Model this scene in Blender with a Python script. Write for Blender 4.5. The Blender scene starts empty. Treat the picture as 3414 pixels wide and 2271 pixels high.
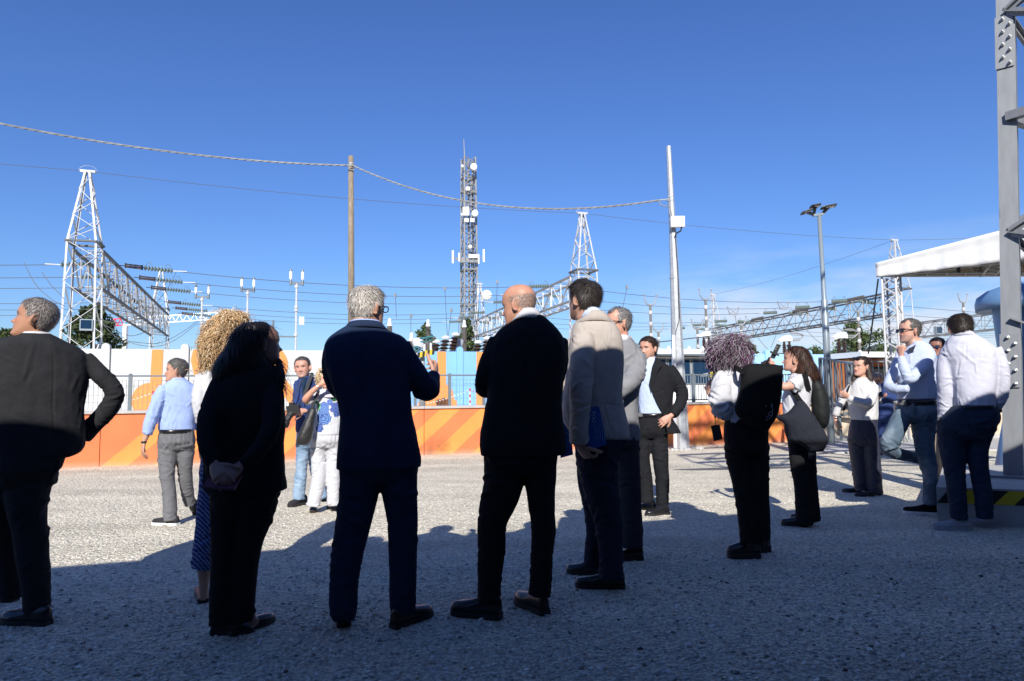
import bpy, math, random
import numpy as np
from mathutils import Vector, Matrix

rnd = random.Random(11)
NR = np.random.default_rng(11)
SC = bpy.context.scene
COL = SC.collection
R = math.radians

# ------------------------------------------------------------------ camera
SRC_W, SRC_H, FPX = 3414.0, 2271.0, 2276.0
CAM = Vector((0.0, 0.0, 1.23))
CAM_M = Matrix.Rotation(R(90 + 4.48), 3, 'X') @ Matrix.Rotation(R(-0.6), 3, 'Z')
cd = bpy.data.cameras.new('camera')
cd.sensor_width = 36.0
cd.lens = 36.0 * FPX / SRC_W
cd.clip_start, cd.clip_end = 0.05, 6000.0
cam = bpy.data.objects.new('camera', cd)
cam.matrix_world = Matrix.Translation(CAM) @ CAM_M.to_4x4()
COL.objects.link(cam)
SC.camera = cam

# ------------------------------------------------------------------ sky, sun, exposure
SUN_D = Vector((0.08, 1.512, -1.0)).normalized()
SUN_EL = math.asin(-SUN_D.z)
world = bpy.data.worlds.new('World')
SC.world = world
world.use_nodes = True
wn, wl = world.node_tree.nodes, world.node_tree.links
wn.clear()
sky = wn.new('ShaderNodeTexSky')
sky.sky_type = 'NISHITA'
sky.sun_disc = False
sky.sun_elevation = SUN_EL
sky.sun_rotation = math.atan2(-SUN_D.x, -SUN_D.y)
sky.altitude = 200
sky.air_density = 1.2
sky.dust_density = 0.5
sky.ozone_density = 10.0
# thin low clouds: white mixed in by noise, only near the horizon
geo = wn.new('ShaderNodeTexCoord')
sep = wn.new('ShaderNodeSeparateXYZ')
wl.new(geo.outputs['Generated'], sep.inputs[0])
mp = wn.new('ShaderNodeMapping')
mp.inputs['Scale'].default_value = (3.2, 3.2, 15.0)
mp.inputs['Location'].default_value = (1.3, 0.4, 0.2)
wl.new(geo.outputs['Generated'], mp.inputs[0])
nz = wn.new('ShaderNodeTexNoise')
nz.inputs['Scale'].default_value = 1.6
nz.inputs['Detail'].default_value = 7
nz.inputs['Roughness'].default_value = 0.55
wl.new(mp.outputs[0], nz.inputs['Vector'])
r1 = wn.new('ShaderNodeMapRange')
r1.inputs['From Min'].default_value = 0.38
r1.inputs['From Max'].default_value = 0.60
wl.new(nz.outputs['Fac'], r1.inputs['Value'])
r2 = wn.new('ShaderNodeMapRange')
r2.inputs['From Min'].default_value = 0.21
r2.inputs['From Max'].default_value = 0.08
wl.new(sep.outputs['Z'], r2.inputs['Value'])
r3 = wn.new('ShaderNodeMapRange')
r3.inputs['From Min'].default_value = 0.10
r3.inputs['From Max'].default_value = 0.32
wl.new(sep.outputs['X'], r3.inputs['Value'])
m1 = wn.new('ShaderNodeMath'); m1.operation = 'MULTIPLY'
wl.new(r1.outputs[0], m1.inputs[0]); wl.new(r2.outputs[0], m1.inputs[1])
m2 = wn.new('ShaderNodeMath'); m2.operation = 'MULTIPLY'
wl.new(m1.outputs[0], m2.inputs[0]); wl.new(r3.outputs[0], m2.inputs[1])
m3 = wn.new('ShaderNodeMath'); m3.operation = 'MULTIPLY'
m3.inputs[1].default_value = 0.85
wl.new(m2.outputs[0], m3.inputs[0])
mx = wn.new('ShaderNodeMix'); mx.data_type = 'RGBA'
wl.new(m3.outputs[0], mx.inputs['Factor'])
hsv = wn.new('ShaderNodeHueSaturation')
hsv.inputs['Saturation'].default_value = 1.05
hsv.inputs['Hue'].default_value = 0.512
hsv.inputs['Value'].default_value = 1.0
wl.new(sky.outputs[0], hsv.inputs['Color'])
wl.new(hsv.outputs[0], mx.inputs['A'])
mx.inputs['B'].default_value = (5.9, 6.1, 6.7, 1)
bg = wn.new('ShaderNodeBackground')
bg.inputs['Strength'].default_value = 0.111
wl.new(mx.outputs['Result'], bg.inputs['Color'])
wo = wn.new('ShaderNodeOutputWorld')
wl.new(bg.outputs[0], wo.inputs['Surface'])

sd = bpy.data.lights.new('sun', 'SUN')
sd.energy = 5.0
sd.angle = R(0.6)
sd.color = (1.0, 0.965, 0.91)
sun = bpy.data.objects.new('sun', sd)
sun.rotation_euler = SUN_D.to_track_quat('-Z', 'Y').to_euler()
sun.location = (0, -20, 30)
COL.objects.link(sun)
SC.view_settings.view_transform = 'Standard'
SC.view_settings.look = 'None'
SC.view_settings.gamma = 1.0
SC.view_settings.use_curve_mapping = False
SC.view_settings.exposure = 0.36

# ------------------------------------------------------------------ picking points in space
def ray(px, py):
    return CAM_M @ Vector(((px - SRC_W / 2) / FPX, -(py - SRC_H / 2) / FPX, -1.0))

def gp(px, py, z=0.0):
    d = ray(px, py)
    return CAM + d * ((z - CAM.z) / d.z)

def at(px, py, Y):
    d = ray(px, py)
    return CAM + d * (Y / d.y)

# ------------------------------------------------------------------ mesh building
class MB:
    def __init__(s):
        s.v, s.f = [], []
    def add(s, vs, fs):
        o = len(s.v)
        s.v.extend([tuple(p) for p in vs])
        s.f.extend([tuple(i + o for i in f) for f in fs])
        return s
    def box(s, c, size, ax=None, ay=None, az=None):
        c = Vector(c)
        ax = Vector(ax) if ax else Vector((1, 0, 0))
        ay = Vector(ay) if ay else Vector((0, 1, 0))
        az = Vector(az) if az else Vector((0, 0, 1))
        x, y, z = ax * size[0] / 2, ay * size[1] / 2, az * size[2] / 2
        vs = [c + x * i + y * j + z * k for i in (-1, 1) for j in (-1, 1) for k in (-1, 1)]
        return s.add(vs, [(0, 1, 3, 2), (4, 6, 7, 5), (0, 4, 5, 1), (2, 3, 7, 6), (0, 2, 6, 4), (1, 5, 7, 3)])
    def bar(s, p, q, w, h=None, up=(0, 0, 1)):
        p, q = Vector(p), Vector(q)
        d = q - p
        L = d.length
        if L < 1e-6:
            return s
        d.normalize()
        up = Vector(up)
        if abs(d.dot(up)) > 0.98:
            up = Vector((0, 1, 0.01))
        a = d.cross(up).normalized()
        b = a.cross(d).normalized()
        return s.box((p + q) / 2, (w, h or w, L), a, b, d)
    def tube(s, pts, r, n=6, cap=True):
        pts = [Vector(p) for p in pts]
        m = len(pts)
        if not hasattr(r, '__len__'):
            r = [r] * m
        rings, prev = [], None
        for i in range(m):
            t = (pts[min(i + 1, m - 1)] - pts[max(i - 1, 0)])
            t = t.normalized() if t.length > 1e-9 else Vector((0, 0, 1))
            if prev is None:
                a = t.cross(Vector((0, 0, 1)) if abs(t.z) < .9 else Vector((0, 1, 0))).normalized()
            else:
                a = (prev - t * prev.dot(t)).normalized()
            prev = a
            b = t.cross(a)
            rings.append([pts[i] + (a * math.cos(2 * math.pi * k / n) + b * math.sin(2 * math.pi * k / n)) * r[i] for k in range(n)])
        return s.loft(rings, cap)
    def loft(s, rings, cap=True, closed=True):
        n, m = len(rings[0]), len(rings)
        vs = [p for rg in rings for p in rg]
        fs = []
        for i in range(m - 1):
            for k in range(n if closed else n - 1):
                k2 = (k + 1) % n
                fs.append((i * n + k, i * n + k2, (i + 1) * n + k2, (i + 1) * n + k))
        if cap:
            c0 = sum((Vector(p) for p in rings[0]), Vector()) / n
            c1 = sum((Vector(p) for p in rings[-1]), Vector()) / n
            vs = vs + [c0, c1]
            a, b = m * n, m * n + 1
            for k in range(n):
                k2 = (k + 1) % n
                fs.append((a, k2, k))
                fs.append((b, (m - 1) * n + k, (m - 1) * n + k2))
        return s.add(vs, fs)
    def lathe(s, base, prof, n=12, axis=None):
        base = Vector(base)
        az = Vector(axis).normalized() if axis else Vector((0, 0, 1))
        ax = az.cross(Vector((0.3, 1, 0.2))).normalized()
        ay = az.cross(ax)
        return s.loft([[base + az * z + (ax * math.cos(2 * math.pi * k / n) + ay * math.sin(2 * math.pi * k / n)) * max(r, 1e-4)
                        for k in range(n)] for r, z in prof])
    def plate(s, poly, n, th):
        # a flat polygon with real thickness th, extruded along n
        n = Vector(n).normalized() * th
        k = len(poly)
        a = [Vector(p) for p in poly]
        return s.add(a + [p + n for p in a], [tuple(range(k)), tuple(range(2 * k - 1, k - 1, -1))] +
                     [(i, i + k, (i + 1) % k + k, (i + 1) % k) for i in range(k)])
    def blob(s, c, rx, ry, rz, ax=None, n=10, m=7):
        c = Vector(c)
        X, Y, Z = ax or (Vector((1, 0, 0)), Vector((0, 1, 0)), Vector((0, 0, 1)))
        rings = []
        for i in range(m):
            t = math.pi * (i + .5) / m
            rings.append([c + X * rx * math.sin(t) * math.cos(2 * math.pi * k / n) + Y * ry * math.sin(t) * math.sin(2 * math.pi * k / n)
                          + Z * rz * math.cos(t) for k in range(n)])
        return s.loft(rings)
    def mesh(s, name):
        me = bpy.data.meshes.new(name)
        me.from_pydata(s.v, [], s.f)
        return me

def link(o, parent=None):
    COL.objects.link(o)
    if parent is not None:
        o.parent = parent
        if parent.type == 'EMPTY':
            o.matrix_parent_inverse = Matrix.Translation(-parent.location)
    return o

def obj(name, mb, mat, parent=None, smooth=False, label=None, cat=None, group=None, kind=None, fix=True):
    me = mb.mesh(name) if isinstance(mb, MB) else mb
    me.name = name
    if fix and isinstance(mb, MB):
        import bmesh
        bm = bmesh.new(); bm.from_mesh(me)
        bmesh.ops.recalc_face_normals(bm, faces=bm.faces)
        bm.to_mesh(me); bm.free()
    if smooth:
        me.polygons.foreach_set('use_smooth', np.ones(len(me.polygons), dtype=bool))
    if mat is not None:
        me.materials.clear()
        for m_ in (mat if isinstance(mat, (list, tuple)) else [mat]):
            me.materials.append(m_)
    o = link(bpy.data.objects.new(name, me), parent)
    return tag(o, label, cat, group, kind)

def tag(o, label=None, cat=None, group=None, kind=None):
    if label: o['label'] = label
    if cat: o['category'] = cat
    if group: o['group'] = group
    if kind: o['kind'] = kind
    return o

def thing(name, loc, label, cat, group=None):
    o = bpy.data.objects.new(name, None)
    o.empty_display_size = 0.2
    o.location = Vector(loc)
    COL.objects.link(o)
    return tag(o, label, cat, group)

def npmesh(name, V, F):
    """V (n,3), F (m,k) arrays, all faces of k corners"""
    V = np.asarray(V, dtype=np.float32); F = np.asarray(F, dtype=np.int32)
    me = bpy.data.meshes.new(name)
    me.vertices.add(len(V)); me.vertices.foreach_set('co', V.ravel())
    m, k = F.shape
    me.loops.add(m * k); me.loops.foreach_set('vertex_index', F.ravel())
    me.polygons.add(m)
    me.polygons.foreach_set('loop_start', np.arange(0, m * k, k, dtype=np.int32))
    try:
        me.polygons.foreach_set('loop_total', np.full(m, k, dtype=np.int32))
    except Exception:
        pass
    me.polygons.foreach_set('use_smooth', np.zeros(m, dtype=bool))
    me.update(calc_edges=True)
    return me

def vcol(me, C, name='Col'):
    a = me.color_attributes.new(name, 'FLOAT_COLOR', 'POINT')
    C = np.asarray(C, dtype=np.float32)
    if C.shape[1] == 3:
        C = np.hstack([C, np.ones((len(C), 1), dtype=np.float32)])
    a.data.foreach_set('color', C.ravel())

def coords(me):
    V = np.empty(len(me.vertices) * 3, dtype=np.float32); me.vertices.foreach_get('co', V)
    return V.reshape(-1, 3)

def normals(me):
    V = np.empty(len(me.vertices) * 3, dtype=np.float32)
    me.vertices.foreach_get('normal', V)
    return V.reshape(-1, 3)

def hash3(i, j, k, s):
    h = (i * 374761393 + j * 668265263 + k * 2147483647 + s * 974711) & 0xFFFFFFFF
    h = ((h ^ (h >> 13)) * 1274126177) & 0xFFFFFFFF
    return ((h ^ (h >> 16)) & 0xFFFFFF) / float(0xFFFFFF) * 2 - 1

def noise3(P, seed=0):
    P = np.asarray(P, dtype=np.float64)
    I = np.floor(P).astype(np.int64)
    f = P - I
    u = f * f * (3 - 2 * f)
    out = 0
    for a in (0, 1):
        for b in (0, 1):
            for c in (0, 1):
                w = (u[:, 0] if a else 1 - u[:, 0]) * (u[:, 1] if b else 1 - u[:, 1]) * (u[:, 2] if c else 1 - u[:, 2])
                out = out + w * hash3(I[:, 0] + a, I[:, 1] + b, I[:, 2] + c, seed)
    return out

# remesh / smooth / decimate in a scratch scene
TMP = bpy.data.scenes.new('scratch')
def bake(me, mods):
    o = bpy.data.objects.new('tmp', me)
    TMP.collection.objects.link(o)
    for kind, kw in mods:
        m = o.modifiers.new(kind, kind)
        for a, b in kw.items():
            setattr(m, a, b)
    vl = TMP.view_layers[0]
    vl.update()
    dg = vl.depsgraph
    out = bpy.data.meshes.new_from_object(o.evaluated_get(dg), depsgraph=dg)
    TMP.collection.objects.unlink(o)
    bpy.data.objects.remove(o)
    bpy.data.meshes.remove(me)
    return out

def remesh(mb, voxel, smooth=3, ratio=None, fac=0.5):
    me = mb.mesh('tmp') if isinstance(mb, MB) else mb
    import bmesh
    bm = bmesh.new(); bm.from_mesh(me)
    bmesh.ops.recalc_face_normals(bm, faces=bm.faces)
    bm.to_mesh(me); bm.free()
    mods = [('REMESH', dict(mode='VOXEL', voxel_size=voxel, adaptivity=0.0))]
    if smooth:
        mods.append(('SMOOTH', dict(factor=fac, iterations=smooth)))
    if ratio:
        mods.append(('DECIMATE', dict(ratio=ratio)))
    return bake(me, mods)

# ------------------------------------------------------------------ materials
def mat(name, col, rough=0.6, metal=0.0, var=0.0, vscale=8.0, bump=0.0, bscale=40.0, bdist=0.01, attr=None, spec=0.5,
        col2=None, c2scale=3.0, c2pos=0.55, c2soft=0.1, alpha=None, trans=0.0, coat=0.0, sheen=0.0, stretch=None, rvar=0.0):
    m = bpy.data.materials.new(name)
    m.use_nodes = True
    nt = m.node_tree
    N, L = nt.nodes, nt.links
    b = N['Principled BSDF']
    b.inputs['Roughness'].default_value = rough
    b.inputs['Metallic'].default_value = metal
    b.inputs['Specular IOR Level'].default_value = spec
    if coat: b.inputs['Coat Weight'].default_value = coat
    if sheen: b.inputs['Sheen Weight'].default_value = sheen
    if trans: b.inputs['Transmission Weight'].default_value = trans
    if alpha is not None: b.inputs['Alpha'].default_value = alpha
    tc = N.new('ShaderNodeTexCoord')
    vec = tc.outputs['Object']
    if stretch:
        mpn = N.new('ShaderNodeMapping'); mpn.inputs['Scale'].default_value = stretch
        L.new(vec, mpn.inputs[0]); vec = mpn.outputs[0]
    cur = None
    if attr:
        a = N.new('ShaderNodeAttribute'); a.attribute_name = attr
        cur = a.outputs['Color']
    def rgb(c):
        n = N.new('ShaderNodeRGB'); n.outputs[0].default_value = (c[0], c[1], c[2], 1); return n.outputs[0]
    if cur is None:
        cur = rgb(col)
    if col2 is not None:
        n = N.new('ShaderNodeTexNoise'); n.inputs['Scale'].default_value = c2scale; n.inputs['Detail'].default_value = 6
        L.new(vec, n.inputs['Vector'])
        mr = N.new('ShaderNodeMapRange'); mr.inputs['From Min'].default_value = c2pos - c2soft; mr.inputs['From Max'].default_value = c2pos + c2soft
        L.new(n.outputs['Fac'], mr.inputs['Value'])
        x = N.new('ShaderNodeMix'); x.data_type = 'RGBA'
        L.new(mr.outputs[0], x.inputs['Factor']); L.new(cur, x.inputs['A']); L.new(rgb(col2), x.inputs['B'])
        cur = x.outputs['Result']
    if var:
        n = N.new('ShaderNodeTexNoise'); n.inputs['Scale'].default_value = vscale; n.inputs['Detail'].default_value = 5
        L.new(vec, n.inputs['Vector'])
        mr = N.new('ShaderNodeMapRange'); mr.inputs['From Min'].default_value = 0.3; mr.inputs['From Max'].default_value = 0.7
        mr.inputs['To Min'].default_value = 1 - var; mr.inputs['To Max'].default_value = 1 + var
        L.new(n.outputs['Fac'], mr.inputs['Value'])
        x = N.new('ShaderNodeMix'); x.data_type = 'RGBA'; x.blend_type = 'MULTIPLY'; x.inputs['Factor'].default_value = 1
        L.new(cur, x.inputs['A']); L.new(mr.outputs[0], x.inputs['B'])
        cur = x.outputs['Result']
        if rvar:
            rr = N.new('ShaderNodeMapRange'); rr.inputs['From Min'].default_value = 0.3; rr.inputs['From Max'].default_value = 0.7
            rr.inputs['To Min'].default_value = rough - rvar; rr.inputs['To Max'].default_value = rough + rvar
            L.new(n.outputs['Fac'], rr.inputs['Value']); L.new(rr.outputs[0], b.inputs['Roughness'])
    L.new(cur, b.inputs['Base Color'])
    if bump:
        n = N.new('ShaderNodeTexNoise'); n.inputs['Scale'].default_value = bscale; n.inputs['Detail'].default_value = 4
        L.new(vec, n.inputs['Vector'])
        bp = N.new('ShaderNodeBump'); bp.inputs['Strength'].default_value = bump; bp.inputs['Distance'].default_value = bdist
        L.new(n.outputs['Fac'], bp.inputs['Height']); L.new(bp.outputs[0], b.inputs['Normal'])
    return m

def math_node(nt, op, a, b=None, c=None):
    n = nt.nodes.new('ShaderNodeMath'); n.operation = op
    for i, x in enumerate((a, b, c)):
        if x is None: continue
        if isinstance(x, (int, float)): n.inputs[i].default_value = x
        else: nt.links.new(x, n.inputs[i])
    return n.outputs[0]
# ------------------------------------------------------------------ shared materials
M = {}
M['galv'] = mat('galvanised_steel', (0.42, 0.44, 0.46), 0.5, 0.4, var=0.10, vscale=9, col2=(0.48, 0.50, 0.515), c2scale=14, bump=0.1, bscale=30, bdist=0.004)
M['lattice'] = mat('pale_painted_steel', (0.52, 0.52, 0.52), 0.55, 0.1, var=0.14, vscale=2)
M['mast'] = mat('mast_steel', (0.19, 0.19, 0.185), 0.6, 0.0, var=0.15, vscale=1)
M['beam'] = mat('weathered_steel', (0.30, 0.30, 0.30), 0.6, 0.2, var=0.15, vscale=1.5)
M['dark'] = mat('black_plastic', (0.015, 0.015, 0.017), 0.45)
M['rail'] = mat('grey_powder_coat', (0.16, 0.19, 0.21), 0.45, 0.2, var=0.06)
M['wire'] = mat('conductor_aluminium', (0.16, 0.17, 0.19), 0.5, 0.4)
M['cable'] = mat('twisted_cable', (0.30, 0.30, 0.29), 0.6, 0.1, var=0.2, vscale=3)
M['beamdark'] = mat('dark_steel', (0.10, 0.10, 0.105), 0.6, 0.0, var=0.2, vscale=1.5)  # for beam chords and tower collars, darker than the bracing
M['leg'] = mat('dull_galvanised_leg', (0.25, 0.26, 0.27), 0.5, 0.25, var=0.10, vscale=3, stretch=(6, 6, 1.2), bump=0.08, bscale=30, bdist=0.003)
M['glass_disc'] = mat('toughened_glass', (0.15, 0.19, 0.17), 0.15, 0.0, var=0.1)
M['porcelain'] = mat('brown_porcelain', (0.045, 0.028, 0.024), 0.2, 0.0, var=0.15)
M['greyporc'] = mat('grey_porcelain', (0.17, 0.15, 0.13), 0.35, var=0.12)
M['tealdisc'] = mat('teal_glass', (0.05, 0.16, 0.15), 0.15)
M['white'] = mat('white_paint', (0.78, 0.78, 0.77), 0.45, var=0.04)
M['wood'] = mat('weathered_pole_wood', (0.21, 0.165, 0.11), 0.85, var=0.3, vscale=6, stretch=(14, 14, 0.7), col2=(0.33, 0.27, 0.19), c2scale=5, bump=0.5, bscale=20)
M['concrete'] = mat('concrete', (0.42, 0.41, 0.39), 0.9, var=0.12, vscale=5, bump=0.2, bscale=60, bdist=0.004)
M['beige'] = mat('beige_render', (0.55, 0.46, 0.34), 0.9, var=0.1, vscale=6, bump=0.2, bscale=50, bdist=0.004)
M['wwall'] = mat('white_wall_paint', (0.52, 0.53, 0.525), 0.75, var=0.04, vscale=1.5, bump=0.08, bscale=70, bdist=0.003)
M['bwall'] = mat('sky_blue_wall_paint', (0.20, 0.43, 0.80), 0.75, var=0.05, vscale=1.5, bump=0.08, bscale=70, bdist=0.003)
M['lbwall'] = mat('pale_blue_wall_paint', (0.33, 0.58, 0.84), 0.75, var=0.05, vscale=1.5, bump=0.08, bscale=70, bdist=0.003)
M['orange'] = mat('orange_wall_paint', (0.76, 0.275, 0.07), 0.75, var=0.04, vscale=1.5)
M['orange2'] = mat('rust_orange_cladding', (0.60, 0.17, 0.03), 0.7, var=0.06)
M['glassdark'] = mat('dark_window_glass', (0.012, 0.035, 0.075), 0.06, 0.0, spec=0.8)
M['roofwhite'] = mat('pvc_roof_membrane', (0.72, 0.72, 0.70), 0.55, var=0.05, vscale=3, bump=0.25, bscale=5, bdist=0.03)
M['underroof'] = mat('beige_bounce_underside', (0.55, 0.47, 0.36), 0.8, var=0.08)  # beige canopy cloth with the ground bounce put into its colour
M['yellow'] = mat('hazard_yellow', (0.62, 0.46, 0.02), 0.6, var=0.1)
M['hblack'] = mat('hazard_black', (0.012, 0.012, 0.012), 0.6)
M['tankblue'] = mat('pale_blue_tank_paint', (0.12, 0.24, 0.42), 0.4, var=0.05)
M['lampgrey'] = mat('lamp_post_grey', (0.26, 0.31, 0.34), 0.4, 0.3)
M['red'] = mat('red_marking', (0.62, 0.03, 0.05), 0.5)
M['bolt'] = mat('zinc_bolt', (0.50, 0.50, 0.48), 0.35, 0.7)
M['asphalt'] = mat('asphalt_patch', (0.10, 0.10, 0.10), 0.9, var=0.3, vscale=40)
M['shed'] = mat('shed_cladding', (0.045, 0.045, 0.05), 0.9)

# ------------------------------------------------------------------ ground
def gravel_material():
    m = bpy.data.materials.new('crushed_gravel'); m.use_nodes = True
    nt = m.node_tree; N, L = nt.nodes, nt.links
    b = N['Principled BSDF']; b.inputs['Roughness'].default_value = 0.95; b.inputs['Specular IOR Level'].default_value = 0.2
    tc = N.new('ShaderNodeTexCoord')
    def vor(scale, feature='F1'):
        v = N.new('ShaderNodeTexVoronoi'); v.inputs['Scale'].default_value = scale; v.feature = feature
        L.new(tc.outputs['Object'], v.inputs['Vector']); return v
    def noise(scale, detail=5, vec=None):
        n = N.new('ShaderNodeTexNoise'); n.inputs['Scale'].default_value = scale; n.inputs['Detail'].default_value = detail
        L.new(vec or tc.outputs['Object'], n.inputs['Vector']); return n
    v1, v2 = vor(62), vor(27)
    hs = N.new('ShaderNodeSeparateColor'); L.new(v1.outputs['Color'], hs.inputs[0])
    cr = N.new('ShaderNodeValToRGB')
    e = cr.color_ramp.elements
    e[0].position, e[0].color = 0.0, (0.480, 0.434, 0.339, 1)
    e[1].position, e[1].color = 1.0, (0.900, 0.856, 0.677, 1)
    for p, c in ((0.2, (0.589, 0.531, 0.415, 1)), (0.5, (0.743, 0.673, 0.525, 1)), (0.8, (0.830, 0.754, 0.592, 1))):
        x = e.new(p); x.color = c
    L.new(hs.outputs[0], cr.inputs[0])
    # colour darkens towards the gaps between the stones
    mr = N.new('ShaderNodeMapRange'); mr.inputs['From Min'].default_value = 0.75; mr.inputs['From Max'].default_value = 0.3
    mr.inputs['To Min'].default_value = 0.70; mr.inputs['To Max'].default_value = 1.0
    L.new(v1.outputs['Distance'], mr.inputs['Value'])
    x1 = N.new('ShaderNodeMix'); x1.data_type = 'RGBA'; x1.blend_type = 'MULTIPLY'; x1.inputs['Factor'].default_value = 1
    L.new(cr.outputs[0], x1.inputs['A']); L.new(mr.outputs[0], x1.inputs['B'])
    # wheel tracks and dusty drifts
    mp_ = N.new('ShaderNodeMapping'); mp_.inputs['Rotation'].default_value = (0, 0, R(16)); mp_.inputs['Scale'].default_value = (0.16, 1.5, 1)
    L.new(tc.outputs['Object'], mp_.inputs[0])
    n2 = noise(1.0, 4, mp_.outputs[0]); n3 = noise(1.3, 6)
    ad = math_node(nt, 'MULTIPLY_ADD', n2.outputs['Fac'], 0.6, math_node(nt, 'MULTIPLY', n3.outputs['Fac'], 0.4))
    mr2 = N.new('ShaderNodeMapRange'); mr2.inputs['From Min'].default_value = 0.34; mr2.inputs['From Max'].default_value = 0.66
    mr2.inputs['To Min'].default_value = 0.82; mr2.inputs['To Max'].default_value = 1.20
    L.new(ad, mr2.inputs['Value'])
    x2 = N.new('ShaderNodeMix'); x2.data_type = 'RGBA'; x2.blend_type = 'MULTIPLY'; x2.inputs['Factor'].default_value = 1
    L.new(x1.outputs['Result'], x2.inputs['A']); L.new(mr2.outputs[0], x2.inputs['B'])
    L.new(x2.outputs['Result'], b.inputs['Base Color'])
    h = math_node(nt, 'ADD', math_node(nt, 'MULTIPLY', v1.outputs['Distance'], -0.5), math_node(nt, 'MULTIPLY', v2.outputs['Distance'], -0.8))
    h = math_node(nt, 'ADD', h, math_node(nt, 'MULTIPLY', noise(3, 3).outputs['Fac'], 1.5))
    bp = N.new('ShaderNodeBump'); bp.inputs['Strength'].default_value = 0.9; bp.inputs['Distance'].default_value = 0.022
    L.new(h, bp.inputs['Height']); L.new(bp.outputs[0], b.inputs['Normal'])
    return m
M['gravel'] = gravel_material()
g = MB(); g.add([(-400, -60, 0), (400, -60, 0), (400, 900, 0), (-400, 900, 0)], [(0, 1, 2, 3)])
obj('gravel_ground', g, M['gravel'], kind='structure', fix=False)

# stones lying loose on the surface
def stones():
    t = (1 + 5 ** .5) / 2
    ico = np.array([(-1, t, 0), (1, t, 0), (-1, -t, 0), (1, -t, 0), (0, -1, t), (0, 1, t), (0, -1, -t), (0, 1, -t), (t, 0, -1), (t, 0, 1), (-t, 0, -1), (-t, 0, 1)], float)
    ico /= np.linalg.norm(ico[0])
    icof = np.array([(0, 11, 5), (0, 5, 1), (0, 1, 7), (0, 7, 10), (0, 10, 11), (1, 5, 9), (5, 11, 4), (11, 10, 2), (10, 7, 6), (7, 1, 8),
                     (3, 9, 4), (3, 4, 2), (3, 2, 6), (3, 6, 8), (3, 8, 9), (4, 9, 5), (2, 4, 11), (6, 2, 10), (8, 6, 7), (9, 8, 1)])
    oc = np.array([(1, 0, 0), (-1, 0, 0), (0, 1, 0), (0, -1, 0), (0, 0, 1), (0, 0, -1)], float)
    ocf = np.array([(0, 2, 4), (2, 1, 4), (1, 3, 4), (3, 0, 4), (2, 0, 5), (1, 2, 5), (3, 1, 5), (0, 3, 5)])
    def scatter(n, y0, y1, s0, s1, base, faces):
        k = len(base)
        u = NR.random(n)
        y = 1.0 / (1.0 / y0 + (1.0 / y1 - 1.0 / y0) * u)
        x = (NR.random(n) * 2 - 1) * (y * 0.80 + 0.5)
        s = s0 + (s1 - s0) * NR.random(n) ** 2.2
        P = base[None] * (0.7 + 0.6 * NR.random((n, k, 1)))
        P *= np.stack([s * (0.8 + .6 * NR.random(n)), s * (0.7 + .4 * NR.random(n)), s * (0.45 + .35 * NR.random(n))], 1)[:, None, :]
        a = NR.random(n) * 6.283
        c, d = np.cos(a)[:, None], np.sin(a)[:, None]
        X = P[:, :, 0] * c - P[:, :, 1] * d
        Y = P[:, :, 0] * d + P[:, :, 1] * c
        Z = P[:, :, 2] + (P[:, :, 0] * (NR.random((n, 1)) - .5)) * .6
        V = np.stack([X + x[:, None], Y + y[:, None], Z + (s * 0.12)[:, None]], 2).reshape(-1, 3)
        F = (faces[None] + (np.arange(n) * k)[:, None, None]).reshape(-1, 3)
        g = np.clip(0.56 + (0.17 if len(base) == 12 else 0.10) * NR.standard_normal(n), 0.10, .88)
        tint = NR.random((n, 1)) * np.array([[.06, .02, -.04]]) + np.array([[.05, .0, -.10]])
        Cc = np.repeat(np.clip(g[:, None] * (1 + tint), .05, .9), k, 0)
        return V, F, Cc
    parts = [scatter(13000, 2.5, 5.4, .005, .015, ico, icof), scatter(22000, 4.6, 9.0, .004, .011, oc, ocf)]
    o, Vs, Fs, Cs = 0, [], [], []
    for V, F, Cc in parts:
        Vs.append(V); Fs.append(F + o); Cs.append(Cc); o += len(V)
    V, F, Cc = np.vstack(Vs), np.vstack(Fs), np.vstack(Cs)
    me = npmesh('loose_stones', V, F)
    vcol(me, Cc)
    return me
M['stone'] = mat('stone_chips', (0.5, 0.5, 0.5), 0.9, attr='Col', spec=0.25)
obj('loose_gravel', stones(), M['stone'], kind='stuff', label='loose grey crushed stones lying over the gravel yard')

# ------------------------------------------------------------------ orange retaining wall with railing
def plane_pt(px, py, P0, n):
    d = ray(px, py)
    return CAM + d * ((P0 - CAM).dot(n) / d.dot(n))
OW0, OW1 = gp(217, 1560), gp(2462, 1480)
U1 = (OW1 - OW0).normalized()
N1 = Vector((U1.y, -U1.x, 0))
ZUP = Vector((0, 0, 1))
def owp(px, py, off=0.0):
    return plane_pt(px, py, OW0 + N1 * off, N1)
def ows(px, py=1450): return (owp(px, py) - OW0).dot(U1)
OW_H = owp(1448, 1362).z
def W1(s, off, z): return OW0 + U1 * s + N1 * off + ZUP * z

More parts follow.
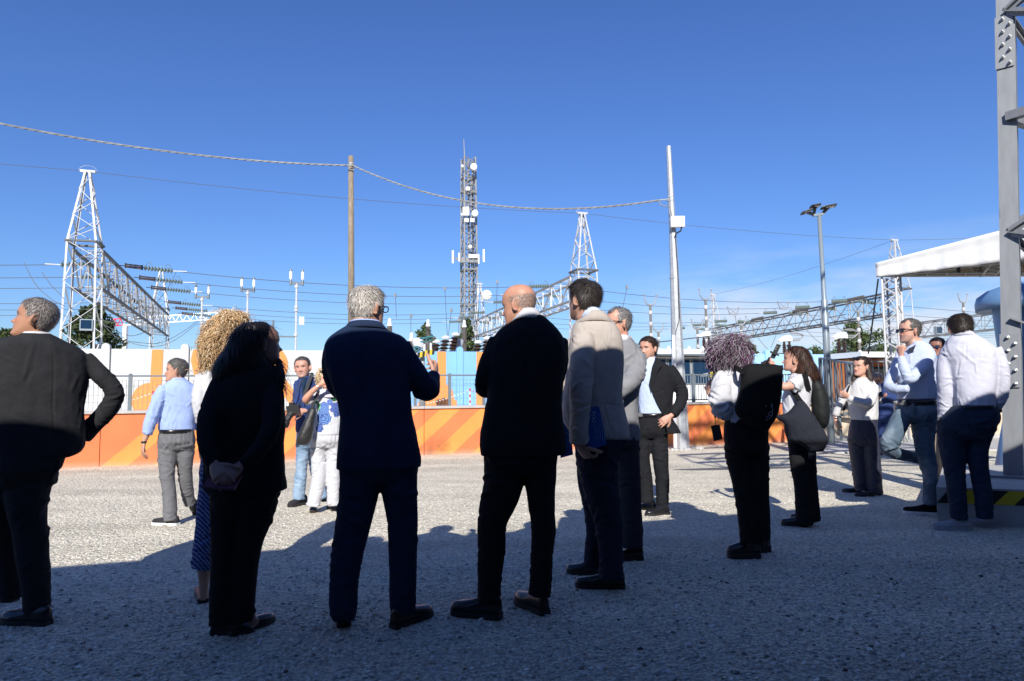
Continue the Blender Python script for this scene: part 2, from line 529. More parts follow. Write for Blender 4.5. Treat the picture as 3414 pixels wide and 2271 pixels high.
def stripes_material():
    m = bpy.data.materials.new('striped_orange_paint'); m.use_nodes = True
    nt = m.node_tree; N, L = nt.nodes, nt.links
    b = N['Principled BSDF']; b.inputs['Roughness'].default_value = 0.75
    tc = N.new('ShaderNodeTexCoord')
    def dot(v, off=0.0):
        n = N.new('ShaderNodeVectorMath'); n.operation = 'DOT_PRODUCT'
        L.new(tc.outputs['Object'], n.inputs[0]); n.inputs[1].default_value = v
        return math_node(nt, 'SUBTRACT', n.outputs['Value'], off)
    s = dot(tuple(U1), OW0.dot(U1))
    z = dot((0, 0, 1))
    diag = math_node(nt, 'SUBTRACT', s, math_node(nt, 'MULTIPLY', z, 1.12))
    ph = math_node(nt, 'FRACT', math_node(nt, 'DIVIDE', math_node(nt, 'SUBTRACT', diag, 0.57), 0.86))
    sq = math_node(nt, 'LESS_THAN', ph, 0.5)
    on = math_node(nt, 'GREATER_THAN', diag, 0.57)
    f = math_node(nt, 'MULTIPLY', sq, on)
    x = N.new('ShaderNodeMix'); x.data_type = 'RGBA'
    L.new(f, x.inputs['Factor'])
    x.inputs['A'].default_value = (0.66, 0.178, 0.062, 1)
    x.inputs['B'].default_value = (0.78, 0.275, 0.062, 1)
    n = N.new('ShaderNodeTexNoise'); n.inputs['Scale'].default_value = 2.2; n.inputs['Detail'].default_value = 7
    L.new(tc.outputs['Object'], n.inputs['Vector'])
    mr = N.new('ShaderNodeMapRange'); mr.inputs['From Min'].default_value = .3; mr.inputs['From Max'].default_value = .7
    mr.inputs['To Min'].default_value = .90; mr.inputs['To Max'].default_value = 1.06
    L.new(n.outputs['Fac'], mr.inputs['Value'])
    y = N.new('ShaderNodeMix'); y.data_type = 'RGBA'; y.blend_type = 'MULTIPLY'; y.inputs['Factor'].default_value = 1
    L.new(x.outputs['Result'], y.inputs['A']); L.new(mr.outputs[0], y.inputs['B'])
    # two scorched stains and a splash of dust along the foot
    cur = y.outputs['Result']
    for (px, py, r) in ((1436, 1490, .16), (1480, 1480, .12), (1434, 1512, .10), (1475, 1500, .12)):
        p = owp(px, py)
        vd = N.new('ShaderNodeVectorMath'); vd.operation = 'DISTANCE'
        L.new(tc.outputs['Object'], vd.inputs[0]); vd.inputs[1].default_value = tuple(p)
        mm = N.new('ShaderNodeMapRange'); mm.inputs['From Min'].default_value = r * 1.6; mm.inputs['From Max'].default_value = r * .3
        mm.inputs['To Max'].default_value = 0.45
        nn = N.new('ShaderNodeTexNoise'); nn.inputs['Scale'].default_value = 9
        L.new(tc.outputs['Object'], nn.inputs['Vector'])
        L.new(math_node(nt, 'MULTIPLY_ADD', nn.outputs['Fac'], 0.2, math_node(nt, 'SUBTRACT', vd.outputs['Value'], 0.1)), mm.inputs['Value'])
        k = N.new('ShaderNodeMix'); k.data_type = 'RGBA'
        L.new(mm.outputs[0], k.inputs['Factor']); L.new(cur, k.inputs['A']); k.inputs['B'].default_value = (0.22, 0.09, 0.035, 1)
        cur = k.outputs['Result']
    foot = N.new('ShaderNodeMapRange'); foot.inputs['From Min'].default_value = 0.10; foot.inputs['From Max'].default_value = 0.0
    foot.inputs['To Max'].default_value = 0.35
    L.new(math_node(nt, 'MULTIPLY_ADD', n.outputs['Fac'], 0.08, math_node(nt, 'SUBTRACT', z, 0.04)), foot.inputs['Value'])
    k = N.new('ShaderNodeMix'); k.data_type = 'RGBA'
    L.new(foot.outputs[0], k.inputs['Factor']); L.new(cur, k.inputs['A']); k.inputs['B'].default_value = (0.5, 0.42, 0.34, 1)
    L.new(k.outputs['Result'], b.inputs['Base Color'])
    bp = N.new('ShaderNodeBump'); bp.inputs['Strength'].default_value = .15; bp.inputs['Distance'].default_value = .004
    L.new(n.outputs['Fac'], bp.inputs['Height']); L.new(bp.outputs[0], b.inputs['Normal'])
    return m
M['stripes'] = stripes_material()
rw = thing('retaining_wall', W1(4, 0, 0), 'long low orange wall with slanting two-tone stripes behind the crowd', 'wall')
j0 = ows(1414)
cuts = [-9.0, j0 - 5.9, j0, j0 + 3.9, ows(2680)]
for a, b in zip(cuts[:-1], cuts[1:]):
    obj('wall_segment', MB().box(W1((a + b) / 2, -0.15, OW_H / 2 - .1), (b - a - 0.012, 0.30, OW_H + .2), U1, N1, ZUP), M['stripes'], rw)
    obj('coping', MB().box(W1((a + b) / 2, -0.14, OW_H + .025), (b - a - 0.008, 0.36, 0.05), U1, N1, ZUP), M['concrete'], rw)
RZ = owp(1503, 1251).z
def rail_post(parent, s, r=0.03):
    m = MB().box(W1(s, -0.12, (OW_H + .05 + RZ) / 2 + .01), (2 * r, .05, RZ - OW_H - .03), U1, N1, ZUP)
    m.lathe(W1(s, -0.12, RZ + .015), [(r * 1.15, 0), (r * 1.1, .015), (r * .5, .03)], 8)
    obj('post', m, M['rail'], parent)
mf = thing('mesh_fence', W1(3, -.12, OW_H), 'grey wire mesh fence along the top of the orange wall', 'fence')
pp = [-330, -40, 160, 427, 740, 1035, 1387, 1503, 1618, 1900, 2150]
ss = [ows(p, 1340) for p in pp]
for s in ss: rail_post(mf, s)
for a, b in zip(ss[:-1], ss[1:]):
    obj('top_rail', MB().bar(W1(a, -.12, RZ), W1(b, -.12, RZ), .034, .034), M['rail'], mf)
    m = MB()
    z0, z1 = OW_H + .07, RZ - .085
    n = max(2, int((b - a - .12) / .075))
    for i in range(n + 1):
        s = a + .06 + (b - a - .12) * i / n
        m.bar(W1(s, -.12, z0), W1(s, -.12, z1), .0055)
    for i in range(5):
        z = z0 + (z1 - z0) * i / 4
        m.bar(W1(a + .05, -.125, z), W1(b - .05, -.125, z), .0055)
    obj('wire_mesh', m, M['rail'], mf, kind='stuff')
bf = thing('bar_fence', W1(14, -.12, OW_H), 'dark upright bar railing on the orange wall before the white cabin', 'fence')
sb = [ows(p, 1340) for p in (2165, 2322, 2520, 2690)]
for s in sb: rail_post(bf, s, .035)
for a, b in zip(sb[:-1], sb[1:]):
    obj('top_rail', MB().bar(W1(a, -.12, RZ), W1(b, -.12, RZ), .04, .03), M['rail'], bf)
    obj('bottom_rail', MB().bar(W1(a, -.12, OW_H + .1), W1(b, -.12, OW_H + .1), .03, .03), M['rail'], bf)
    m = MB()
    n = int((b - a) / .068)
    for i in range(1, n):
        s = a + (b - a) * i / n
        m.bar(W1(s, -.12, OW_H + .1), W1(s, -.12, RZ), .014)
    obj('balusters', m, M['rail'], bf, kind='stuff')

# ------------------------------------------------------------------ raised yard and painted panel wall
UG = OW_H - 0.06
g = MB().add([tuple(W1(s, o, UG)) for s, o in ((-60, -.31), (17.2, -.31), (60, -8), (500, -900), (-500, -900))], [(0, 1, 2, 3, 4)])
obj('upper_ground', g, M['gravel'], kind='structure', fix=False)

PO = -3.6
def pwp(px, py, off=0.0): return plane_pt(px, py, OW0 + N1 * (PO + off), N1)
def pws(px): return (pwp(px, 1250) - OW0).dot(U1)
PW_H = pwp(1448, 1171).z
def panel_wall(px0, px1, seams, m_, label, nm='panel_wall'):
    t = thing(nm, W1((pws(px0) + pws(px1)) / 2, PO, UG), label, 'wall')
    sc = [pws(p) if p is not None else None for p in seams]
    for s in sc[1:-1] if len(sc) > 2 else []:
        m = MB().box(W1(s, PO - .03, (UG + PW_H) / 2 + .02), (.17, .16, PW_H - UG + .04), U1, N1, ZUP)
        m.plate([W1(s + .085 * math.cos(math.pi * k / 8), PO + .05, PW_H + .04 + .085 * math.sin(math.pi * k / 8)) for k in range(9)], -N1, .16)
        obj('post', m, m_, t)
    for a, b in zip(sc[:-1], sc[1:]):
        zs = [UG - .1, UG + .62, PW_H]
        for z0, z1 in zip(zs[:-1], zs[1:]):
            obj('panel', MB().box(W1((a + b) / 2, PO - .06, (z0 + z1) / 2), (b - a - .01, .10, z1 - z0 - .008), U1, N1, ZUP), m_, t)
    return t
d_ = pws(615) - pws(351)
def seam_px(k):
    # pixel column of the k-th post right of the first visible one
    s = pws(351) + d_ * k
    P = W1(s, PO, 1.7) - CAM
    q = CAM_M.transposed() @ P
    return SRC_W / 2 + FPX * q.x / -q.z
seq = [seam_px(k) for k in range(-3, 5)]
pwl = panel_wall(seq[0], seq[-1], seq, M['wwall'], 'white concrete panel wall with round-topped posts at the left')
seq2 = [seam_px(k) for k in (4.0, 5, 6, 7)] + [2150]
pwb = panel_wall(seq2[0], seq2[-1], seq2, M['bwall'], 'sky blue concrete panel wall with orange stripes at centre')
def paint(parent, poly, m_, nm='painted_shape', off=.004):
    P = [pwp(x, y, off) for x, y in poly]
    obj(nm, MB().plate(P, -N1, .006), m_, parent)
def circ(cx, cy, r, n=28, a0=0, a1=360):
    return [(cx + r * math.cos(R(a0 + (a1 - a0) * k / n)), cy + r * math.sin(R(a0 + (a1 - a0) * k / n))) for k in range(n)]
paint(pwl, [(507, 1166), (544, 1166), (539, 1282), (500, 1282)], M['orange'])
paint(pwl, circ(499, 1338, 61), M['orange'], off=.008)
paint(pwl, [(644, 1166), (636, 1202), (647, 1250), (657, 1282), (655, 1370), (730, 1370), (742, 1250), (730, 1166)], M['orange'])
paint(pwl, circ(893, 1216, 67), M['orange'], off=.008)
paint(pwl, [(925, 1262), (948, 1258), (1000, 1330), (1010, 1375), (985, 1375), (940, 1312)], M['orange'])
paint(pwb, [(1458, 1172), (1487, 1173), (1487, 1290), (1457, 1290)], M['orange'])
paint(pwb, [(1486, 1280), (1500, 1290), (1510, 1305), (1514, 1331), (1535, 1345), (1560, 1358), (1570, 1380), (1390, 1380), (1392, 1345), (1415, 1318), (1440, 1296), (1457, 1280)], M['orange'], off=.008)
paint(pwb, [(1589, 1173), (1619, 1174), (1619, 1380), (1587, 1380)], M['orange'])
# right stretch
seq3 = [2392, 2560, 2700, 2826]
pwr = panel_wall(2392, 2826, seq3, M['lbwall'], 'pale blue concrete panel wall behind the woman with the phone')
pwo = panel_wall(2826, 2872, [2828, 2872], M['orange'], 'narrow orange wall panel left of the dark cabin')
paint(pwr, [(2752, 1203), (2762, 1203), (2752, 1300), (2735, 1300)], M['bwall'])
paint(pwr, circ(2838, 1258, 30), M['bwall'], off=.055)

# red and white chain stanchions on the raised yard
for i, (px, lab) in enumerate(((1567, 'red and white chain post before the blue wall'), (511, 'red and white chain post before the orange disc'))):
    top = plane_pt(px, 1295 if i == 0 else 1304, OW0 + N1 * -1.6, N1)
    t = thing('chain_post', (top.x, top.y, UG), lab, 'post')
    h = top.z - UG
    for k in range(7):
        z0 = h * k / 7
        obj('band', MB().lathe((top.x, top.y, UG + z0), [(.022, 0), (.022, h / 7)], 8), M['red' if k % 2 == 0 else 'white'], t)
    for sx in ((-1, 1) if i == 0 else (-1,)):
        m = MB()
        for k in range(22):
            u = k / 21
            q = top + U1 * sx * 1.5 * u
            z = top.z - .03 - .34 * (1 - (1 - u) ** 2)
            m.blob((q.x, q.y, z), .028, .010, .010, n=5, m=3)
        obj('plastic_chain', m, M['red' if sx > 0 else 'white'], t)

# ------------------------------------------------------------------ cabins behind the wall
def cabin(px0, px1, ytop, off, h_px, m_wall, label, right_open=False):
    P0 = OW0 + N1 * off
    a, b = plane_pt(px0, 1250, P0, N1), plane_pt(px1, 1250, P0, N1)
    zt = plane_pt((px0 + px1) / 2, ytop, P0, N1).z
    sa, sb_ = (a - OW0).dot(U1), (b - OW0).dot(U1)
    t = thing('site_cabin', W1((sa + sb_) / 2, off - 1.3, UG), label, 'cabin')
    return t, sa, sb_, zt
t, sa, sb_, zt = cabin(2135, 2388, 1166, -3.0, 0, None, 'white site cabin with a band of dark windows under a flat roof')
mid = (sa + sb_) / 2
obj('roof', MB().box(W1(mid, -4.2, zt - .075), (sb_ - sa + .3, 2.9, .15), U1, N1, ZUP), M['white'], t)
obj('fascia', MB().box(W1(mid, -2.73, zt - .16), (sb_ - sa + .1, .04, .05), U1, N1, ZUP), M['rail'], t)
obj('wall', MB().box(W1(mid, -4.2, (UG + zt) / 2 - .1), (sb_ - sa, 2.4, zt - UG - .2), U1, N1, ZUP), M['white'], t)
k = 3
for i in range(k):
    a = sa + .05 + (sb_ - sa - .1) * i / k; b = sa + .05 + (sb_ - sa - .1) * (i + 1) / k
    w = obj('window', MB().box(W1((a + b) / 2, -2.985, zt - .62), (b - a - .03, .03, .72), U1, N1, ZUP), M['rail'], t)
    obj('pane', MB().box(W1((a + b) / 2, -2.965, zt - .62), (b - a - .12, .012, .64), U1, N1, ZUP), M['glassdark'], w)
for i, x in enumerate((.15, .35, .62, .8)):
    obj('roof_fixing', MB().lathe(W1(sa + (sb_ - sa) * x, -2.9, zt), [(.05, 0), (.05, .04), (.02, .09)], 8), M['white'], t)
t, sa, sb_, zt = cabin(2870, 3040, 1174, -2.2, 0, None, 'brown orange cabin with a dark opening behind the stage tower')
mid = (sa + sb_) / 2
obj('roof', MB().box(W1(mid, -3.6, zt - .08), (sb_ - sa + .1, 3.0, .16), U1, N1, ZUP), M['white'], t)
obj('wall', MB().box(W1(mid, -3.7, (UG + zt) / 2 - .1), (sb_ - sa, 2.2, zt - UG - .2), U1, N1, ZUP), M['orange2'], t)
obj('doorway', MB().box(W1(mid + .25, -2.585, UG + .55), (.9, .03, 1.0), U1, N1, ZUP), M['hblack'], t)

# ------------------------------------------------------------------ ramp, slab and railings at the right
slab = MB().plate([gp(2655, 1478), gp(2700, 1475) + Vector((0, 1.2, 0)), gp(3500, 1460), gp(3500, 1500), gp(2760, 1513)], (0, 0, 1), .03)
obj('concrete_path', slab, M['concrete'], kind='structure')
rampY = at(2800, 1440, 16.4).y
A_, B_ = gp(2690, 1470), gp(3420, 1462)
dR = (B_ - A_).normalized(); nR = Vector((dR.y, -dR.x, 0))
t = thing('ramp_wall', A_, 'beige rendered ramp wall between the railings and the path', 'wall')
m = MB()
L_ = (B_ - A_).length
m.add([A_ + nR * o + dR * x + ZUP * z for o in (0, -.6) for x, z in ((0, 0), (0, .85), (L_, .62), (L_, 0))], [(0, 1, 2, 3), (7, 6, 5, 4), (1, 5, 6, 2), (0, 4, 5, 1), (3, 2, 6, 7)])
obj('render', m, M['beige'], t)
obj('kerb', MB().box(A_ + dR * L_ / 2 + nR * .06 + ZUP * .06, (L_, .12, .12), dR, nR, ZUP), M['concrete'], t)
def railing(pts, h, label, off=0.0, every=.11):
    t = thing('railing', pts[0], label, 'railing')
    for p in pts:
        obj('post', MB().box(p + ZUP * h / 2, (.055, .055, h)), M['rail'], t)
    for a, b in zip(pts[:-1], pts[1:]):
        obj('top_rail', MB().bar(a + ZUP * h, b + ZUP * h, .05, .035), M['rail'], t)
        obj('bottom_rail', MB().bar(a + ZUP * .1, b + ZUP * .1, .03, .03), M['rail'], t)
        m = MB(); n = max(2, int((b - a).length / every))
        for i in range(1, n):
            q = a.lerp(b, i / n)
            m.bar(q + ZUP * .1, q + ZUP * h, .016)
        obj('balusters', m, M['rail'], t, kind='stuff')
    return t
def rp(px, py, Y): return at(px, py, Y)
railing([rp(2741, 1352, 14.2), rp(2768, 1362, 13.6), rp(2836, 1385, 12.9), rp(2905, 1400, 12.4)], .98, 'grey bar railing sloping down beside the lamp post')
railing([rp(2790, 1345, 16.2), rp(2845, 1345, 16.2), rp(2990, 1345, 16.0), rp(3150, 1345, 16.0), rp(3330, 1345, 16.0)], .98, 'grey level bar railing in front of the brown cabin')
ap = gp(2805, 1470)
obj('handrail_post', MB().bar(ap, ap + Vector((-.03, 0, .95)), .06, .06).bar(ap + Vector((0, 0, .62)), ap + Vector((.55, -.3, .78)), .05, .05), M['rail'],
    label='short grey handrail post standing on the path edge', cat='post')

# dark patch in the gravel
c = gp(2480, 1562)
pc = [c + Vector((1.15 * math.cos(a) * (1 + .06 * math.sin(5 * a)), .16 * math.sin(a) + .12 * math.cos(a), .004)) for a in [2 * math.pi * k / 24 for k in range(24)]]
obj('drain_patch', MB().add(pc, [tuple(range(24))]), M['asphalt'], kind='structure')

# ------------------------------------------------------------------ added shed behind the camera, unseen, blocking sky light to deepen the shade
ZR = 3.0
Ye = 1.50
t = thing('added_shed', (0, Ye - 6, 0), 'added unseen open-fronted shed behind the viewer deepening the foreground shade', 'building')
dS = Vector((1, .335, 0)).normalized(); nS = Vector((-dS.y, dS.x, 0))
def SP(s, o, z): return Vector((0, Ye, 0)) + dS * s + nS * o + ZUP * z
obj('roof', MB().box(SP(2, -5.0, ZR + .1), (64, 10, .2), dS, nS, ZUP), M['shed'], t)
obj('back_wall', MB().box(SP(2, -9.9, ZR / 2), (64, .2, ZR + .2), dS, nS, ZUP), M['shed'], t)
for s in (-30.1, 34.1):
    obj('side_wall', MB().box(SP(s, -4.95, ZR / 2), (.2, 9.7, ZR), dS, nS, ZUP), M['shed'], t)
# the tall hall behind it: its straight parapet draws the edge of the shade on the gravel
CS = 1.512 - .335 * .08
YH = -9.0
ZH_ = (6.19 - YH) / CS
t = thing('tall_hall', (0, YH - 8, 0), 'tall flat-roofed hall behind the viewer casting the long shade', 'building')
def HP(s, o, z): return Vector((0, YH, 0)) + dS * s + nS * o + ZUP * z
obj('wall', MB().box(HP(2, -8, ZH_ / 2), (90, 16, ZH_), dS, nS, ZUP), M['shed'], t)
# ------------------------------------------------------------------ gantries
UU = Vector((.947, .32, 0)); VV = Vector((-.32, .947, 0))
GZ = UG
def lerp(a, b, t): return a + (b - a) * t
def gantry(base, ztip, label, s0=1.35, s1=1.10, zb=None, mt='lattice', bw=.075):
    t = thing('gantry_tower', base, label, 'pylon', 'lattice gantry towers of the substation')
    zb = zb if zb is not None else 7.5
    base = Vector(base)
    cs = [(-1, -1), (1, -1), (1, 1), (-1, 1)]
    def P(i, z):
        if z <= zb:
            s = lerp(s0, s1, (z - GZ) / (zb - GZ))
        else:
            s = lerp(s1, .22, (z - zb) / (ztip - zb))
        return base + UU * cs[i][0] * s / 2 + VV * cs[i][1] * s / 2 + ZUP * z
    base.z = 0
    for i in range(4):
        m = MB()
        for z0, z1 in ((GZ, zb), (zb, ztip)):
            p, q = P(i, z0), P(i, z1)
            # an angle section: two flanges
            a = UU * -cs[i][0]; b = VV * -cs[i][1]
            for d, e in ((a, b), (b, a)):
                m.loft([[r_ + d * bw, r_ + d * bw + e * .012, r_ + e * .012 * 0, r_] for r_ in (p, q)])
        obj('leg', m, M[mt], t)
    m = MB()
    lv = [GZ]
    z = GZ
    while z < zb - .6:
        z += 1.02; lv.append(min(z, zb))
    lv[-1] = zb
    n = 5
    for k in range(1, n + 1):
        lv.append(lerp(zb, ztip - .25, 1 - (1 - k / n) ** 1.0))
    for k, (z0, z1) in enumerate(zip(lv[:-1], lv[1:])):
        for i in range(4):
            j = (i + 1) % 4
            if (k + i) % 2: m.bar(P(i, z0), P(j, z1), .055, .02)
            else: m.bar(P(j, z0), P(i, z1), .055, .02)
    obj('bracing', m, M[mt], t)
    m = MB()
    for zz, ex_ in ((zb, .10),):
        for i in range(4):
            j = (i + 1) % 4
            m.bar(P(i, zz), P(j, zz), .14, .07)
    obj('collar', m, M['beamdark'], t)
    m = MB(); m.bar(base + UU * -.28 + ZUP * ztip, base + UU * .28 + ZUP * ztip, .12, .10)
    m.tube([base + UU * .34 * math.cos(a) + ZUP * (ztip + .25 * math.sin(a)) for a in [math.pi * k / 8 for k in range(9)]], .006, 4)
    obj('peak', m, M[mt], t)
    return t, P
def beam(p, q, z0, z1, w, label, mt='beam', step=1.2, planks=False, mc=None):
    d = (q - p); L = d.length; d.normalize(); n = Vector((d.y, -d.x, 0))
    t = thing('gantry_beam', (p.x, p.y, z0), label, 'beam', 'lattice beams between the gantry towers')
    def C(i, x):
        return p + d * x + n * (w / 2 if i in (1, 2) else -w / 2) + ZUP * (z0 if i < 2 else z1)
    for i in range(4):
        obj('chord', MB().bar(C(i, 0), C(i, L), .12, .10), M[mc or mt], t)
    m = MB(); k = int(L / step); st = L / k
    for j in range(k):
        a, b = j * st, (j + 1) * st
        for i0, i1 in ((0, 3), (1, 2)):
            m.bar(C(i0, a), C(i1, a), .05, .03)
            if j % 2: m.bar(C(i0, a), C(i1, b), .06, .03)
            else: m.bar(C(i1, a), C(i0, b), .06, .03)
        for i0, i1 in ((0, 1), (3, 2)):
            m.bar(C(i0, a), C(i1, a), .05, .03)
            if j % 2: m.bar(C(i0, a), C(i1, b), .05, .03)
            else: m.bar(C(i1, a), C(i0, b), .05, .03)
    obj('bracing', m, M[mt], t)
    if planks:
        for j in range(2, k - 1, 4):
            obj('plank', MB().box(C(2, j * st + 1.0) + ZUP * .22 + n * .08, (2.0, .05, .32), d, n, ZUP), M['wood'], t)
    return t
def atz(px, py, Y):
    return at(px, py, Y)
T = {}
T[1] = at(257, 1500, 28.0); T[1].z = 0
T[3] = at(1956, 1500, 35.5); T[3].z = 0
T[5] = at(3020, 1500, 42.3); T[5].z = 0
def tip(px, py, Y): return at(px, py, Y).z
Z1, Z3, Z5 = tip(257, 572, 28), tip(1956, 711, 35.5), tip(3022, 800, 42.3)
zb1 = tip(257, 812, 28); zb3 = tip(1960, 905, 35.5); zb5 = tip(3030, 965, 42.3)
T2 = at(520, 1500, 51); T2.z = 0
T4 = at(1602, 1500, 58.0); T4.z = 0
T6 = at(2395, 1500, 66.0); T6.z = 0
_, P1f = gantry(T[1], Z1, 'tall white lattice gantry tower at the left, nearest of all', zb=zb1)
_, P3f = gantry(T[3], Z3, 'white lattice gantry tower behind the man in the beige jacket', zb=zb3)
_, P5f = gantry(T[5], Z5, 'lattice gantry tower rising behind the stage roof corner', zb=zb5)
gantry(T2, tip(522, 900, 51), 'smaller white lattice gantry tower at the far end of the left beam', zb=tip(522, 1030, 51))
gantry(T4, tip(1606, 946, 58), 'white lattice tower with a dish, just right of the telecom mast', zb=tip(1606, 1120, 58))
gantry(T6, tip(2396, 982, 66), 'distant lattice gantry tower right of the galvanised pole', zb=tip(2396, 1110, 66))
beam(T[1] + VV * .5, T2, zb1 - 1.8, zb1 - .2, 1.1, 'dark lattice beam running back from the left gantry tower', mc='beamdark', step=1.5)
beam(T[3] + VV * .5, T4, zb3 - 1.5, zb3 - .2, 1.0, 'pale lattice beam running back from the middle gantry tower', mt='lattice', mc='beam', step=1.5)
beam(T[5] + VV * .5, T6, zb5 - 1.5, zb5 - .2, 1.0, 'long lattice beam with wooden planks at the right', planks=True, mc='beamdark', step=1.5)
qa, qb = at(3060, 1100, 62), at(3500, 1052, 50)
beam(Vector((qa.x, qa.y, 0)), Vector((qb.x, qb.y, 0)), qa.z - .7, qa.z + .6, 1.0, 'lattice beam crossing behind the man in the white shirt', planks=False)
# floodlights on the towers
for p, lab in ((P1f(1, 4.2) + UU * -.3, 'grey floodlight fixed to the left gantry tower'), (at(3128, 1102, 40), 'grey floodlight right of the man in sunglasses')):
    t = thing('floodlight', p, lab, 'floodlight')
    obj('housing', MB().box(p, (.46, .16, .46), UU, VV, ZUP), M['lampgrey'], t)
    obj('lens', MB().box(p - VV * .09 + ZUP * .02, (.38, .02, .34), UU, VV, ZUP), M['glassdark'], t)
obj('dish_antenna', MB().lathe(at(1622, 985, 57) , [(.05, .25), (.42, .22), (.45, 0), (.40, -.02), (.05, -.06)], 16, (0.2, -1, 0.05)), M['white'], label='white drum antenna on the lattice tower beside the mast', cat='antenna', smooth=True)

# insulator strings and conductors
def insulator(p, q, nd, r, label, grp, m_='glass_disc', arc=True):
    d = (q - p); L = d.length; d.normalize()
    m = MB()
    for k in range(nd):
        c = p + d * L * (k + .5) / nd
        m.lathe(c, [(.03, -.07), (r, -.015), (r, .015), (.035, .06)], 9, d)
    m.tube([p, q], .025, 5)
    if arc:
        for e, sg in ((p, 1), (q, -1)):
            m.tube([e + d * sg * (.05 + .28 * u) + ZUP * (.32 * math.sin(u * 2.6)) for u in (0, .2, .4, .7, 1)], .014, 4)
    return obj('insulator_string', m, M[m_], smooth=False, label=label, cat='insulator', group=grp)
def wire(pts, r, label, grp=None, m_='wire', nm='power_line', n=4):
    return obj(nm, MB().tube(pts, r, n), M[m_], label=label, cat='cable', group=grp)
def sagline(p, q, sag, n=20):
    return [p.lerp(q, k / n) - ZUP * sag * 4 * (k / n) * (1 - k / n) for k in range(n + 1)]
offs = [3.0, 6.4, 9.8, 16.0, 19.2, 22.4]
ORD = ['nearest', 'second nearest', 'third nearest', 'fourth nearest', 'fifth nearest', 'farthest']
ends = {}
for ti, zb, lab in ((1, zb1, 'left'), (3, zb3, 'middle'), (5, zb5, 'right')):
    for k, o in enumerate(offs):
        for sgn, side in ((-1, 'left'), (1, 'right')):
            b = T[ti] + VV * (o + .5) + UU * sgn * .55 + ZUP * (zb - .25)
            p = b
            if ti == 1 and sgn == 1:
                p2 = b + UU * 1.05 - ZUP * .07
                m = MB(); a = b + UU * .28; c = b + UU * .98 - ZUP * .06
                for dz in (-.06, .06): m.bar(a + ZUP * dz, c + ZUP * dz, .09, .07)
                m.tube([b, p2], .02, 4)
                for e in (a, c): m.bar(e - ZUP * .12, e + ZUP * .12, .05)
                obj('tension_link', m, M['porcelain'], label=f'{ORD[k]} dark twin tension bars on the right side of the left beam', cat='insulator', group='twin tension bars of the left gantry')
                p = p2
            q = p + UU * sgn * 1.25 - ZUP * .09
            insulator(p, q, 9, .125, f'{ORD[k]} glass disc insulator string on the {side} side of the {lab} beam', f'insulator strings {side} of the {lab} gantry beam')
            ends[ti, k, sgn] = q
            s_ = q + UU * sgn * .6
            obj('line_clamp', MB().bar(q, s_, .04, .04), M['lattice'], label=f'{ORD[k]} bright conductor clamp beyond the {side} strings of the {lab} beam', cat='clamp', group=f'conductor clamps {side} of the {lab} beam')
for k in range(6):
    wire(sagline(ends[1, k, -1], ends[1, k, -1] - UU * 26 + ZUP * .2, .5), .016, f'{ORD[k]} thin conductor leaving the left gantry to the left', 'conductors left of the left gantry')
    wire(sagline(ends[1, k, 1], ends[3, k, -1], .35), .016, f'{ORD[k]} thin conductor between the left and middle gantries', 'conductors between the left and middle gantries')
    wire(sagline(ends[3, k, 1], ends[5, k, -1], .35), .016, f'{ORD[k]} thin conductor between the middle and right gantries', 'conductors between the middle and right gantries')
    wire(sagline(ends[5, k, 1], ends[5, k, 1] + UU * 40, .5), .016, f'{ORD[k]} thin conductor leaving the right gantry to the right', 'conductors right of the right gantry')
tp = {i: T[i] + ZUP * z for i, z in ((1, Z1), (3, Z3), (5, Z5))}
wire(sagline(tp[1] - UU * 40 + ZUP * .9, tp[1], .2), .011, 'thin shield wire left of the left tower peak')
wire(sagline(tp[1], tp[3], .25), .011, 'thin shield wire between the left and middle tower peaks')
wire(sagline(tp[3], tp[5], .2), .011, 'thin shield wire between the middle and right tower peaks')
wire(sagline(tp[5], T6 + ZUP * tip(2396, 982, 66), .3), .011, 'thin shield wire dropping left from the right tower peak')
wire(sagline(tp[5], at(3600, 760, 44), .2), .011, 'thin shield wire leaving right behind the stage roof')
wire(sagline(at(-60, 1188, 26), at(3600, 1160, 32), .3), .014, 'low black line just above the white wall', m_='wire')
wire(sagline(at(100, 1178, 24), at(1180, 1167, 24), .1), .012, 'second low black line just above the white wall')
wire(sagline(at(2080, 1152, 22), at(2820, 1048, 26), .1), .018, 'dark cable climbing behind the galvanised pole')

# jumpers hanging under the beams
for (a, b, c), lab in (((( 840, 880), (1050, 1080), 0), 0),) if False else ():
    pass
def jumper(pts, Y, r, label, grp=None):
    P = [at(x, y, Y) for x, y in pts]
    out = []
    for i in range(len(P) - 1):
        p0, p1, p2, p3 = P[max(i - 1, 0)], P[i], P[i + 1], P[min(i + 2, len(P) - 1)]
        for k in range(5):
            t = k / 5
            out.append(.5 * ((2 * p1) + (p2 - p0) * t + (2 * p0 - 5 * p1 + 4 * p2 - p3) * t * t + (3 * p1 - p0 - 3 * p2 + p3) * t ** 3))
    out.append(P[-1])
    return wire(out, r, label, grp, nm='jumper_cable')
JL = ['slack black jumper cable looping low behind the legs of the left tower', 'longest slack black jumper cable sweeping below the far end of the left beam',
      'slack black jumper cable running just inside the longest loop by the far left tower', 'shallow black jumper cable sagging under the middle of the left beam',
      'black jumper cable dropping from the right strings toward the far left tower', 'longer grey jumper cable hanging at the left of the left tower',
      'short grey jumper cable hanging close against the left tower']
JR = ['grey jumper cable hanging above the raised phone gimbal', 'long grey jumper cable swinging down toward the white hood by the lamp post', 'grey jumper cable crossing right behind the lamp post',
      'grey jumper cable nearest the stage roof', 'short grey jumper cable above the pale shrub by the phone']
